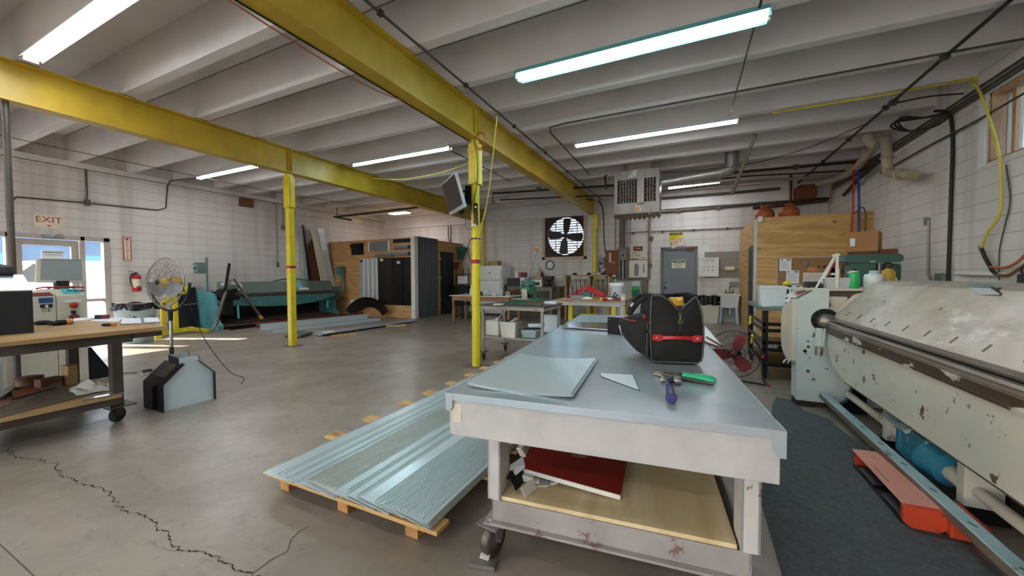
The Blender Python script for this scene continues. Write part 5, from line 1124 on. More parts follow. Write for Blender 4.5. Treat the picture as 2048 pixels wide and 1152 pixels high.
# parts rack under/behind the bench at the frame edge
t = thing('parts_rack', 'white and dark wire rack behind the bench at the edge of view', 'rack', (-7.2, .75, 0))
rk = MB()
for y in (.2, .55, .95, 1.3):
    for x in (-7.1, -6.8): rk.bar((x, y, 0), (x, y, .62), .03, .03)
for z in (.2, .4, .62): rk.bar((-7.1, .2, z), (-7.1, 1.3, z), .025, .025).bar((-6.8, .2, z), (-6.8, 1.3, z), .025, .025)
for k in range(5): rk.bar((-6.8, .2+.2*k, .02), (-6.8, .4+.2*k, .4), .012, .012)
rk.build('rails', 'white_paint', t); MB().box(-7.12, -6.78, .18, 1.32, .62, .65).build('top', 'alu_frame', t)

# ================================================================ LEFT WALL FITTINGS
def sign(name, label, x, y, w, z, h, mat='sign_cream'):
    t = thing(name, label, 'sign', (XL, y, z)); MB().box(x, x+.006, y-w/2, y+w/2, z-h/2, z+h/2).build('board', mat, t); return t
t = sign('exit_sign', 'white EXIT sign with red letters above the glazed door', XL+.002, 3.09, .42, 2.61, .28)
text('EXIT', .175, (XL+.009, 3.085, 2.64), '+x', 'red_ink', t, sx=1.05)
MB().plate([(XL+.0085, 3.05, 2.53), (XL+.0085, 3.12, 2.53), (XL+.0085, 3.085, 2.495)], (.001, 0, 0)).build('arrow', 'red_ink', t)
t = sign('extinguisher_sign', 'tall narrow red and white fire extinguisher sign above the extinguisher', XL+.002, 4.31, .15, 2.11, .58, 'red_ink')
MB().plate([(XL+.009, 4.25, 2.39), (XL+.009, 4.37, 2.39), (XL+.009, 4.365, 1.83), (XL+.009, 4.255, 1.83)], (.001, 0, 0)).build('white_field', 'sign_cream', t)
MB().plate([(XL+.0105, 4.255, 2.37), (XL+.0105, 4.365, 2.37), (XL+.0105, 4.31, 2.31)], (.001, 0, 0)).build('arrow', 'red_ink', t)
for k, ch in enumerate('FIRE'): pass
yv = 2.25
text('FIRE', .045, (XL+.011, 4.31, 2.28), '+x', 'red_ink', t)
for k, ch in enumerate('EXTINGUISHER'): text(ch, .046, (XL+.011, 4.31, 2.23-.034*k), '+x', 'red_ink', t, sx=1.3)
t = thing('fire_extinguisher', 'red fire extinguisher hung on the wall by the glazed door', 'fire extinguisher', (XL+.12, 4.42, 1.08))
c = (XL+.12, 4.42, 1.07)
MB().lathe(c, [(.07, 0), (.085, .015), (.085, .33), (.07, .39), (.03, .42)], 20).build('cylinder', 'red_paint', t); v_ = MB().lathe((c[0], c[1], c[2]+.41), [(.025, 0), (.028, .05), (0, .055)], 12); v_.bar((c[0], c[1], 1.53), (c[0], c[1]-.13, 1.56), .02, .012); v_.bar((c[0], c[1], 1.51), (c[0], c[1]-.12, 1.5), .02, .012); v_.build('valve', 'black_plastic', t)
MB().tube([(c[0], c[1]-.03, 1.5), (c[0]+.02, c[1]-.12, 1.42), (c[0]+.02, c[1]-.1, 1.2)], .012, 8, smooth=5).build('hose', 'black_plastic', t); MB().lathe((c[0], c[1], 1.2), [(.0862, 0), (.0862, .17)], 20).build('label', 'sign_cream', t); MB().lathe((c[0], c[1], 1.165), [(.087, 0), (.087, .025)], 20).build('strap', 'chrome', t); MB().box(XL, XL+.05, 4.37, 4.47, 1.2, 1.5).build('bracket', 'black_plastic', t)
t = thing('wall_speaker', 'brown square loudspeaker high on the side wall under the joists', 'loudspeaker', (XL+.08, 7.05, 3.58))
MB().box(XL+.002, XL+.13, 6.85, 7.22, 3.57, 3.81).build('cabinet', 'dark_wood', t, bevel=.004); MB().box(XL+.13, XL+.135, 6.87, 7.2, 3.59, 3.79).build('grille', 'brown_leather', t)
t = thing('wall_outlet', 'small metal socket on the side wall beside the slim post', 'socket', (XL, 8.1, 2.7)); 
MB().box(XL+.001, XL+.05, (-12.380,8.207,3.154)[1]-.06, (-12.380,8.207,3.154)[1]+.06, (-12.380,8.205,3.070)[2]-.08, (-12.380,8.205,3.070)[2]+.08).build('box', 'grey_plastic', t); yo = (-12.380,8.207,3.154)[1]; MB().cyl((XL+.02, yo, (-12.380,8.207,3.154)[2]), (XL+.02, yo, 3.87), .012).build('conduit', 'conduit_light', t)
ycord = (-12.360,7.993,3.947)[1]
m = MB().tube([(XL+.02, ycord, 3.86), (XL+.02, ycord, 1.9)], .006, 6).lathe((XL+.03, ycord, 1.75), [(.02, 0), (.035, .03), (.03, .12), (.01, .16)], 10); tag(m.build('hanging_plug', 'conduit'), 'plug on a long cable hanging down the side wall above the teal brake', 'cable')

# trash can with a black bag liner
tc = Vector((-10.900,3.901,0.482)); zt = (-10.900,3.909,0.787)[2]
t = thing('trash_can', 'pale blue waste bin with a black bag over its rim by the wall', 'waste bin', (tc.x, tc.y, 0))
MB().lathe((0, 0, 0), [(.25, 0), (.27, .02), (.335, zt-.06), (.35, zt-.05), (.35, zt-.02)], 28).build('bin', 'bin_blue', t, True)
bg = MB()
def bagf(s, v):
    a = 2*PI*s; r = .37+.03*math.sin(9*a)*v+.012*math.sin(23*a); return (r*math.cos(a)*(1-.12*(1-v)*0), r*math.sin(a), zt+.06-.13*v+.02*math.sin(5*a))
bg.surf(bagf, 60, 5, (-.003, 0, 0)); bg.lathe((0, 0, 0), [(.37, zt+.055), (.33, zt+.03), (.2, zt-.05), (0, zt-.08)], 28); bg.build('bag_liner', 'bag_film', t, True)

# yellow stand
t = thing('yellow_stand', 'yellow steel lifting stand on spread feet behind the pedestal fan', 'stand', (-11.5, 5.2, 0))
def X(u, v, q): pass
y1, y2 = (-11.500,4.606,0.379)[1], (-11.500,4.840,0.354)[1]; zt1, zt2_ = (-11.500,4.614,0.718)[2], (-11.500,4.852,0.849)[2]
s = MB().bar((-11.5, y1, .1), (-11.5, y1, .8), .07, .1).bar((-11.5, y2, .1), (-11.5, y2, 1.1), .08, .1); s.bar((-11.5, y1, .76), (-11.5, y2+.02, .98), .07, .1); s.build('upright', 'bright_yellow', t, bevel=.006)
MB().bar((-11.5, y1-.3, .05), (-11.5, y2+.35, .1), .1, .1).build('base_bar', 'bright_yellow', t, bevel=.006); MB().bar((-11.5, y2+.3, .1), (-11.1, y2+.5, .04), .1, .08).build('foot', 'bright_yellow', t, bevel=.006); MB().bar((-11.5, y1-.2, .06), (-11.0, y1-.3, .05), .12, .1).build('foot', 'bright_yellow', t, bevel=.006)
MB().cbox((-11.45, y2+.16, 1.1), (.1, .1, .22), 0, 0, -.2).build('latch_block', 'bright_yellow', t); MB().cyl((-11.4, y2+.05, .72), (-11.4, y2+.55, .74), .012).build('pin', 'chrome', t)
# dark sheet leaning by the brake
m = MB().plate([(-12.38, 5.0, 0), (-12.38, 5.63, 0), (-12.38, 5.63, 1.14), (-12.38, 5.2, 1.02)], (.1, 0, 0)); m.plate([(-12.1, 5.05, 0), (-12.1, 5.6, 0), (-12.3, 5.6, 1.1), (-12.3, 5.25, 1.0)], (.03, 0, 0)); tag(m.build('black_metal_sheet', 'black_metal'), 'black sheet panels leaning on the wall beside the teal folding brake', 'metal panel')

# ================================================================ TEAL FOLDING BRAKE (back left)
t = thing('folding_brake', 'long teal sheet-metal folding brake against the side wall', 'folding brake', (-11.6, 7.6, 0))
bx = -11.27
ef = MB().prism([(-12.3, 0), (bx+.0, 0), (bx-.0, .12), (bx-.18, .25), (bx-.22, .72), (bx-.32, .95), (-12.25, 1.08)], 'y', 5.66, 5.78); ef.build('end_frame', 'teal_light', t, bevel=.01)
yr = (-11.350,9.464,0.012)[1]
ef = MB().prism([(-12.3, 0), (bx+.0, 0), (bx, .12), (bx-.18, .25), (bx-.22, .72), (bx-.3, 1.0), (-12.25, 1.08)], 'y', yr-.1, yr+.02); ef.build('end_frame', 'teal_paint', t, bevel=.01)
MB().prism([(bx-.36, 1.27), (bx-.30, 1.275), (bx-.12, .97), (bx-.12, .94), (bx-.34, .98)], 'y', 5.82, yr-.12).build('upper_beam', 'teal_grey', t)
MB().plate([(bx-.295, y, 1.272) if k else (bx-.12, y, .97) for y, k in ((8.0, 0), (8.25, 0), (8.18, 1), (7.95, 1))], (.004, 0, .003)).build('maker_plate', 'teal_light', t)
MB().plate([(bx-.115, 8.05, .985), (bx-.115, 8.4, .985), (bx-.155, 8.36, 1.06), (bx-.155, 8.03, 1.06)], (.006, 0, .003)).build('notice_plate', 'sign_cream', t)
MB().prism([(bx-.14, .84), (bx-.06, .84), (bx-.06, .92), (bx-.14, .94)], 'y', 5.82, yr-.12).build('bending_leaf', 'rail_brown', t)
ap = [(5.8, .84), (5.8, .64), (6.2, .62), (7.0, .54), (7.8, .52), (8.6, .58), (yr-.1, .76), (yr-.1, .84)]
MB().prism(ap, 'x', bx-.1, bx-.06).build('apron', 'teal_paint', t)
MB().prism([(bx-.5, .05), (bx-.05, .05), (bx-.05, .12), (bx-.5, .14)], 'y', 5.8, yr-.1).build('bottom_tie', 'rail_brown', t)
MB().box(-12.28, -12.2, 5.8, yr-.1, .1, 1.0).build('rear_plate', 'dark_hole', t)
mech = MB().bar((bx-.1, 5.85, .9), (bx-.1, 6.15, 1.05), .18, .1).cyl((bx-.2, 5.82, .98), (bx+.05, 5.82, .98), .12).cyl((bx-.05, 5.95, .85), (bx-.05, 6.2, .85), .06).box(bx-.2, bx-.05, 5.84, 6.05, .4, .85); mech.build('clamp_linkage', 'dark_hole', t)
MB().tube([(bx-.1, 5.8, 1.2), (bx-.05, 6.0, 1.24), (bx-.02, 6.2, 1.2), (bx-.02, 6.22, 1.05)], .05, 8, smooth=4).build('rag_wrap', 'off_white', t)
h = MB().bar((bx, 5.82, .95), (bx+.02, 5.95, 1.78), .05, .05); h.build('clamp_lever', 'black_plastic', t)
MB().bar((bx+.02, 5.85, 1.05), (bx+.3, 5.45, .2), .06, .06).bar((bx+.3, 5.45, .2), (bx+.4, 5.3, .05), .05, .05).bar((bx-.02, 5.88, 1.0), (bx, 5.98, 1.35), .04, .04).build('balance_arm', 'steel', t)
b_ = MB().bar((bx, 6.05, 1.36), (bx+.05, 6.7, .28), .055, .055).build('balance_arm', 'steel', t); MB().bar((bx+.05, 6.68, .3), (bx+.055, 6.74, .2), .08, .08).build('arm_tip', 'fluid_yellow', b_)
MB().bar((bx-.02, 6.15, .62), (bx-.02, 6.16, .26), .04, .04).build('stop_rod', 'teal_light', t); MB().bar((bx-.02, 9.0, .62), (bx-.02, 9.0, .36), .04, .04).build('stop_rod', 'teal_light', t)
sb = MB().box(-12.0, -11.8, (-11.900,5.473,1.669)[1], (-11.900,5.714,1.674)[1], (-11.900,5.469,1.509)[2], (-11.900,5.477,1.802)[2]); sb_ = sb.build('switch_box', 'teal_grey', t, bevel=.006)
yb0 = (-11.900,5.473,1.669)[1]; MB().box(-11.98, -11.82, yb0-.01, yb0, 1.55, 1.75).build('box_side', 'teal_light', sb_); MB().box(-11.95, -11.91, yb0-.02, yb0-.008, 1.62, 1.68).box(-11.88, -11.84, yb0-.02, yb0-.008, 1.62, 1.68).build('button', 'ink', sb_)
MB().cyl((-11.9, 5.73, .95), (-11.9, 5.73, 1.95), .025).cyl((-11.9, 5.73, .98), (bx-.2, 5.83, .7), .03).build('switch_post', 'teal_paint', t)
y0, z0 = (-11.600,9.794,1.640)[1], (-11.600,9.794,1.640)[2]
MB().box(-11.7, -11.5, y0-.12, y0+.12, z0-.15, z0+.15).build('switch_box', 'teal_paint', t, bevel=.006); MB().tube([(-11.6, y0, z0-.15), (-11.5, y0-.05, 1.2), (-11.45, y0-.2, .95)], .03, 8, smooth=4).tube([(-11.6, y0+.1, z0-.1), (-11.5, y0+.1, 1.0), (-11.45, y0-.1, .8)], .02, 8, smooth=4).build('switch_cable', 'teal_paint', t); MB().cyl((bx-.2, yr-.15, .95), (bx-.1, yr+.1, .95), .12).box(bx-.2, bx-.08, yr-.06, yr+.06, .6, 1.05).build('clamp_linkage', 'machine_green', t)
MB().tube([(bx-.34, 7.3, 1.27), (bx-.34, 7.6, 1.33), (bx-.34, 7.95, 1.37), (bx-.34, 8.3, 1.32), (bx-.34, 8.6, 1.27)], .02, 6).build('truss_rod', 'machine_green', t)
MB().box(-12.2, bx-.1, 6.2, yr-.3, .14, .18).build('lower_tray', 'rail_brown', t)

# sheets and panels leaning against the side wall behind the brake
def lean(name, label, pts, mat, th=.02, cat='metal panel'):
    pts = [Vector(p) for p in pts]
    for i, j in ((0, 3), (1, 2)):
        d = pts[i]-pts[j]; pts[i] = pts[j]+d*(pts[j].z/-d.z)
    return tag(MB().plate(pts, (th, 0, 0)).build(name, mat), label, cat, 'panels leaning behind the teal brake')
lean('leaning_sheet', 'white triangular sheet leaning on the side wall behind the brake', [(-12.370,8.803,1.214), (-12.370,9.091,1.210), (-12.370,8.924,3.205), (-12.370,8.867,3.198)], 'panel_pale', .02)
lean('leaning_bar', 'thin black bar leaning across the white triangular sheet', [(-12.300,9.059,1.193), (-12.300,9.137,1.191), (-12.300,8.893,3.232), (-12.300,8.818,3.223)], 'black_metal', .03, 'bar')
lean('leaning_sheet', 'brown panel leaning behind the ribbed white panel', [(-12.360,9.181,1.154), (-12.360,9.651,1.145), (-12.360,9.340,2.929), (-12.360,9.094,2.549)], 'cardboard_dark', .02)
A = [Vector(p) for p in ((-12.200,9.711,-0.047), (-12.200,10.083,-0.083), (-12.200,9.345,3.155), (-12.200,9.086,3.108))]
t = thing('ribbed_metal_sheet', 'white ribbed wall panel leaning tall behind the teal brake', 'metal panel', A[0]); MB().plate(A, (.015, 0, 0)).build('sheet', 'white_paint', t)
rb = MB()
for k in range(4): q = .12+.25*k; rb.bar(A[0].lerp(A[1], q)+Vector((.02, 0, 0)), A[3].lerp(A[2], q)+Vector((.02, 0, 0)), .03, .03, (1, 0, 0))
rb.build('rib', 'tan_wall_paint', t)
lean('leaning_sheet', 'flat off-white panel leaning beside the ribbed white panel', [(-12.150,10.040,-0.115), (-12.150,10.290,-0.101), (-12.150,9.551,3.157), (-12.150,9.306,3.147)], 'panel_pale', .02)

# long channels and trims on the floor before the brake
def chan(name, label, p, q, w, h, mat, z=0, lipmat=None, cat='metal channel'):
    """open channel lying on its side from p to q"""
    p = Vector((p[0], p[1], z)); q = Vector((q[0], q[1], z)); d = (q-p).normalized(); s = Vector((d.y, -d.x, 0)); u = Vector((0, 0, h))
    m = MB().plate([p+s*w, q+s*w, q+s*w+u, p+s*w+u], -s*.006); m.plate([p, q, q+s*w, p+s*w], (0, 0, .006)).plate([p+u, q+u, q+u+s*w, p+u+s*w], (0, 0, -.006))
    return tag(m.build(name, mat), label, cat, 'long channels on the floor by the brake')
chan('maroon_channel', 'dark red channel lying on the floor along the brake', (-11.016,6.404,0.000), (-10.679,9.880,0.000), .12, .14, 'dark_red')
chan('white_channel', 'tall white channel on the floor in front of the dark red one', (-10.417,6.131,0.000), (-9.941,9.324,0.000), .2, .16, 'panel_pale')
chan('white_channel', 'longer low white channel in front of the tall white one', (-9.550,5.933,0.000), (-9.081,9.068,0.000), .14, .09, 'panel_pale')
chan('steel_bar', 'black steel bar on the floor at the foot of the brake', (-11.150,5.807,0.000), (-11.166,6.452,0.000), .12, .04, 'black_metal', 0, None, 'bar')
tag(MB().plate([(-8.563,5.641,0.030), (-8.080,5.697,0.030), (-8.375,6.235,0.030), (-8.947,6.258,0.030)], (0, 0, .035)).build('grey_sheet', 'panel_edge'), 'grey flat sheet bundle on the floor in front of the white channels', 'metal sheet')
tag(MB().plate([(-8.751,5.765,0.000), (-8.257,5.822,0.000), (-8.353,5.942,0.000), (-8.858,5.885,0.000)], (0, 0, .03)).build('wood_sleeper', 'dark_wood'), 'dark wood sleeper under the grey flat sheet bundle', 'timber')
t = thing('long_trim', 'long silver trim wrapped in plastic at one end lying on timber sleepers', 'metal trim', (-8.237,6.335,0.000))
a, b = Vector((-7.954,6.117,0.060)), Vector((-7.741,9.237,0.060)); MB().bar(a, b, .26, .035).build('profile', 'silver_panel', t); MB().bar(a+Vector((.12, 0, -.02)), b+Vector((.12, 0, -.02)), .02, .05).build('dark_edge', 'black_metal', t)
m = MB()
def wrap(s, v): q = a.lerp(b, -.01+.1*s); an = 2*PI*v; return q+Vector((.15*math.cos(an), 0, .035*math.sin(an)+.004+.008*math.sin(19*s+7*v)))
m.surf(wrap, 10, 16, (0, 0, -.003)); m.build('plastic_wrap', 'white_plastic', t)
tag(MB().bar(Vector((-7.571,6.137,0.022)), Vector((-7.301,6.593,0.022)), .09, .044).build('timber_sleeper', 'pallet_wood'), 'timber sleeper nearer the free-standing slim post under the silver trim', 'timber', 'timber sleepers under the silver trim')
tag(MB().bar(Vector((-7.714,8.018,0.022)), Vector((-7.345,8.417,0.022)), .09, .044).build('timber_sleeper', 'pallet_wood'), 'timber sleeper nearer the plywood booth under the silver trim', 'timber', 'timber sleepers under the silver trim')

# ================================================================ PLYWOOD BOOTH (back left) with samples
t = thing('plywood_booth', 'plywood sample booth in the far corner with metal panels on its faces', 'room partition', (-10, 11, 0))
BZ = 2.7
MB().box(XL+.001, -8.36, 10.0, 10.03, 0, BZ).build('front_panel', 'plywood', t)
s = MB().box(-8.36, -8.33, 10.03, 11.43, 0, BZ).box(-8.36, -8.33, 12.32, YB-.001, 0, BZ).box(-8.36, -8.33, 11.43, 12.32, 2.33, BZ); s.build('side_panel', 'plywood_y', t)
MB().box(XL+.001, -8.34, 10.0, YB-.001, BZ, BZ+.02).build('roof', 'plywood', t)
MB().prism([(-8.45, 9.955), (-8.285, 9.955), (-8.285, 10.12), (-8.327, 10.12), (-8.327, 9.997), (-8.45, 9.997)], 'z', 0, 2.75).build('corner_trim', 'off_white', t)
d_ = MB().box(-8.352, -8.338, 11.44, 12.31, .02, 2.32); d_.build('door', 'black_paint', t)
dm = MB()
for z0, z1 in ((.25, .95), (1.1, 2.1)): dm.box(-8.336, -8.331, 11.56, 11.8, z0, z1).box(-8.336, -8.331, 11.94, 12.18, z0, z1)
dm.build('door_moulding', 'black_paint', t); MB().cyl((-8.335, 12.22, 1.05), (-8.28, 12.22, 1.05), .02).bar((-8.28, 12.24, 1.05), (-8.28, 12.12, 1.05), .02, .02).build('door_handle', 'chrome', t)
for z in (.5, 1.3, 2.0): MB().cyl((-8.33, 11.45, z), (-8.33, 11.45, z+.1), .012, n=8).build('hinge', 'chrome', t)
co = MB(); pts = []
n = 36
for i in range(n+1): q = i/n; pts.append((10.13+1.13*q, -8.30+.025*math.sin(2*PI*q*7)))
vs = [(x, y, 0) for y, x in pts]+[(x, y, 2.76) for y, x in pts]
co.add(vs, [(i, i+1, n+2+i, n+1+i) for i in range(n)], 0, True); co.add([(v[0]-.004, v[1], v[2]) for v in vs], [(i, i+1, n+2+i, n+1+i) for i in range(n)], 0, True)
tag(co.build('corrugated_sheet', 'charcoal_metal'), 'charcoal corrugated wall panel on the side of the plywood booth', 'metal panel')
F = 9.997
def Yp(u, v): pass
def onface(name, label, x0, x1, z0, z1, mat, cat='metal panel', d=.012, ribs=0, ribmat=None, tagp=None):
    t = thing(name, label, cat, ((x0+x1)/2, F, z0), 0, 'samples on the plywood booth')
    MB().box(x0, x1, F-d, F-.001, z0, z1).build('sheet', mat, t)
    if ribs:
        r_ = MB(); 
        for k in range(1, ribs+1): x = x0+(x1-x0)*k/(ribs+.15); r_.prism([(x-.03, F-d), (x-.018, F-d-.03), (x+.018, F-d-.03), (x+.03, F-d)], 'z', z0, z1)
        r_.build('rib', ribmat or mat, t)
    if tagp: MB().box(tagp[0], tagp[0]+.14, F-d-.004, F-d, tagp[1], tagp[1]+.08).build('sample_label', tagp[2], t)
    return t
s = 10/9.6
onface('ribbed_sample', 'silver ribbed panel sample on the front of the plywood booth', -10.82, -9.95, .52, 2.06, 'silver_panel', ribs=4, ribmat='white_paint', tagp=(-10.78, 1.93, 'ink'))
onface('standing_seam_sample', 'wide dark brown panel sample next to the silver ribbed one', -9.94, -9.2, .43, 2.06, 'brown_metal', ribs=1, tagp=(-9.84, 1.95, 'paper'))
onface('standing_seam_sample', 'dark panel sample with a white label in the middle of the booth front', -9.19, -8.78, .43, 2.06, 'black_metal', ribs=1, tagp=(-9.08, 1.85, 'paper'))
onface('standing_seam_sample', 'dark violet-black panel sample at the corner of the booth front', -8.77, -8.47, .43, 2.06, 'black_metal', ribs=1)
t = onface('siding_sample', 'grey lap siding sample with white side trims high on the booth', -10.32, -9.42, 2.3, 2.64, 'grey_plastic', 'siding sample', .03); MB().box(-10.36, -10.30, F-.05, F-.001, 2.28, 2.65).box(-9.44, -9.37, F-.05, F-.001, 2.28, 2.65).build('side_trim', 'white_paint', t); MB().box(-10.3, -9.44, F-.04, F-.03, 2.46, 2.475).build('lap_edge', 'charcoal_metal', t)
t = thing('bent_sample', 'black bent sheet sample high on the booth', 'siding sample', (-11.0, F, 2.2), 0, 'samples on the plywood booth'); MB().prism([(F-.001, 2.2), (F-.02, 2.2), (F-.02, 2.44), (F-.1, 2.5), (F-.03, 2.62), (F-.001, 2.62)], 'x', -11.22, -10.62).build('sheet', 'black_metal', t); MB().box(-11.24, -10.6, F-.03, F-.02, 2.42, 2.435).build('seam', 'brown_metal', t)
onface('fascia_sample', 'narrow black fascia strip at the top of the booth corner', -9.2, -8.5, 2.56, 2.68, 'black_metal', 'fascia sample', .05)
def gutter(x0, x1, z, lb):
    t = thing('gutter_sample', lb, 'gutter sample', ((x0+x1)/2, F, z), 0, 'gutter samples on the plywood booth')
    MB().prism([(F-.001, z), (F-.09, z), (F-.12, z+.06), (F-.12, z+.115), (F-.115, z+.115), (F-.115, z+.06), (F-.085, z+.005), (F-.001, z+.005)], 'x', x0, x1).build('trough', 'grey_plastic', t); MB().box(x0, x1, F-.125, F-.105, z+.112, z+.122).build('bead', 'silver_panel', t); MB().prism([(F-.001, z), (F-.09, z), (F-.12, z+.06), (F-.12, z+.115), (F-.001, z+.115)], 'x', x1-.004, x1+.004).build('end_cap', 'charcoal_metal', t)
gutter(-9.12, -8.5, 2.34, 'grey gutter sample highest on the booth by the corner'); gutter(-9.98, -9.22, 2.1, 'grey gutter sample above the brown panels, away from the corner'); gutter(-9.2, -8.5, 2.12, 'grey gutter sample just above the dark panels by the booth corner')
onface('white_flashing', 'small white flashing piece standing at the foot of the booth', -11.22, -10.9, .02, .56, 'white_paint', 'flashing', .1)
# dark curved valley piece
def arc(s, v):
    a = PI*(.84-.66*s); r = .62+.34*v; return (-10.2+1.05*r*math.cos(a)*1.15, 9.72-.1*v+.1*math.sin(a), -.28+1.02*r*math.sin(a))
A = MB().surf(arc, 20, 4, (0, .01, 0)); 
for v in A.v: v.z = max(v.z, .004)
tag(A.build('curved_trim', 'brown_metal'), 'dark brown curved arch of sheet metal leaning at the foot of the booth', 'metal trim')
t = thing('conductor_head', 'green rain-leader head mounted high on the booth side beyond the black door', 'conductor head', (-8.25, 12.6, 2.1))
def pz(u, v): pass
a = (-8.300,12.464,2.540); b = (-8.300,13.348,2.559); c = (-8.300,13.225,2.060)
ya, yb, z1, z0 = a[1], min(b[1], YB-.01), a[2], c[2]; ym = (ya+yb)/2; hw = (yb-ya)/2
m = MB().hexa([(-8.33, ym-hw, z1-.12), (-8.1, ym-hw, z1-.12), (-8.1, ym+hw, z1-.12), (-8.33, ym+hw, z1-.12), (-8.33, ym-hw, z1), (-8.05, ym-hw, z1), (-8.05, ym+hw, z1), (-8.33, ym+hw, z1)])
m.hexa([(-8.33, ym-hw*.5, z0+.12), (-8.2, ym-hw*.5, z0+.12), (-8.2, ym+hw*.5, z0+.12), (-8.33, ym+hw*.5, z0+.12), (-8.33, ym-hw*.9, z1-.12), (-8.12, ym-hw*.9, z1-.12), (-8.12, ym+hw*.9, z1-.12), (-8.33, ym+hw*.9, z1-.12)]).box(-8.33, -8.2, ym-hw*.5, ym+hw*.5, z0, z0+.12); m.build('head', 'machine_green', t)
MB().box(-8.33, -8.04, ym-hw, ym+hw, z1, z1+.02).build('rim', 'notch_green', t)
a = (-8.300,12.384,1.854); m = MB().hexa([(-8.33, a[1]-.06, a[2]-.16), (-8.25, a[1]-.06, a[2]-.16), (-8.25, a[1]+.06, a[2]-.16), (-8.33, a[1]+.06, a[2]-.16), (-8.33, a[1]-.14, a[2]+.1), (-8.2, a[1]-.14, a[2]+.1), (-8.2, a[1]+.14, a[2]+.1), (-8.33, a[1]+.14, a[2]+.1)])
tag(m.build('small_conductor_head', 'cardboard_dark'), 'small brown tapered metal head beside the black booth door', 'conductor head')

# ================================================================ DESK, CHAIR, SHELF RACK
t = thing('desk', 'old wooden desk with a pale worn top beyond the television post', 'desk', (-5.9, 10.2, 0))
MB().box(-6.82, -4.7, 9.8, 10.7, .795, .82).build('desk_top', 'off_white', t, bevel=.003); MB().box(-6.75, -4.77, 9.86, 10.64, .66, .795).build('apron', 'desk_wood', t)
for x in (-6.74, -4.82):
    for y in (9.86, 10.58): MB().box(x, x+.06, y, y+.06, 0, .66).build('leg', 'desk_wood', t)
t = thing('office_chair', 'black swivel office chair pushed up to the desk by the booth', 'chair', (-7.0, 10.7, 0))
o = Vector((-6.95, 10.75, 0)); MB().cbox(o+Vector((0, 0, .5)), (.5, .5, .09), .4).build('seat', 'black_fabric', t, bevel=.03)
bk = MB()
def back(s, v): a = R(150+80*(s-.5)); return o+Vector((.0, 0, .55))+Vector((math.cos(a)*.3, math.sin(a)*.3, .55*v)) if .0 < s < 1 else o+Vector((math.cos(a)*.3, math.sin(a)*.3, .6+.45*v))
bk.surf(back, 10, 6, (.03, -.02, 0)); bk.build('backrest', 'black_fabric', t); MB().cyl(o+Vector((0, 0, .1)), o+Vector((0, 0, .46)), .03).build('gas_column', 'black_plastic', t)
for k in range(5):
    a = 2*PI*k/5+.3; e = o+Vector((math.cos(a)*.3, math.sin(a)*.3, .08)); l = MB().bar(o+Vector((0, 0, .12)), e, .05, .03).build('base_leg', 'black_plastic', t); MB().cyl(e+Vector((-.02, 0, -.05)), e+Vector((.02, 0, -.05)), .03, n=14).build('castor', 'black_plastic', l)
t = thing('shelf_rack', 'black wire rack with a white box against the booth end', 'rack', (-7.85, 12.3, 0)); k = MB()
for x in (-8.15, -7.6):
    for y in (12.2, 12.7): k.bar((x, y, 0), (x, y, 1.75), .02, .02)
for z in (.3, .8, 1.1, 1.5): k.box(-8.16, -7.59, 12.19, 12.71, z, z+.015)
k.build('frame', 'black_metal', t)
tag(MB().box(-8.1, -7.65, 12.22, 12.6, 1.116, 1.42).build('white_box', 'white_paint', bevel=.01), 'white box on the black wire rack beside the booth', 'box')
tag(MB().box(-8.1, -7.62, 12.25, 12.6, .816, 1.05).build('black_box', 'black_plastic', bevel=.01), 'dark box on the middle shelf of the wire rack', 'box')
t = thing('spray_bottle', 'white spray bottle standing on the pale desk top', 'bottle', (-6.1, 9.95, .8205)); MB().lathe((0, 0, 0), [(.045, 0), (.05, .01), (.05, .17), (.03, .22), (.018, .24), (.018, .28)], 16).build('body', 'white_plastic', t, True); MB().box(-.03, .05, -.015, .015, .28, .33).build('trigger_head', 'white_paint', t, True)
rnd = random.Random(11)
for i, (lb, cat, mt) in enumerate((('black mug on the desk nearest the post', 'mug', 'black_plastic'), ('clear plastic bag heap on the desk', 'plastic bag', 'frosted'), ('white cup on the desk behind the post', 'cup', 'white_paint'), ('beige bowl on the desk', 'bowl', 'beige_plastic'), ('pale bottle at the middle of the desk', 'bottle', 'frosted'), ('round tan roll on the desk end', 'roll', 'tan_wall_paint'))):
    p = Vector((-5.75+.16*i, 9.95+.1*(i % 3), .8205)); m = MB()
    if cat == 'plastic bag': m.ball(p+Vector((0, 0, .08)), .1, (1.1, 1, .8), jit=.14)
    elif cat == 'roll': m.ring(p+Vector((0, 0, .07)), .05, .02, (0, 1, .2))
    else: m.lathe(p, [(.035, 0), (.045, .01), (.05, .1 if cat != 'bottle' else .18), (.03, .12 if cat != 'bottle' else .24), (0, .12 if cat != 'bottle' else .25)], 16)
    tag(m.build(cat.replace(' ', '_'), mt), lb, cat)
m = MB().bar((-5.15, 10.15, .845), (-4.72, 11.08, 1.05), .09, .05); tag(m.build('red_pole', 'dark_red'), 'thick reddish pole leaning from the desk end to the finger brake', 'pole')


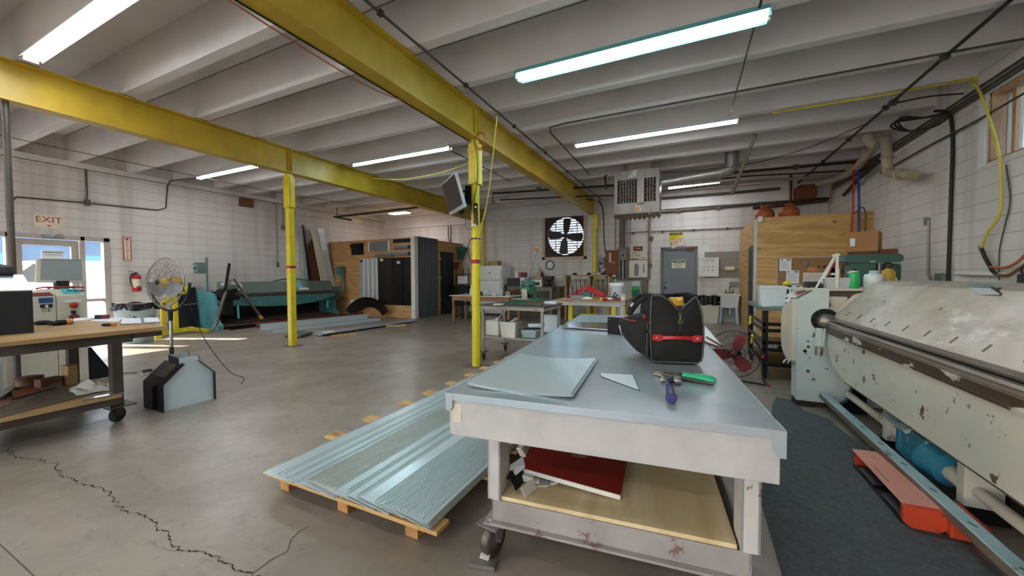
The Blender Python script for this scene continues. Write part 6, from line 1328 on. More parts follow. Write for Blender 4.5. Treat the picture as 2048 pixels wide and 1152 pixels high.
# ================================================================ REFRIGERATOR CORNER
t = thing('refrigerator', 'white two-door refrigerator against the back wall', 'refrigerator', (-6.5, 12.3, 0))
MB().box(-6.98, -6.06, 12.06, 12.7, .05, 1.78).build('body', 'white_paint', t, bevel=.012); MB().box(-6.98, -6.06, 11.99, 12.055, 1.27, 1.79).build('freezer_door', 'white_paint', t, bevel=.01); MB().box(-6.98, -6.06, 11.99, 12.055, .1, 1.255).build('fridge_door', 'white_paint', t, bevel=.01)
MB().box(-6.12, -6.09, 11.95, 11.99, 1.3, 1.6).box(-6.12, -6.09, 11.95, 11.99, .85, 1.2).build('door_handle', 'silver_plastic', t); MB().box(-6.6, -6.53, 11.985, 11.99, 1.5, 1.54).build('magnet', 'red_ink', t); MB().box(-6.95, -6.1, 12.1, 12.6, 0, .05).build('plinth', 'black_plastic', t)
tag(MB().box(-6.72, -6.32, 12.15, 12.45, 1.791, 1.97).build('wooden_box', 'bench_wood', bevel=.004), 'small brown wooden box on top of the refrigerator', 'box')
t = thing('counter', 'dark counter along the back wall carrying the microwave and coffee maker', 'counter', (-5, 12.5, 0)); MB().box(-5.95, -3.9, 12.05, 12.9, 1.0, 1.04).build('counter_top', 'dark_wood', t); MB().box(-5.9, -3.95, 12.1, 12.88, .0, 1.0).build('carcass', 'brown_grey', t)
t = thing('microwave', 'white microwave with a black door window on the back counter', 'microwave', (-5.6, 12.3, 1.041)); MB().box(-5.96, -5.27, 12.12, 12.5, 1.0405, 1.36).build('body', 'white_paint', t, bevel=.006); MB().box(-5.94, -5.42, 12.11, 12.12, 1.05, 1.35).build('door_window', 'black_plastic', t); k = MB()
for i in range(4): k.box(-5.38, -5.31, 12.112, 12.12, 1.08+.05*i, 1.11+.05*i)
k.build('buttons', 'grey_plastic', t)
t = thing('toaster_oven', 'small white toaster oven next to the microwave', 'toaster oven', (-4.8, 12.3, 1.041)); MB().box(-5.1, -4.62, 12.15, 12.5, 1.0405, 1.27).build('body', 'white_paint', t, bevel=.006); MB().box(-5.02, -4.7, 12.14, 12.15, 1.09, 1.2).build('window', 'black_plastic', t)
t = thing('coffee_maker', 'black coffee maker at the end of the back counter', 'coffee maker', (-4.4, 12.3, 1.041)); MB().box(-4.6, -4.27, 12.15, 12.45, 1.0405, 1.08).box(-4.6, -4.27, 12.32, 12.45, 1.08, 1.4).box(-4.6, -4.27, 12.15, 12.45, 1.29, 1.41).build('body', 'black_plastic', t, bevel=.008); MB().lathe((-4.44, 12.23, 1.082), [(.07, 0), (.09, .04), (.08, .15), (.06, .18)], 16).build('carafe', 'screen', t)
for i, (x, mt, lb) in enumerate(((-5.6, 'white_paint', 'white and red carton on top of the microwave'), (-5.45, 'red_paint', 'red tin on top of the microwave'), (-5.3, 'dark_red', 'dark red tin at the end of the microwave top'))):
    m = MB(); m.lathe((x, 12.3, 1.362), [(.06, 0), (.065, .01), (.065, .17), (.05, .18), (0, .18)], 18) if i else m.box(x-.07, x+.04, 12.25, 12.36, 1.3605, 1.57); tag(m.build('tin' if i else 'carton', mt), lb, 'tin' if i else 'carton')
t = thing('table_flag', 'small striped flag on a leaning stick by the coffee maker', 'flag', (-4.6, 12.6, 1.1))
p0, p1 = Vector((-4.972,12.600,1.823)), Vector((-4.406,12.600,1.163)); p1 = p0.lerp(p1, (p0.z-1.041)/(p0.z-p1.z)); MB().cyl(p0, p1, .012, n=8).build('stick', 'window_wood', t)
def fl(s, v): q = p0.lerp(p1, .12+.34*s); return q+Vector((-.12*v-.04*s, .03*math.sin(6*v), -.42*v+.1*s*v))
st = MB(); N = 14
for i in range(13):
    st.surf(lambda s, v, i=i: fl((i+s)/13, v), 1, 8, (0, .002, 0), 0 if i % 2 == 0 else 1)
st.surf(lambda s, v: Vector(fl(.46+.54*s, .42*v))+Vector((0, -.003, 0)), 6, 6, (0, .002, 0), 2); st.build('cloth', ['flag_red', 'sign_cream', 'flag_blue'], t)
t = thing('wall_clock', 'round wall clock with a black rim below the exhaust fan', 'clock', (-4.6, YB, 1.8)); c = Vector((-4.6, YB-.001, 1.8)); MB().lathe(c, [(0, 0), (.15, 0), (.15, .02), (0, .02)], 32, axis=(0, -1, 0)).build('face', 'white_paint', t); MB().ring(c+Vector((0, -.02, 0)), .155, .016, (0, 1, 0), 40).build('rim', 'ink', t); MB().bar(c+Vector((0, -.024, 0)), c+Vector((.07, -.024, -.03)), .008, .004).bar(c+Vector((0, -.024, 0)), c+Vector((-.09, -.024, .03)), .006, .004).build('hand', 'ink', t)
# dark finger brake standing before the counter
t = thing('finger_brake', 'old grey-green finger brake with a row of dark clamping fingers', 'folding brake', (-4.7, 11.3, 0)); 
MB().box(-5.5, -3.95, 11.2, 11.42, .93, 1.05).build('upper_beam', 'old_green', t, bevel=.01); fb = 0
for k in range(18): MB().prism([(11.2, .93), (11.3, .93), (11.18, .72), (11.1, .72)], 'x', -5.46+.083*k, -5.46+.083*k+.07).build('finger', 'dark_steel', t)
MB().box(-5.5, -3.95, 11.1, 11.3, .58, .70).build('apron', 'old_green', t, bevel=.008); [MB().box(q, q+.08, 11.05, 11.5, 0, 1.03).build('end_frame', 'old_green', t, bevel=.02) for q in (-5.58, -3.95)]; MB().cyl((-3.88, 11.2, .9), (-3.8, 11.1, 1.1), .05).cyl((-5.56, 11.2, .9), (-5.5, 11.1, 1.12), .05).build('handle', 'dark_steel', t)

# ================================================================ ROLLING CART
t = thing('rolling_cart', 'grey steel rolling cart with a dark top behind the television post', 'cart', (-2.6, 5.9, 0))
CZ = .93; cx0, cx1, cy0, cy1 = -3.19, -2.03, 5.44, 6.36; zs = (-3.088,5.550,0.405)[2]
MB().box(cx0, cx1, cy0, cy1, CZ-.02, CZ).build('cart_top', 'dark_steel', t, bevel=.003); MB().box(cx0+.01, cx1-.01, cy0+.01, cy0+.03, CZ-.075, CZ-.02).box(cx0+.01, cx1-.01, cy1-.03, cy1-.01, CZ-.075, CZ-.02).box(cx0+.01, cx0+.03, cy0+.03, cy1-.03, CZ-.075, CZ-.02).box(cx1-.03, cx1-.01, cy0+.03, cy1-.03, CZ-.075, CZ-.02).build('top_rail', 'frame_grey', t)
for x in (cx0+.05, cx1-.05):
    for y in (cy0+.05, cy1-.05): MB().cyl((x, y, .15), (x, y, CZ-.02), .026, n=14).build('leg', 'frame_grey', t); MB().box(x-.07, x+.07, y-.06, y+.06, .142, .152).build('caster_plate', 'dark_steel', t); caster(t, x+.01, y, .055, .142, rz=.7, w=.035, mat='dark_steel', local=False)
MB().box(cx0+.03, cx1-.03, cy0+.03, cy1-.03, zs-.02, zs).build('shelf', 'frame_grey', t); zs += .0005
t = thing('jerrycan', 'square cream plastic jug lying on the cart shelf', 'jug', (-3.0, 5.6, zs)); MB().box(-3.12, -2.86, 5.52, 5.82, zs, zs+.27).build('body', 'off_white', t, bevel=.035, seg=4); MB().box(-3.1, -2.88, 5.519, 5.52, zs+.03, zs+.24).build('side_panel', 'off_white', t); MB().cyl((-2.93, 5.6, zs+.26), (-2.93, 5.6, zs+.3), .03).build('cap', 'white_paint', t)
tag(MB().cyl((-2.92, 5.6, zs+.29), (-2.78, 5.75, zs+.46), .008).build('spout', 'off_white'), 'thin white rod standing in the cream jug', 'rod')
bin_('bucket', 'square white bucket in the middle of the cart shelf', (-2.68, 5.62, zs), .28, .28, .25, 'off_white', rim=.02, tp=.88, cat='bucket')
for k in range(3): m = MB().bar((-2.74+.05*k, 5.56, zs+.245), (-2.66+.03*k, 5.68, zs+.28+.01*k), .05, .03); tag(m.build('hand_tool', ['black_plastic', 'grey_plastic', 'off_white'][k]), ['black hand tool sticking out of the square bucket', 'grey hand tool sticking out of the square bucket', 'white hand tool sticking out of the square bucket'][k], 'tool')
t = thing('steel_pan', 'rectangular steel pan at the end of the cart shelf', 'pan', (-2.3, 5.62, zs)); m = MB()
m.taper((-2.32, 5.62, zs), (.24, .2), (.28, .24), 0, .14); m.build('tub', 'galv', t, bevel=.02); MB().tube([(-2.475, 5.49, zs+.14), (-2.165, 5.49, zs+.14), (-2.165, 5.75, zs+.14), (-2.475, 5.75, zs+.14)], .01, 6, closed=True).build('rim', 'chrome', t)
MB().box(-2.44, -2.2, 5.52, 5.72, zs+.141, zs+.143).build('dark_inside', 'dark_steel', t)
tag(MB().cbox((-2.27, 5.72, zs+.2), (.26, .18, .07), .3).build('lid_tray', 'galv', bevel=.01), 'second shallow steel tray stacked over the pan', 'tray')
# bench notcher
t = thing('bench_notcher', 'green hand notcher with a tall lever on the rolling cart', 'notcher', (-2.45, 5.95, CZ))
MB().box(-2.75, -2.3, 5.75, 6.1, CZ+.0005, CZ+.09).build('base', 'notch_green', t, bevel=.01); MB().box(-2.7, -2.33, 5.65, 6.0, CZ+.09, CZ+.105).build('bed_plate', 'steel', t)
b = MB().prism([(5.95, CZ+.09), (6.1, CZ+.09), (6.1, CZ+.3), (5.8, CZ+.3), (5.8, CZ+.2), (5.9, CZ+.17)], 'x', -2.6, -2.42); b.box(-2.62, -2.4, 5.84, 6.0, CZ+.16, CZ+.3); b.build('head', 'notch_green', t, bevel=.015)
MB().box(-2.56, -2.46, 5.78, 5.84, CZ+.1, CZ+.26).build('punch_block', 'steel', t, bevel=.004); MB().cyl((-2.62, 5.93, CZ+.34), (-2.4, 5.93, CZ+.34), .05).box(-2.55, -2.47, 5.88, 5.98, CZ+.3, CZ+.46).build('pivot', 'machine_green', t)
l0 = Vector((-2.5, 5.93, CZ+.44)); l1 = Vector((-2.356,5.950,1.844)); MB().cyl(l0, l1, .014).build('lever', 'steel', t); MB().lathe(l1, [(0, -.01), (.03, 0), (.038, .02), (.03, .045), (0, .05)], 16, axis=(l1-l0)).build('knob', 'orange', t)
tag(MB().bar((-2.95, 5.7, CZ+.012), (-2.2, 5.75, CZ+.012), .04, .022).build('green_bar', 'machine_green'), 'flat green bar lying before the notcher on the cart', 'bar'); tag(MB().bar((-2.42, 5.68, CZ+.04), (-2.15, 5.78, CZ+.03), .03, .02).build('red_tool', 'red_ink'), 'red tool lying beside the notcher base on the cart', 'tool'); tag(MB().box(-2.95, -2.8, 5.5, 5.6, CZ+.0005, CZ+.02).build('white_card', 'white_paint'), 'white card at the front edge of the cart top', 'card')
tag(MB().cbox((-2.16, 6.1, CZ+.02), (.2, .16, .04), .2).build('paper_pad', 'paper'), 'pad of white papers on the far corner of the cart top', 'paper pad')

# ================================================================ YELLOW-LEGGED TABLE
t = thing('assembly_table', 'wood-topped steel table on yellow legs behind the layout tables', 'table', (-2, 8.4, 0)); AZ = .9
MB().box(-2.66, -1.22, 7.53, 9.3, AZ-.02, AZ).build('table_top', 'bench_wood', t); MB().box(-2.64, -1.24, 7.55, 7.59, AZ-.1, AZ-.02).box(-2.64, -1.24, 9.24, 9.28, AZ-.1, AZ-.02).box(-2.64, -2.6, 7.59, 9.24, AZ-.1, AZ-.02).box(-1.28, -1.24, 7.59, 9.24, AZ-.1, AZ-.02).build('apron', 'leg_grey', t)
for x in (-2.3, -1.42):
    for y in (7.6, 9.1): MB().box(x, x+.09, y, y+.09, 0, AZ-.1).build('leg', 'bright_yellow', t)
MB().box(-2.6, -1.3, 8.0, 9.2, .3, .33).build('lower_shelf', 'dark_wood', t)
AZ += .0005
for k in range(7):
    pts = [(-2.5+.02*k, 8.1+.05*k, AZ+.02), (-2.35+.03*k, 8.15, AZ+.12+.02*(k % 3)), (-2.1, 8.2+.03*k, AZ+.2+.012*k), (-1.85+.02*k, 8.15, AZ+.1+.02*(k % 4)), (-1.72+.03*k, 8.05+.04*k, AZ+.02)]
    tag(MB().tube(pts, .014, 6, smooth=6).build('red_cable', 'hose_red'), 'red cable loop in the tangle heaped on the yellow-legged table', 'cable', 'red cables on the yellow-legged table')
tag(MB().cbox((-2.2, 7.95, AZ+.045), (.3, .16, .09), .05).build('grey_box', 'grey_plastic', bevel=.004), 'flat grey box under the arch of red cables', 'box'); tag(MB().cbox((-2.1, 8.3, AZ+.07), (.2, .15, .14), .3).build('teal_box', 'teal_paint'), 'teal box behind the grey one under the red cables', 'box')
small = [('tape measure', 'yellow tape measure at the front of the yellow-legged table', 'bright_yellow', (-1.62, 7.72)), ('rag', 'white crumpled rag on the yellow-legged table', 'rag', (-1.95, 7.8)), ('rag', 'second smaller white rag next to the tape measure', 'rag', (-1.5, 7.75)), ('clip', 'red clip beside the yellow tape measure', 'red_paint', (-1.55, 7.62)), ('roll', 'navy tape roll behind the tape measure', 'navy_paint', (-1.65, 8.0)), ('roll', 'dark purple roll in front of the bucket', 'navy_grip', (-1.5, 8.05)), ('block', 'brown block at the middle of the yellow-legged table', 'brown_leather', (-1.36, 7.9)), ('box', 'pale carton corner at the end of the yellow-legged table', 'tan_wall_paint', (-1.3, 8.2)), ('level', 'red box level leaning before the white bucket', 'dark_red', (-1.33, 7.72))]
for nm, lb, mt, (x, y) in small:
    m = MB()
    if nm == 'rag': m.ball((x, y, AZ+.03), .08, (1.4, 1, .45), jit=.15)
    elif nm == 'roll': m.lathe((x, y, AZ), [(.05, 0), (.06, .01), (.06, .06), (.05, .07), (0, .07)], 16)
    elif nm == 'level': m.cbox((x, y, AZ+.03), (.16, .05, .06), .1)
    else: m.cbox((x, y, AZ+.03), (.09, .07, .06), .4)
    tag(m.build(nm.replace(' ', '_'), mt, bevel=.004 if nm not in ('rag', 'roll') else 0), lb, nm)
t = thing('plier', 'blue-handled pliers standing open before the white bucket', 'pliers', (-1.42, 7.85, AZ)); MB().tube([(-1.45, 7.85, AZ+.01), (-1.43, 7.85, AZ+.08), (-1.38, 7.85, AZ+.17)], .014, 6).build('handle', 'ink_blue', t); MB().tube([(-1.40, 7.85, AZ+.01), (-1.38, 7.85, AZ+.07), (-1.34, 7.85, AZ+.12)], .014, 6).build('handle', 'black_plastic', t)
t = thing('white_bucket', 'tall round white bucket with a ribbed rim on the yellow-legged table', 'bucket', (-1.45, 8.35, AZ)); MB().lathe((0, 0, 0), [(.12, 0), (.13, .01), (.148, .28), (.148, .34)], 24).build('body', 'white_plastic', t, True); MB().lathe((0, 0, 0), [(.152, .25), (.158, .26), (.158, .345), (.15, .35), (.13, .345), (0, .32)], 24).build('rim', 'white_paint', t, True); MB().cyl((-.02, 0, .3), (-.03, .02, .44), .012).ball((-.03, .02, .4), .02).build('pen', 'green_label', t, True)
bin_('file_box', 'white cardboard file box with a hand hole under the yellow-legged table', (-2.9, 8.15, .0), .34, .4, .5, 'paper', .3, cat='box', tp=1.0, lid='paper')
tag(MB().box(-2.2, -1.75, 8.0, 8.06, .52, .6).build('yellow_clamp', 'bright_yellow', bevel=.01), 'yellow bar clamp under the yellow-legged table', 'clamp')
# rack of sheet-metal cones against the back wall
t = thing('cone_rack', 'open wooden rack filled with upright metal ducts against the back wall', 'rack', (-2.9, 11.7, 0)); k = MB()
for x in (-3.6, -2.85, -2.25): k.box(x, x+.05, 11.5, 12.0, 0, 1.44)
k.box(-3.62, -2.2, 11.5, 12.0, 1.4, 1.44).box(-3.62, -2.2, 11.5, 12.0, .55, .6); k.build('frame', 'bench_wood', t)
for i in range(9):
    x = -3.46+.145*i
    if abs(x+2.82) < .05: continue
    t = thing('duct_piece', ('tall bare metal duct piece standing in the wooden rack, open bay'if i < 5 else 'tall dull duct piece standing in the wooden rack, bay nearest the panels'), 'duct', (x, 11.7, .601), 0, 'metal ducts in the wooden rack'); MB().lathe((0, 0, 0), [(.055, 0), (.055, .42), (.03, .55), (.055, .7)], 14).build('pipe', 'duct' if i < 6 else 'brown_grey', t, True)
for i in range(8): tag(MB().ball((-3.45+.15*i, 11.62, 1.47), .05+.012*(i % 3), (1.2, 1, .6), jit=.1).build('loose_piece', ['white_paint', 'black_plastic', 'tan_wall_paint'][i % 3]), ['white loose piece in the row on top of the duct rack', 'black loose piece in the row on top of the duct rack', 'tan loose piece in the row on top of the duct rack'][i % 3], 'loose piece', 'loose pieces on top of the duct rack')

# ================================================================ BACK WALL FITTINGS
W = YB-.001
def wbox(name, label, cat, x0, x1, z0, z1, d, mat, group=None):
    t = thing(name, label, cat, ((x0+x1)/2, W, z0), 0, group); MB().box(x0, x1, W-d, W, z0, z1).build('case', mat, t, bevel=.004); return t
t = wbox('safety_switch', 'small grey safety switch box beside the yellow wall post', 'switch box', -2.82, -2.63, 1.68, 2.04, .12, 'grey_plastic'); MB().box(-2.77, -2.69, W-.13, W-.12, 1.8, 1.86).build('handle', 'ink', t); MB().box(-2.76, -2.7, W-.123, W-.12, 1.72, 1.75).build('label', 'paper', t)
wbox('meter_box', 'flat grey box between the yellow post and the safety switch', 'switch box', -2.95, -2.85, 1.55, 1.9, .08, 'silver_plastic')
t = wbox('breaker_panel', 'brown electrical panel with its door closed on the back wall', 'electrical panel', -2.58, -2.2, 1.3, 2.26, .14, 'brown_leather'); MB().box(-2.55, -2.23, W-.15, W-.14, 1.6, 2.22).build('door', 'brown_leather', t); MB().box(-2.47, -2.4, W-.153, W-.15, 1.85, 2.17).build('label', 'tan_wall_paint', t); MB().box(-2.36, -2.27, W-.153, W-.15, 1.82, 1.88).build('warning_label', 'orange', t); MB().box(-2.45, -2.25, W-.143, W-.14, 1.38, 1.43).build('paper_label', 'paper', t)
t = wbox('open_breaker_panel', 'grey-brown electrical panel with its breakers showing', 'electrical panel', -2.19, -1.83, 1.25, 2.34, .13, 'brown_grey'); MB().box(-2.12, -1.92, W-.135, W-.13, 1.95, 2.24).build('cover', 'grey_plastic', t); k = MB()
for i in range(12): k.box(-2.1, -2.04, W-.14, W-.13, 1.33+.05*i, 1.37+.05*i).box(-2.0, -1.94, W-.14, W-.13, 1.33+.05*i, 1.37+.05*i)
k.build('breaker', 'ink', t); MB().box(-2.03, -2.01, W-.142, W-.13, 1.3, 1.93).build('centre_strip', 'silver_plastic', t); MB().box(-2.05, -1.99, W-.145, W-.135, 2.05, 2.12).build('handle', 'ink', t)
t = wbox('control_cabinet', 'wide off-white control cabinet below the danger signs', 'electrical panel', -1.82, -1.25, 1.35, 1.9, .15, 'off_white'); MB().prism([(-1.66, 1.4), (-1.52, 1.4), (-1.52, 1.72), (-1.54, 1.78), (-1.59, 1.81), (-1.64, 1.78), (-1.66, 1.72)], 'y', W-.153, W-.15).build('grey_plate', 'grey_plastic', t); MB().box(-1.38, -1.34, W-.155, W-.15, 1.5, 1.78).build('slot', 'grey_plastic', t)
t = wbox('timer_box', 'off-white box with a small window above the control cabinet', 'electrical panel', -1.48, -1.25, 1.93, 2.18, .13, 'off_white'); MB().box(-1.4, -1.33, W-.135, W-.13, 2.02, 2.1).build('window', 'paper', t); MB().box(-1.4, -1.34, W-.136, W-.13, 1.98, 2.0).build('latch', 'ink', t)
t = thing('danger_sign', 'white HIGH VOLTAGE sign next to the electrical panels', 'sign', (-1.65, W, 1.95)); MB().box(-1.81, -1.5, W-.01, W, 1.95, 2.2).build('board', 'sign_cream', t); text('HIGH', .085, (-1.655, W-.012, 2.15), '-y', 'ink', t); text('VOLTAGE', .07, (-1.655, W-.012, 2.06), '-y', 'ink', t); MB().box(-1.8, -1.55, W-.05, W-.01, 1.94, 1.965).build('clip', 'ink', t)
t = thing('danger_plate', 'small black and red DANGER plate above the voltage sign', 'sign', (-1.55, W, 2.23)); MB().box(-1.7, -1.42, W-.01, W, 2.225, 2.36).build('board', 'ink', t); MB().lathe((-1.56, W-.0105, 2.292), [(0, 0), (.11, 0), (.11, .002), (0, .002)], 24, axis=(0, -1, 0), sx=.55).build('oval', 'red_ink', t); text('DANGER', .05, (-1.56, W-.014, 2.292), '-y', 'sign_cream', t)
tag(MB().box(-1.82, -1.72, W-.08, W, 2.22, 2.45).build('junction_box', 'beige_plastic', bevel=.004), 'beige junction box above the open breaker panel', 'junction box')
m = MB().box(-1.85, -1.2, W-.12, W, 1.28, 1.345); tag(m.build('cable_trough', 'brown_grey'), 'brown cable trough under the control cabinet', 'cable trough')
m = MB().box(-1.45, -1.25, W-.15, W, .5, 1.28); tag(m.build('electrical_box', 'brown_grey'), 'brown panel under the cable trough beside the grey door', 'electrical panel')
for x, lb in ((-2.3, 'green and white printed poster partly behind the white bucket'), (-1.75, 'green and white printed poster between bucket and tool bag')):
    t = thing('printed_poster', lb, 'poster', (x, W, .6), 0, 'green posters on the back wall'); MB().box(x, x+.25, W-.006, W, .55, 1.22).build('sheet', 'sign_green', t); MB().box(x, x+.25, W-.0065, W-.006, .95, 1.06).build('white_band', 'green_label', t); MB().box(x, x+.25, W-.0068, W-.006, 1.06, 1.22).build('white_field', 'paper', t)
# signs over and on the grey door
t = thing('caution_sign', 'yellow CAUTION sign above the grey door', 'sign', (-.45, W, 2.5)); MB().box(-.62, -.24, W-.008, W, 2.46, 2.76).build('board', 'sign_yellow', t); MB().box(-.61, -.25, W-.009, W-.008, 2.68, 2.75).build('black_band', 'ink', t); text('CAUTION', .066, (-.43, W-.0105, 2.714), '-y', 'sign_yellow', t); text('WATCH', .055, (-.43, W-.0095, 2.63), '-y', 'ink', t); text('YOUR STEP', .05, (-.45, W-.0095, 2.555), '-y', 'ink', t)
t = thing('exit_sign', 'tilted cream EXIT sign hanging over the grey door frame', 'sign', (-.4, W-.02, 2.3)); MB().cbox((-.4, W-.04, 2.43), (.36, .006, .24), 0, 0, 0, -R(18)).build('board', 'sign_cream', t); text('EXIT', .17, (-.41, W-.045, 2.45), '-y', 'red_ink', t, tilt=R(18)); MB().cbox((-.38, W-.044, 2.355), (.03, .002, .025), 0, 0, 0, R(30)).build('arrow', 'red_ink', t)
t = thing('safety_sign', 'green and cream THINK SAFETY FIRST sign on the grey door', 'sign', (-.35, YB, 1.66)); y_ = YB+.009; MB().box(-.54, -.15, y_-.004, y_, 1.64, 1.9).build('board', 'sign_cream', t); MB().box(-.525, -.165, y_-.006, y_-.004, 1.81, 1.885).build('green_band', 'sign_green', t); text('THINK', .066, (-.345, y_-.0075, 1.847), '-y', 'sign_cream', t); text('SAFETY', .07, (-.345, y_-.0055, 1.772), '-y', 'ink', t); text('FIRST', .07, (-.345, y_-.0055, 1.692), '-y', 'ink', t)
t = thing('first_aid_cabinet', 'white wall cabinet lettered CINTAS beside the grey door', 'cabinet', (.49, W, 1.35)); MB().box(.22, .76, W-.14, W, 1.37, 1.94).build('body', 'white_paint', t, bevel=.006); MB().box(.225, .755, W-.146, W-.14, 1.375, 1.935).build('door', 'white_paint', t)
text('CiNTAS', .095, (.485, W-.1475, 1.86), '-y', 'ink_blue', t, sx=1.05); MB().box(.34, .62, W-.1475, W-.146, 1.79, 1.796).build('small_print', 'grey_plastic', t)
for i, (mt) in enumerate(('sign_green', 'red_ink', 'ink_blue', 'grey_plastic', 'fluid_yellow', 'navy_paint')): MB().cbox((.37+.115*(i % 3), W-.147, 1.66-.1*(i//3)), (.05, .002, .02), 0, 0, 0, -.6).build('symbol', mt, t)
p = MB().box(.38, 1.3, W-.004, W, 1.33, 2.12); o = p.build('trim_2', 'block_grey'); o['kind'] = 'structure'
o = MB().box(.2, .5, W-.003, W, 1.95, 2.32).build('trim_3', 'white_paint'); o['kind'] = 'structure'
t = thing('paper_towel_roll', 'cream paper towel roll on a wall holder above the sink', 'paper towel', (1.05, W-.08, 1.6)); MB().cyl((.93, W-.08, 1.6), (1.16, W-.08, 1.6), .06, n=20).build('roll', 'tan_wall_paint', t); MB().cyl((.86, W-.08, 1.6), (1.27, W-.08, 1.6), .012).cyl((.87, W, 1.6), (.87, W-.09, 1.6), .02).cyl((1.26, W, 1.6), (1.26, W-.09, 1.6), .02).build('holder', 'chrome', t)
t = thing('laundry_sink', 'white plastic utility sink on legs against the back wall', 'sink', (1.05, 12.6, 0)); m = MB(); c = (1.0, 12.63, 0); m.taper(c, (.44, .44), (.54, .52), .47, .86); m.build('basin', 'white_plastic', t, bevel=.02); MB().taper(c, (.56, .54), (.58, .56), .83, .87).build('rim', 'white_paint', t, bevel=.008)
for sx in (-1, 1):
    for sy in (-1, 1): MB().hexa([(c[0]+sx*.22-.025, c[1]+sy*.22-.025, 0), (c[0]+sx*.22+.025, c[1]+sy*.22-.025, 0), (c[0]+sx*.22+.025, c[1]+sy*.22+.025, 0), (c[0]+sx*.22-.025, c[1]+sy*.22+.025, 0), (c[0]+sx*.19-.035, c[1]+sy*.19-.03, .5), (c[0]+sx*.19+.035, c[1]+sy*.19-.03, .5), (c[0]+sx*.19+.035, c[1]+sy*.19+.03, .5), (c[0]+sx*.19-.035, c[1]+sy*.19+.03, .5)]).build('leg', 'bin_blue', t)
k = MB().box(.94, 1.16, 12.84, 12.9, .87, .9).tube([(1.05, 12.86, .9), (1.05, 12.86, 1.05), (1.05, 12.78, 1.08), (1.05, 12.7, 1.04)], .014, 8, smooth=4); k.cyl((.96, 12.87, .9), (.96, 12.87, .97), .02).cyl((1.14, 12.87, .9), (1.14, 12.87, .97), .02); k.build('faucet', 'brown_grey', t); MB().tube([(1.05, 12.63, .47), (1.05, 12.63, .3), (1.05, 12.75, .26), (1.05, 12.9, .34)], .03, 8, smooth=4).tube([(1.05, 12.85, .4), (1.3, 12.88, .4)], .025, 8).build('drain_pipe', 'off_white', t)
MB().box(.83, .9, 12.8, 12.88, .88, 1.0).build('soap_bottle', 'tan_wall_paint', t)
t = thing('soap_dispenser', 'square grey dispenser on the wall above the sink', 'dispenser', (1.15, W, 1.1)); MB().box(1.05, 1.28, W-.08, W, 1.08, 1.22).build('case', 'grey_plastic', t, bevel=.006)
t = thing('waste_bin', 'tall grey waste bin with a black liner beside the sink', 'waste bin', (.5, 12.55, 0)); MB().taper((.5, 12.56, 0), (.46, .36), (.54, .46), 0, .66).build('bin', 'beige_plastic', t, bevel=.02)
def bf(s, v): a = 2*PI*s; c4 = max(abs(math.cos(a)), abs(math.sin(a))); return (.5+(.29+.012*math.sin(13*a))*math.cos(a)/c4**.8, 12.56+(.245+.01*math.sin(17*a))*math.sin(a)/c4**.8, .8-.25*v+.015*math.sin(7*a))
b = MB().surf(bf, 56, 4, (0, 0, -.003)); b.box(.26, .74, 12.36, 12.76, .7, .72); b.build('liner', 'bag_film', t)
tag(MB().plate([(.2, W-.03, 0), (.4, W-.03, 0), (.4, W-.002, .62), (.2, W-.002, .62)], (0, .005, 0)).build('board', 'grey_plastic'), 'grey board leaning on the wall behind the waste bin', 'board')

# ================================================================ FLOOR FAN (right of the big table)
FC = Vector((0.549,5.950,0.331)); FA = Vector((-.30, -.94, .22)).normalized()
t = thing('floor_fan', 'black wire floor fan with red blades beside the big table', 'fan', (FC.x, FC.y, 0))
cage(FC, FA, .315, .06, 48, [(.14, 1), (.45, .97), (.75, .8)], .0022, 'black_metal', t, 'cage')
for m in blades([], FC, FA, 3, .05, .275, .13, .45, .2): m.build('blade', 'red_blade', t)
MB().lathe(FC+FA*.062, [(0, .008), (.05, .005), (.06, -.002), (0, -.002)], 20, axis=FA).build('badge', 'black_plastic', t); MB().lathe(FC+FA*.068, [(0, .004), (.03, .003), (.032, 0), (0, 0)], 16, axis=FA, sx=1, sy=.6).build('badge_logo', 'red_paint', t)
MB().lathe(FC-FA*.17, [(0, 0), (.06, 0), (.07, .05), (.07, .12), (0, .13)], 18, axis=FA).build('motor', 'black_plastic', t)
sd_ = FA.cross(Vector((0, 0, 1))).normalized(); s = MB(); fz = .016
for q in (-1, 1): s.tube([FC+sd_*.33*q, FC+sd_*.34*q+Vector((0, .0, -.15)), (FC.x+sd_.x*.34*q, FC.y+sd_.y*.34*q-.02, fz+.02), (FC.x+sd_.x*.33*q+.04, FC.y+sd_.y*.33*q-.2, fz)], .013, 8, smooth=5)
s.tube([(FC.x-sd_.x*.33+.04, FC.y-sd_.y*.33-.2, fz), (FC.x+sd_.x*.33+.04, FC.y+sd_.y*.33-.2, fz)], .013, 8); s.build('stand', 'black_metal', t)
for q in (-1, 1): MB().ball(FC+sd_*.335*q, .02, (1, 1, 1.4)).build('side_knob', 'red_paint', t); MB().ball((FC.x+sd_.x*.33*q+.04, FC.y+sd_.y*.33*q-.2, fz+.004), .019).build('rubber_foot', 'red_paint', t)

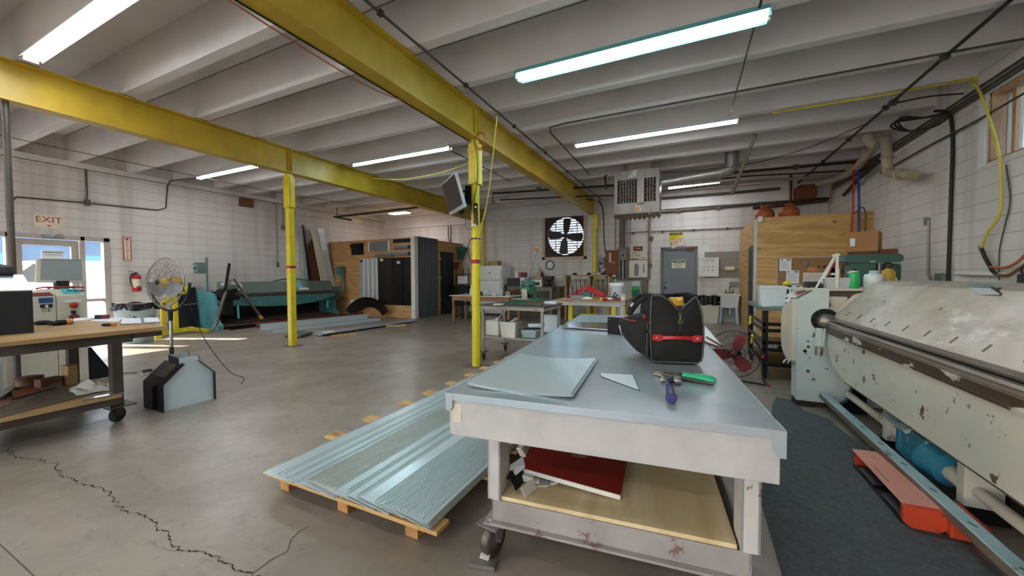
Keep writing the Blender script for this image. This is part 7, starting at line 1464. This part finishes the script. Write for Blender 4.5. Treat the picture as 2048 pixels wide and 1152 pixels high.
# ================================================================ FLUORESCENT FIXTURES
def fixture(x0, x1, y, zb, label, body='fixture_white', tube='tube_warm', tubes=2, hood=True, wd=.17):
    t = thing('ceiling_light', label, 'ceiling light', ((x0+x1)/2, y, zb), 0, 'fluorescent ceiling lights')
    b = MB().prism([(y-wd*.35, zb+.06), (y+wd*.35, zb+.06), (y+wd*.3, zb+.104), (y-wd*.3, zb+.104)], 'x', x0, x1)
    if hood: b.prism([(y-wd/2, zb+.03), (y-wd*.35, zb+.062), (y+wd*.35, zb+.062), (y+wd/2, zb+.03), (y+wd/2, zb+.034), (y+wd*.35, zb+.066), (y-wd*.35, zb+.066), (y-wd/2, zb+.034)], 'x', x0, x1)
    b.build('housing', body, t)
    s = MB()
    for x in (x0, x1): 
        for k in range(tubes): yy = y+(k-(tubes-1)/2)*.062; s.box(x-.012, x+.012, yy-.025, yy+.025, zb+.005, zb+.07)
    s.build('socket', 'white_paint', t)
    for k in range(tubes): yy = y+(k-(tubes-1)/2)*.062; MB().cyl((x0+.015, yy, zb+.03), (x1-.015, yy, zb+.03), .019, n=10).build('tube', tube, t)
    return t
fixture(-2.0, .66, 4.42, 3.87, 'cool bluish fluorescent fixture nearest overhead above the big table', 'fixture_aqua', 'tube_cool', wd=.26)
fixture(-2.02, .66, 7.16, 3.87, 'white fluorescent fixture above the yellow-legged table, next behind the bluish one')
fixture(-6.85, -4.27, 6.2, 3.87, 'fluorescent fixture between the two yellow beams behind the television', 'fixture_white', 'tube_cool', 1)
fixture(-11.2, -8.82, 5.28, 3.87, 'fluorescent fixture beyond the far yellow beam above the teal brake')
fixture(-6.85, -4.1, 1.62, 3.87, 'fluorescent fixture cut by the upper frame edge above the plywood bench')
fixture(-.6, .7, 11.74, 3.87, 'short fluorescent fixture far back beside the heater duct', wd=.3)
t = thing('ceiling_light', 'small bright square light high above the plywood booth', 'ceiling light', (-10.05, 11.3, 3.8), 0, 'fluorescent ceiling lights'); MB().box(-10.5, -9.62, 11.08, 11.42, 3.83, 3.9).build('housing', 'fixture_white', t); MB().box(-10.47, -9.65, 11.11, 11.39, 3.815, 3.83).build('diffuser', 'tube_warm', t); MB().cyl((-10.05, 11.25, 3.9), (-10.05, 11.25, 4.52), .01).build('hanger', 'conduit', t)
for i, (x, y) in enumerate(((-3.2, -.13), (-9.5, -.13), (-6.5, -2.9), (.2, -2.9), (-11, 8.98))):  # unseen fixtures added behind the camera to brighten the room
    if i == 4: continue
    fixture(x-1.25, x+1.25, y, 3.87, ['fluorescent fixture behind the viewer, above the open floor', 'fluorescent fixture behind the viewer, near the glazed door side', 'fluorescent fixture behind the viewer, towards the front wall', 'fluorescent fixture behind the viewer, near the window side'][i])

# ================================================================ TELEVISION ON THE POST
TC = Vector((-3.270,4.800,2.625)); d = Vector((.76, -.65, 0)).normalized(); n = Vector((d.y, -d.x, 0)); n = n if n.y < 0 else -n
tl = R(16); nn = n*math.cos(tl)-Vector((0, 0, 1))*math.sin(tl); uu = Vector((0, 0, 1))*math.cos(tl)+n*math.sin(tl)
t = thing('television', 'flat television with silver edge tilted on an arm from the yellow post', 'television', TC)
def rect(c, w, h): return [c-d*w/2-uu*h/2, c+d*w/2-uu*h/2, c+d*w/2+uu*h/2, c-d*w/2+uu*h/2]
TW, TH = .80, .50
MB().plate(rect(TC, TW, TH), -nn*.045).build('bezel', 'silver_plastic', t, bevel=.006); MB().plate(rect(TC+uu*.018+nn*.0005, TW-.045, TH-.07), nn*.003).build('screen', 'screen', t)
MB().plate(rect(TC-nn*.045, .4, .28), -nn*.04).build('back_cover', 'black_plastic', t); p0 = TC-nn*.085; pp_ = Vector((-3.0, 5.03, TC.z-.02))
m = MB().bar(p0+Vector((0, 0, .05)), Vector((-3.09, 4.98, TC.z+.08)), .03, .03).bar(p0-Vector((0, 0, .03)), Vector((-3.09, 4.98, TC.z-.02)), .03, .03); m.box(-3.12, -3.06, 4.93, 5.08, TC.z-.12, TC.z+.16); m.bar(TC-nn*.05-uu*.2, TC-nn*.09-uu*.3, .1, .06); m.build('wall_arm', 'black_metal', t)
t = thing('power_strip', 'black power strip strapped to the yellow post under the television', 'power strip', (-3.0, 4.94, 2.2)); c = Vector((-2.935,4.940,2.343)); MB().box(c.x-.03, c.x+.03, 4.915, 4.955, c.z-.16, c.z+.16).build('body', 'black_plastic', t, bevel=.006); MB().ball((c.x+.01, 4.912, c.z+.1), .012).build('indicator', 'led_red', t)
for k in (-1, 1): MB().box(c.x-.02+.02*k-.012, c.x-.02+.02*k+.012, 4.90, 4.918, c.z-.19, c.z-.15).build('plug', 'white_paint', t)
def cable(label, pts, r, mat, smooth=5, cat='cable', nm='cable', n=6, group=None):
    return tag(MB().tube(pts, r, n, smooth=smooth).build(nm, mat), label, cat, group)
cable('black television cable running down the post to the power strip', [(-2.930,4.930,3.317), (-2.897,4.930,3.142), (-2.917,4.945,2.777), (-2.974,4.950,2.558), (-2.925,4.940,2.440)], .006, 'cable_black')
cable('loose loop of television cable between screen and post', [(-3.116,4.850,2.516), (-3.073,4.850,2.363), (-3.037,4.880,2.551), (-3.004,4.880,2.339), (-2.979,4.900,2.535)], .006, 'cable_black')
cable('thin cable sagging below the television', [(-3.104,4.900,2.373), (-3.089,4.900,2.145), (-3.000,4.900,2.117), (-2.924,4.920,2.250)], .004, 'conduit')
cable('yellow rope hanging from the conduit and tied down along the post', [(-2.523,4.850,3.686), (-2.610,4.870,3.087), (-2.714,4.900,2.526), (-2.844,4.930,2.134), (-2.927,4.935,1.876)], .008, 'hose_yellow', 5, 'rope', 'rope')
t = thing('coiled_wire', 'coil of rusty wire hung where the post meets the beam', 'wire coil', (-2.95, 4.86, 3.45)); c = Vector((-2.797,4.850,3.375))
MB().ring(c, .12, .006, (.3, 1, .1), 36, 6).ring(c+Vector((.01, -.012, .01)), .11, .006, (.2, 1, .2), 36, 6).ring(c+Vector((-.01, -.02, 0)), .115, .005, (.35, 1, 0), 36, 6).build('coil', 'terracotta', t)
m = MB().lathe((-3.0, 5.03, (-2.944,4.950,1.969)[2]), [(.075, 0), (.075, .02)], 20).tube([(-3.07, 4.98, (-2.944,4.950,1.969)[2]), (-3.09, 4.95, 1.8), (-3.03, 4.94, 1.62)], .006, 6, smooth=4); tag(m.build('wire_tie', 'cable_black'), 'black wire tied round the near post above its red band', 'wire')

# ================================================================ UNIT HEATER AND DUCT
t = thing('unit_heater', 'grey gas unit heater with grille openings hung from the ceiling', 'heater', (-1.13, 9.3, 2.8))
hx0, hx1, hy, hz0, hz1 = -1.62, -.64, 9.0, 2.83, 3.80
MB().box(hx0, hx1, hy+.05, hy+.62, hz0, hz1).build('casing', 'heater_grey', t, bevel=.008)
fr = MB()
gx = [hx0+.07, -1.115, -.96, hx1-.08]; gz0, gz1 = 3.07, 3.60
fr.box(hx0, gx[0], hy, hy+.05, hz0, hz1).box(gx[1], gx[2], hy-.03, hy+.05, gz0-.03, hz1).box(gx[3], hx1, hy, hy+.05, hz0, hz1).box(gx[0], gx[3], hy, hy+.05, hz0, gz0).box(gx[0], gx[3], hy, hy+.05, gz1, hz1); fr.build('front_panel', 'heater_grey', t, bevel=.003)
MB().box(gx[0], gx[3], hy+.045, hy+.05, gz0, gz1).build('dark_core', 'dark_hole', t)
g = MB()
for a, b in ((gx[0], gx[1]), (gx[2], gx[3])):
    k = max(4, int((b-a)/.062))
    for i in range(1, k): x = a+(b-a)*i/k; g.cyl((x, hy+.03, gz0), (x, hy+.03, gz1), .017, n=8, mi=1)
    for i in range(1, 6): z = gz0+(gz1-gz0)*i/6; g.box(a, b, hy+.0, hy+.03, z-.014, z+.014, 0)
g.build('grille', ['fan_brown', 'heater_grey'], t)
lv = MB().box(hx0+.02, hx1-.02, hy-.01, hy+.6, hz0-.015, hz0)
for k in range(9): x = hx0+.08+.105*k; lv.plate([(x, hy+.02, hz0-.09), (x+.06, hy+.02, hz0-.02), (x+.06, hy+.55, hz0-.02), (x, hy+.55, hz0-.09)], (.006, 0, .004))
lv.prism([(hy-.01, hz0), (hy+.04, hz0-.1), (hy+.05, hz0-.1), (hy+.02, hz0)], 'x', hx0, hx1); lv.build('bottom_louvre', 'rail_brown', t)
MB().lathe((-1.09, hy-.002, 2.93), [(0, 0), (.075, 0), (.075, .004), (0, .006)], 24, axis=(0, -1, 0), sx=.5).build('badge', 'sign_cream', t); MB().lathe((-1.09, hy-.005, 2.93), [(0, 0), (.055, 0), (.055, .003), (0, .004)], 24, axis=(0, -1, 0), sx=.5).build('badge_centre', 'orange', t)
MB().box(-1.36, -.82, 9.1, 9.6, 3.8, 4.52).build('top_duct', 'brown_grey', t); MB().box(-1.4, -1.34, 9.08, 9.12, 3.8, 4.52).box(-.84, -.78, 9.08, 9.12, 3.8, 4.52).build('hanger_strap', 'dark_steel', t)
wt = MB()
for k in range(5): wt.cbox((-1.22+.02*k, hy-.001, 3.66+.035*k), (.2-.02*k, .002, .012), 0, 0, 0, -.12)
wt.build('scraped_label', 'white_paint', t)
t = thing('flue_duct', 'round galvanised flue running from the heater and turning up to the ceiling', 'duct', (.2, 9.3, 3.6)); a = Vector((-0.623,9.350,3.528)); b = Vector((0.553,9.350,3.626)); MB().cyl(a, b, .11, .13, n=20).build('pipe', 'duct', t); MB().tube([b, b+Vector((.12, 0, .02)), b+Vector((.2, 0, .1)), b+Vector((.22, 0, .25)), (b.x+.22, b.y, 4.52)], .135, 18, smooth=4).build('elbow', 'duct', t); MB().cyl(b-Vector((.02, 0, 0)), b+Vector((.03, 0, 0)), .15, n=20).build('collar', 'conduit_light', t)

# ================================================================ PIPES, CONDUITS, CABLES
def pipe(label, pts, r, mat='conduit', smooth=0, nm='conduit', cat='conduit', n=8, clips=0):
    t = thing(nm, label, cat, pts[0]); MB().tube(pts, r, n, smooth=smooth).build('tube', mat, t)
    if clips:
        for i in range(clips): MB().cbox(Vector(pts[0]).lerp(Vector(pts[-1]), (i+.5)/clips), (r*3.4, r*3.4, r*3.4)).build('clamp', 'dark_steel', t)
    return t
pipe('dark conduit running along the joists beside the television beam', [(-2.74, -1, 3.955), (-2.74, 12.8, 3.955)], .014, clips=9)
pipe('long dark sprinkler-like pipe slanting overhead near the window side', [(2.655, 1, 3.94), (2.655, 12.9, 3.94)], .02, 'pipe_black', clips=8)
pipe('conduit running along one joist and bending back towards the exhaust fan', [(3.3, 6.15, 3.955), (-1.9, 6.15, 3.955), (-2.2, 6.2, 3.955), (-2.28, 6.45, 3.955), (-2.32, 9.5, 3.955)], .014, clips=0)
pipe('vertical-looking conduit crossing the joists between the two big fixtures', [(.58, 3.2, 3.955), (.54, 7.0, 3.955)], .011)
pipe('grey conduit on the side wall looping up over the exit door', [(XL+.025, 2.58, 0.9), (XL+.025, 2.58, 2.9), (XL+.025, 2.66, 3.05), (XL+.025, 3.66, 3.1), (XL+.025, 4.9, 3.13), (XL+.025, 5.08, 3.22), (XL+.025, 5.13, 3.8), (XL+.1, 5.16, 3.93), (-11.3, 5.3, 3.93)], .016)
pipe('short conduit rising from the junction box above the exit sign', [(XL+.025, 3.66, 3.1), (XL+.025, 3.66, 3.86)], .016)
tag(MB().box(XL, XL+.07, 3.62, 3.70, 3.04, 3.17).build('junction_box', 'conduit'), 'small junction box on the conduit above the EXIT sign by the glazed door', 'junction box')
pipe('vertical grey pipe dropping from the far yellow beam behind the bench', [(-7.3, 1.52, 0), (-7.3, 1.52, 3.48)], .03, 'conduit', nm='pipe', cat='pipe')
pipe('thin dark wire strung under the joists beyond the far yellow beam', [(-10.4, -2, 3.83), (-10.55, 3, 3.80), (-10.62, 6.5, 3.80), (-10.2, 12.3, 3.93)], .006, 'cable_black', nm='wire', cat='wire')
pipe('thin dark wire along the ledge of the side wall', [(XL+.09, -2, 3.84), (XL+.09, 12.9, 3.82)], .006, 'cable_black', nm='wire', cat='wire')
pipe('dark diagonal pole slanting down from the ceiling near the heater flue', [(1.056,8.271,3.985), (0.805,9.600,3.189)], .035, 'conduit_light', nm='pole', cat='pole')
pipe('black gas pipe running below the joists to the side wall', [(-5.581,10.400,3.974), (-1.921,10.400,3.834), (0.927,10.400,3.838), (3.642,10.400,3.787)], .03, 'pipe_black', nm='pipe', cat='pipe', clips=3)
pipe('thin black pipe just below the gas pipe', [(-0.742,10.600,3.752), (1.255,10.600,3.765), (3.597,10.600,3.639)], .018, 'pipe_black', nm='pipe', cat='pipe')
pipe('black pipe passing behind the yellow beam end to the heater', [(-5.423,10.600,3.796), (-3.085,10.600,3.686), (-1.917,10.600,3.604)], .02, 'pipe_black', nm='pipe', cat='pipe')
pipe('black stub pipe rising beside the heater', [(-1.933,9.600,3.577), (-1.959,9.600,3.902), (-1.909,9.600,3.921)], .025, 'pipe_black', nm='pipe', cat='pipe')
pipe('grey pipe under the flue towards the back corner', [(-0.757,11.200,3.719), (0.891,11.200,3.772), (3.011,11.200,3.703)], .035, 'conduit_light', nm='pipe', cat='pipe')
pipe('upper grey conduit pair along the back wall above the grey door', [(-0.864,12.800,3.831), (1.022,12.800,3.819), (2.235,12.800,3.826)], .04, 'conduit', nm='pipe', cat='pipe')
pipe('grey conduit along the back wall from the heater to the plywood room', [(-0.867,12.900,3.409), (3.372,12.900,3.477)], .032, 'conduit', clips=4)
pipe('slim light conduit along the back wall just above the yellow caution sign', [(-2.167,12.920,2.798), (-1.942,12.920,2.836), (1.425,12.920,2.803)], .018, 'conduit_light', clips=4)
for i, (u, r, lb) in enumerate(((1230, .02, 'slim vertical conduit left of the conduit group over the panels'), (1240, .03, 'vertical conduit first in the dense group over the electrical panels'), (1246, .035, 'vertical conduit second in the dense group over the electrical panels'), (1253, .02, 'slim vertical conduit third in the group over the electrical panels'), (1258, .016, 'slimmest vertical conduit at the end of the group over the panels'))):
    p = (-2.296,12.900,3.268); x = -2.29+(u-1230)*.0174; pipe(lb, [(x, YB-.06, 2.3), (x, YB-.06, 3.95)], r, 'conduit' if i in (1, 2) else 'conduit_light')
pipe('stout light conduit between the voltage sign and the grey door', [(-1.2, YB-.05, 1.3), (-1.2, YB-.05, 3.1), (-1.15, YB-.05, 3.25), (-1.1, YB-.05, 3.9)], .034, 'conduit_light', clips=3)
pipe('black flexible cable curving from the beam end down to the brown panel', [(-2.826,12.800,3.926), (-2.674,12.800,3.613), (-2.647,12.850,2.614), (-2.579,12.850,2.142), (-2.413,12.850,2.070)], .018, 'cable_black', 5, 'cable', 'cable')
cable('black cable looping from the safety switch to the brown panel', [(-2.8, W-.05, 1.68), (-2.78, W-.06, 1.5), (-2.68, W-.06, 1.46), (-2.6, W-.06, 1.6)], .018, 'cable_black')
pipe('dark pipe with drop hanging over the plywood booth', [(-11.990,9.900,3.630), (-10.215,10.400,3.756), (-8.766,10.800,3.883)], .035, 'pipe_black', nm='pipe', cat='pipe'); pipe('short dark pipe arm at the end of the pipe over the booth', [(-11.990,9.900,3.630), (-10.332,9.200,3.315)], .03, 'pipe_black', nm='pipe', cat='pipe'); pipe('thin rod hanger of the pipe over the booth', [(-11.831,9.900,3.638), ((-11.831,9.900,3.638)[0], 9.9, 3.97)], .012, 'pipe_black', nm='rod', cat='rod')
pipe('thin vertical conduit over the booth door, nearer the booth corner', [(-9.006,12.920,3.802), (-9.016,12.920,2.863)], .018, 'conduit_light'); pipe('thin vertical conduit over the booth door, nearer the television post', [(-8.883,12.920,3.794), (-8.894,12.920,2.776)], .018, 'conduit_light')
tag(MB().box((-9.175,12.900,2.951)[0], (-8.928,12.900,2.939)[0], W-.1, W, (-9.177,12.900,2.766)[2], (-9.175,12.900,2.951)[2]).build('junction_box', 'tan_wall_paint'), 'pale junction box on the back wall above the booth door', 'junction box')
# right wall
XW = XR-.02
pipe('black cable trunk running down the side wall beside the window', [(3.300,7.925,3.863), (3.310,7.636,3.734), (3.320,7.557,3.555), (3.320,7.514,3.157), (3.320,7.517,2.317), (3.320,7.521,1.290)], .022, 'cable_black', 4, 'cable', 'cable')
pipe('bare conduit with a switch box on top, on the side wall', [(3.330,8.084,2.251), (3.330,8.053,1.413), (3.330,7.967,1.305), (3.330,7.674,1.280)], .016, 'conduit_light')
tag(MB().box(XR-.06, XR-.001, (3.330,8.153,2.260)[1]-.03, (3.330,8.030,2.243)[1]+.05, (3.330,8.080,2.173)[2], (3.330,8.086,2.289)[2]).build('switch_box', 'grey_plastic'), 'small switch box on top of the bare conduit on the side wall', 'switch box')
tag(MB().box(XR-.09, XR-.001, 7.52, 7.72, 1.3, 1.42).build('outlet_box', 'teal_grey'), 'grey-green outlet box low on the side wall over the press', 'socket')
cable('yellow air hose running along a joist and hanging down by the window', [(1.141,7.196,3.955), (2.414,7.173,3.955), (3.368,7.093,3.955), (3.26, 7.06, 3.90), (3.28, 6.9, 3.7), (3.280,6.551,2.876), (3.280,6.472,2.389), (3.280,6.497,2.102), (3.280,6.679,1.915), (3.280,6.784,1.727)], .016, 'hose_yellow', 6, 'hose', 'hose', 8)
t = thing('hose_coupling', 'black hose coupling joining the yellow and orange hoses on the side wall', 'hose', (3.280,6.784,1.727)); MB().tube([(3.280,6.784,1.733), (3.280,6.707,1.611), (3.280,6.571,1.443), (3.280,6.495,1.401)], .02, 8).build('coupling', 'cable_black', t); MB().cyl((3.280,6.794,1.759), (3.280,6.774,1.701), .022).build('collar', 'chrome', t)
cable('orange hose sweeping off to the frame edge', [(3.270,6.595,1.492), (3.270,6.354,1.481), (3.270,6.173,1.538), (3.270,6.009,1.661), (3.270,5.827,1.802)], .016, 'hose_orange', 5, 'hose', 'hose')
cable('brown hose sweeping below the orange one', [(3.260,6.456,1.401), (3.260,6.293,1.389), (3.260,6.150,1.449), (3.260,5.985,1.543), (3.260,5.773,1.672)], .018, 'brown_leather', 5, 'hose', 'hose')
pipe('white plastic pipe stub fixed low on the side wall', [(3.300,7.304,1.417), (3.300,6.695,1.407), (3.300,6.409,1.400)], .022, 'white_paint', nm='pipe', cat='pipe')
pipe('thin cable hanging slackly behind the yellow hose', [(3.330,6.513,2.683), (3.330,6.432,2.261), (3.330,6.495,1.981), (3.330,6.568,1.693), (3.330,6.559,1.335)], .007, 'conduit', 5, 'cable', 'cable')
pipe('thin conduit sloping along the side wall under the window head', [(3.310,9.750,3.382), (3.310,8.056,3.396), (3.310,6.946,3.380), (3.310,6.164,3.401)], .014, 'conduit')
for i, dz in enumerate((0, .05, .11)):
    pipe(['lowest of three slim conduits along the top of the side wall', 'middle one of three slim conduits along the top of the side wall', 'topmost of three slim conduits along the top of the side wall'][i], [(XR-.04, 12.5, 3.62+dz), (XR-.04, 3.5, 3.72+dz)], .014, 'conduit')
t = thing('drain_pipe', 'tan wrapped drain pipe bending down the side wall near the back corner', 'pipe', (3.1, 9.2, 3.5)); MB().tube([(2.870,9.000,3.952), (2.908,9.000,3.794), (2.978,8.900,3.708)], .08, 12, smooth=3).build('upper_run', 'pipe_tan', t)
MB().tube([(2.9, 12.0, 3.72), (3.050,10.413,3.586), (3.050,9.177,3.783), (3.050,8.860,3.771), (3.050,8.755,3.566), (3.050,8.700,3.252), (3.050,8.568,3.125), (3.080,7.936,2.945)], .075, 12, smooth=4).build('drop_pipe', 'pipe_tan', t); MB().ring((3.050,8.729,3.430), .08, .02, (0, 0, 1), 20).ring((3.060,8.286,3.031), .08, .02, (0, 1, 0), 20).build('joint_band', 'pipe_tan', t)
lp = MB()
for k in range(3): lp.tube([(3.200,7.382,3.650), (3.100,7.697,3.717), Vector((3.000,8.336,3.894))+Vector((0, -.12*k, 0)), Vector((3.000,8.417,3.833))+Vector((0, -.1*k, 0)), (3.050,7.983,3.627), (3.150,7.554,3.534), (3.220,7.401,3.585)], .014, 6, closed=False, smooth=4)
tag(lp.build('cable_coil', 'cable_black'), 'loose coil of black cables hung under the ceiling by the side wall', 'cable')
cable('thin cable drooping from the slanting pipe to the heater', [(2.64, 8.3, 3.93), (1.9, 8.6, 3.72), (1.0, 8.9, 3.62), (-.2, 9.3, 3.72), (-.6, 9.5, 3.8)], .007, 'cable_black')
cable('black cable from the conduit box along the stem to the wall', [(2.66, 7.5, 3.92), (2.95, 7.3, 3.88), (3.25, 7.15, 3.8)], .012, 'cable_black')
tag(MB().cbox((2.655, 7.45, 3.92), (.09, .1, .06)).build('junction_box', 'rail_brown'), 'brown junction box on the slanting dark pipe overhead', 'junction box')
pipe('red hose hanging in front of the plywood room', [(3.088,10.360,3.778), (2.971,9.950,3.432), (2.961,9.900,2.718), (2.935,9.900,2.012)], .016, 'hose_red', nm='hose', cat='hose'); pipe('blue hose hanging beside the red one at the plywood room', [(3.161,10.360,3.779), (3.053,9.990,3.482), (3.066,9.950,2.919), (3.080,9.950,2.213)], .022, 'hose_blue', nm='hose', cat='hose')
cable('grey looped cable end beside the blue hose', [(2.978,9.900,2.636), (3.085,9.900,2.758), (3.156,9.900,2.653), (3.157,9.900,2.204)], .012, 'conduit')
pipe('dark slanting bracket pipe on the side wall above the plywood room', [(3.250,11.438,3.288), (3.200,10.360,3.451), (3.150,9.333,3.521)], .04, 'pipe_black', nm='pipe', cat='pipe')
pipe('rusty upright pipe behind the terracotta jugs', [(2.442,12.600,4.195), (2.450,12.600,2.910)], .035, 'cardboard_dark', nm='pipe', cat='pipe')
tag(MB().box(2.55, 2.95, 12.3, 12.85, 3.42, 3.78).build('brown_valve_box', 'cardboard_dark', bevel=.01), 'brown box high in the back corner above the jugs', 'box')
pipe('thick dark pipe along the back wall above the plywood room', [(1.6, 12.85, 3.35), (3.3, 12.85, 3.42)], .06, 'rail_brown', nm='pipe', cat='pipe')
cable('yellow cable sagging between the two yellow beams', [(-7.003,6.900,3.789), (-6.145,6.900,3.669), (-5.421,6.900,3.665), (-4.746,6.900,3.716), (-4.238,6.900,3.811)], .009, 'hose_yellow', 6)
cable('yellow cable continuing past the post under the joists', [(-3.934,6.900,3.832), (-3.525,6.900,3.838)], .009, 'hose_yellow', 0)
pipe('thin dark rod crossing behind the television post', [(-4.377,6.422,3.930), (-4.354,9.097,3.930)], .01, 'cable_black', nm='rod', cat='rod')
pipe('thin dark wire strung along the underside of the television beam', [(-3.1, -1, 3.472), (-3.09, 5, 3.472)], .007, 'cable_black', nm='wire', cat='wire')
cable('slack brown wire hanging under the television beam near the viewer', [(-3.02, .6, 3.47), (-3.05, 1.9, 3.40), (-3.02, 2.9, 3.36), (-3.06, 3.5, 3.46)], .006, 'terracotta')
t = thing('hook_chain', 'black hook hanging from the pipe beyond the television', 'hook', (-5.599,10.400,3.930)); a = Vector((-5.537,10.350,3.930)); MB().tube([a, a+Vector((0, 0, -.18))], .012, 6).ring(a+Vector((0, 0, -.24)), .05, .012, (0, 1, 0), 16, 6).build('hook', 'pipe_black', t)
cable('short black cable with plug hanging at the beam end near the fan', [(-3.222,11.800,3.689), (-3.062,11.800,3.832), (-2.792,11.800,3.777)], .02, 'cable_black')

# ================================================================ LIGHT, SKY, CAMERA
w = bpy.data.worlds.new('sky'); SC.world = w; w.use_nodes = True; nt = w.node_tree; nt.nodes.clear()
o = nt.nodes.new('ShaderNodeOutputWorld'); b = nt.nodes.new('ShaderNodeBackground'); s = nt.nodes.new('ShaderNodeTexSky')
s.sky_type = 'NISHITA'; s.sun_disc = False; s.sun_elevation = R(35); s.sun_rotation = R(240); s.air_density = 1; s.dust_density = 2
nt.links.new(s.outputs[0], b.inputs[0]); nt.links.new(b.outputs[0], o.inputs[0]); b.inputs[1].default_value = .7
sun = bpy.data.lights.new('sun', 'SUN'); sun.energy = 22; sun.angle = R(.6); sun.color = (1, .96, .9)
so = bpy.data.objects.new('sun', sun); COL.objects.link(so); so.rotation_euler = Vector((3.3, 1.35, -2.2)).to_track_quat('-Z', 'Y').to_euler()
cam = bpy.data.cameras.new('camera'); cam.sensor_width = 36; cam.lens = 13.2561; cam.clip_start = .05; cam.clip_end = 300
co = bpy.data.objects.new('camera', cam); COL.objects.link(co); co.matrix_world = Matrix(((0.903872,-0.009709,0.427693,0),(0.427786,0.029396,-0.903402,0),(-0.003801,0.999521,0.030724,1.4),(0,0,0,1)))
SC.camera = co
SC.view_settings.view_transform = 'Standard'; SC.view_settings.look = 'None'; SC.view_settings.gamma = 1; SC.view_settings.use_curve_mapping = False
SC.view_settings.exposure = .82
SC.cycles.use_denoising = True; SC.cycles.max_bounces = 8; SC.cycles.diffuse_bounces = 5
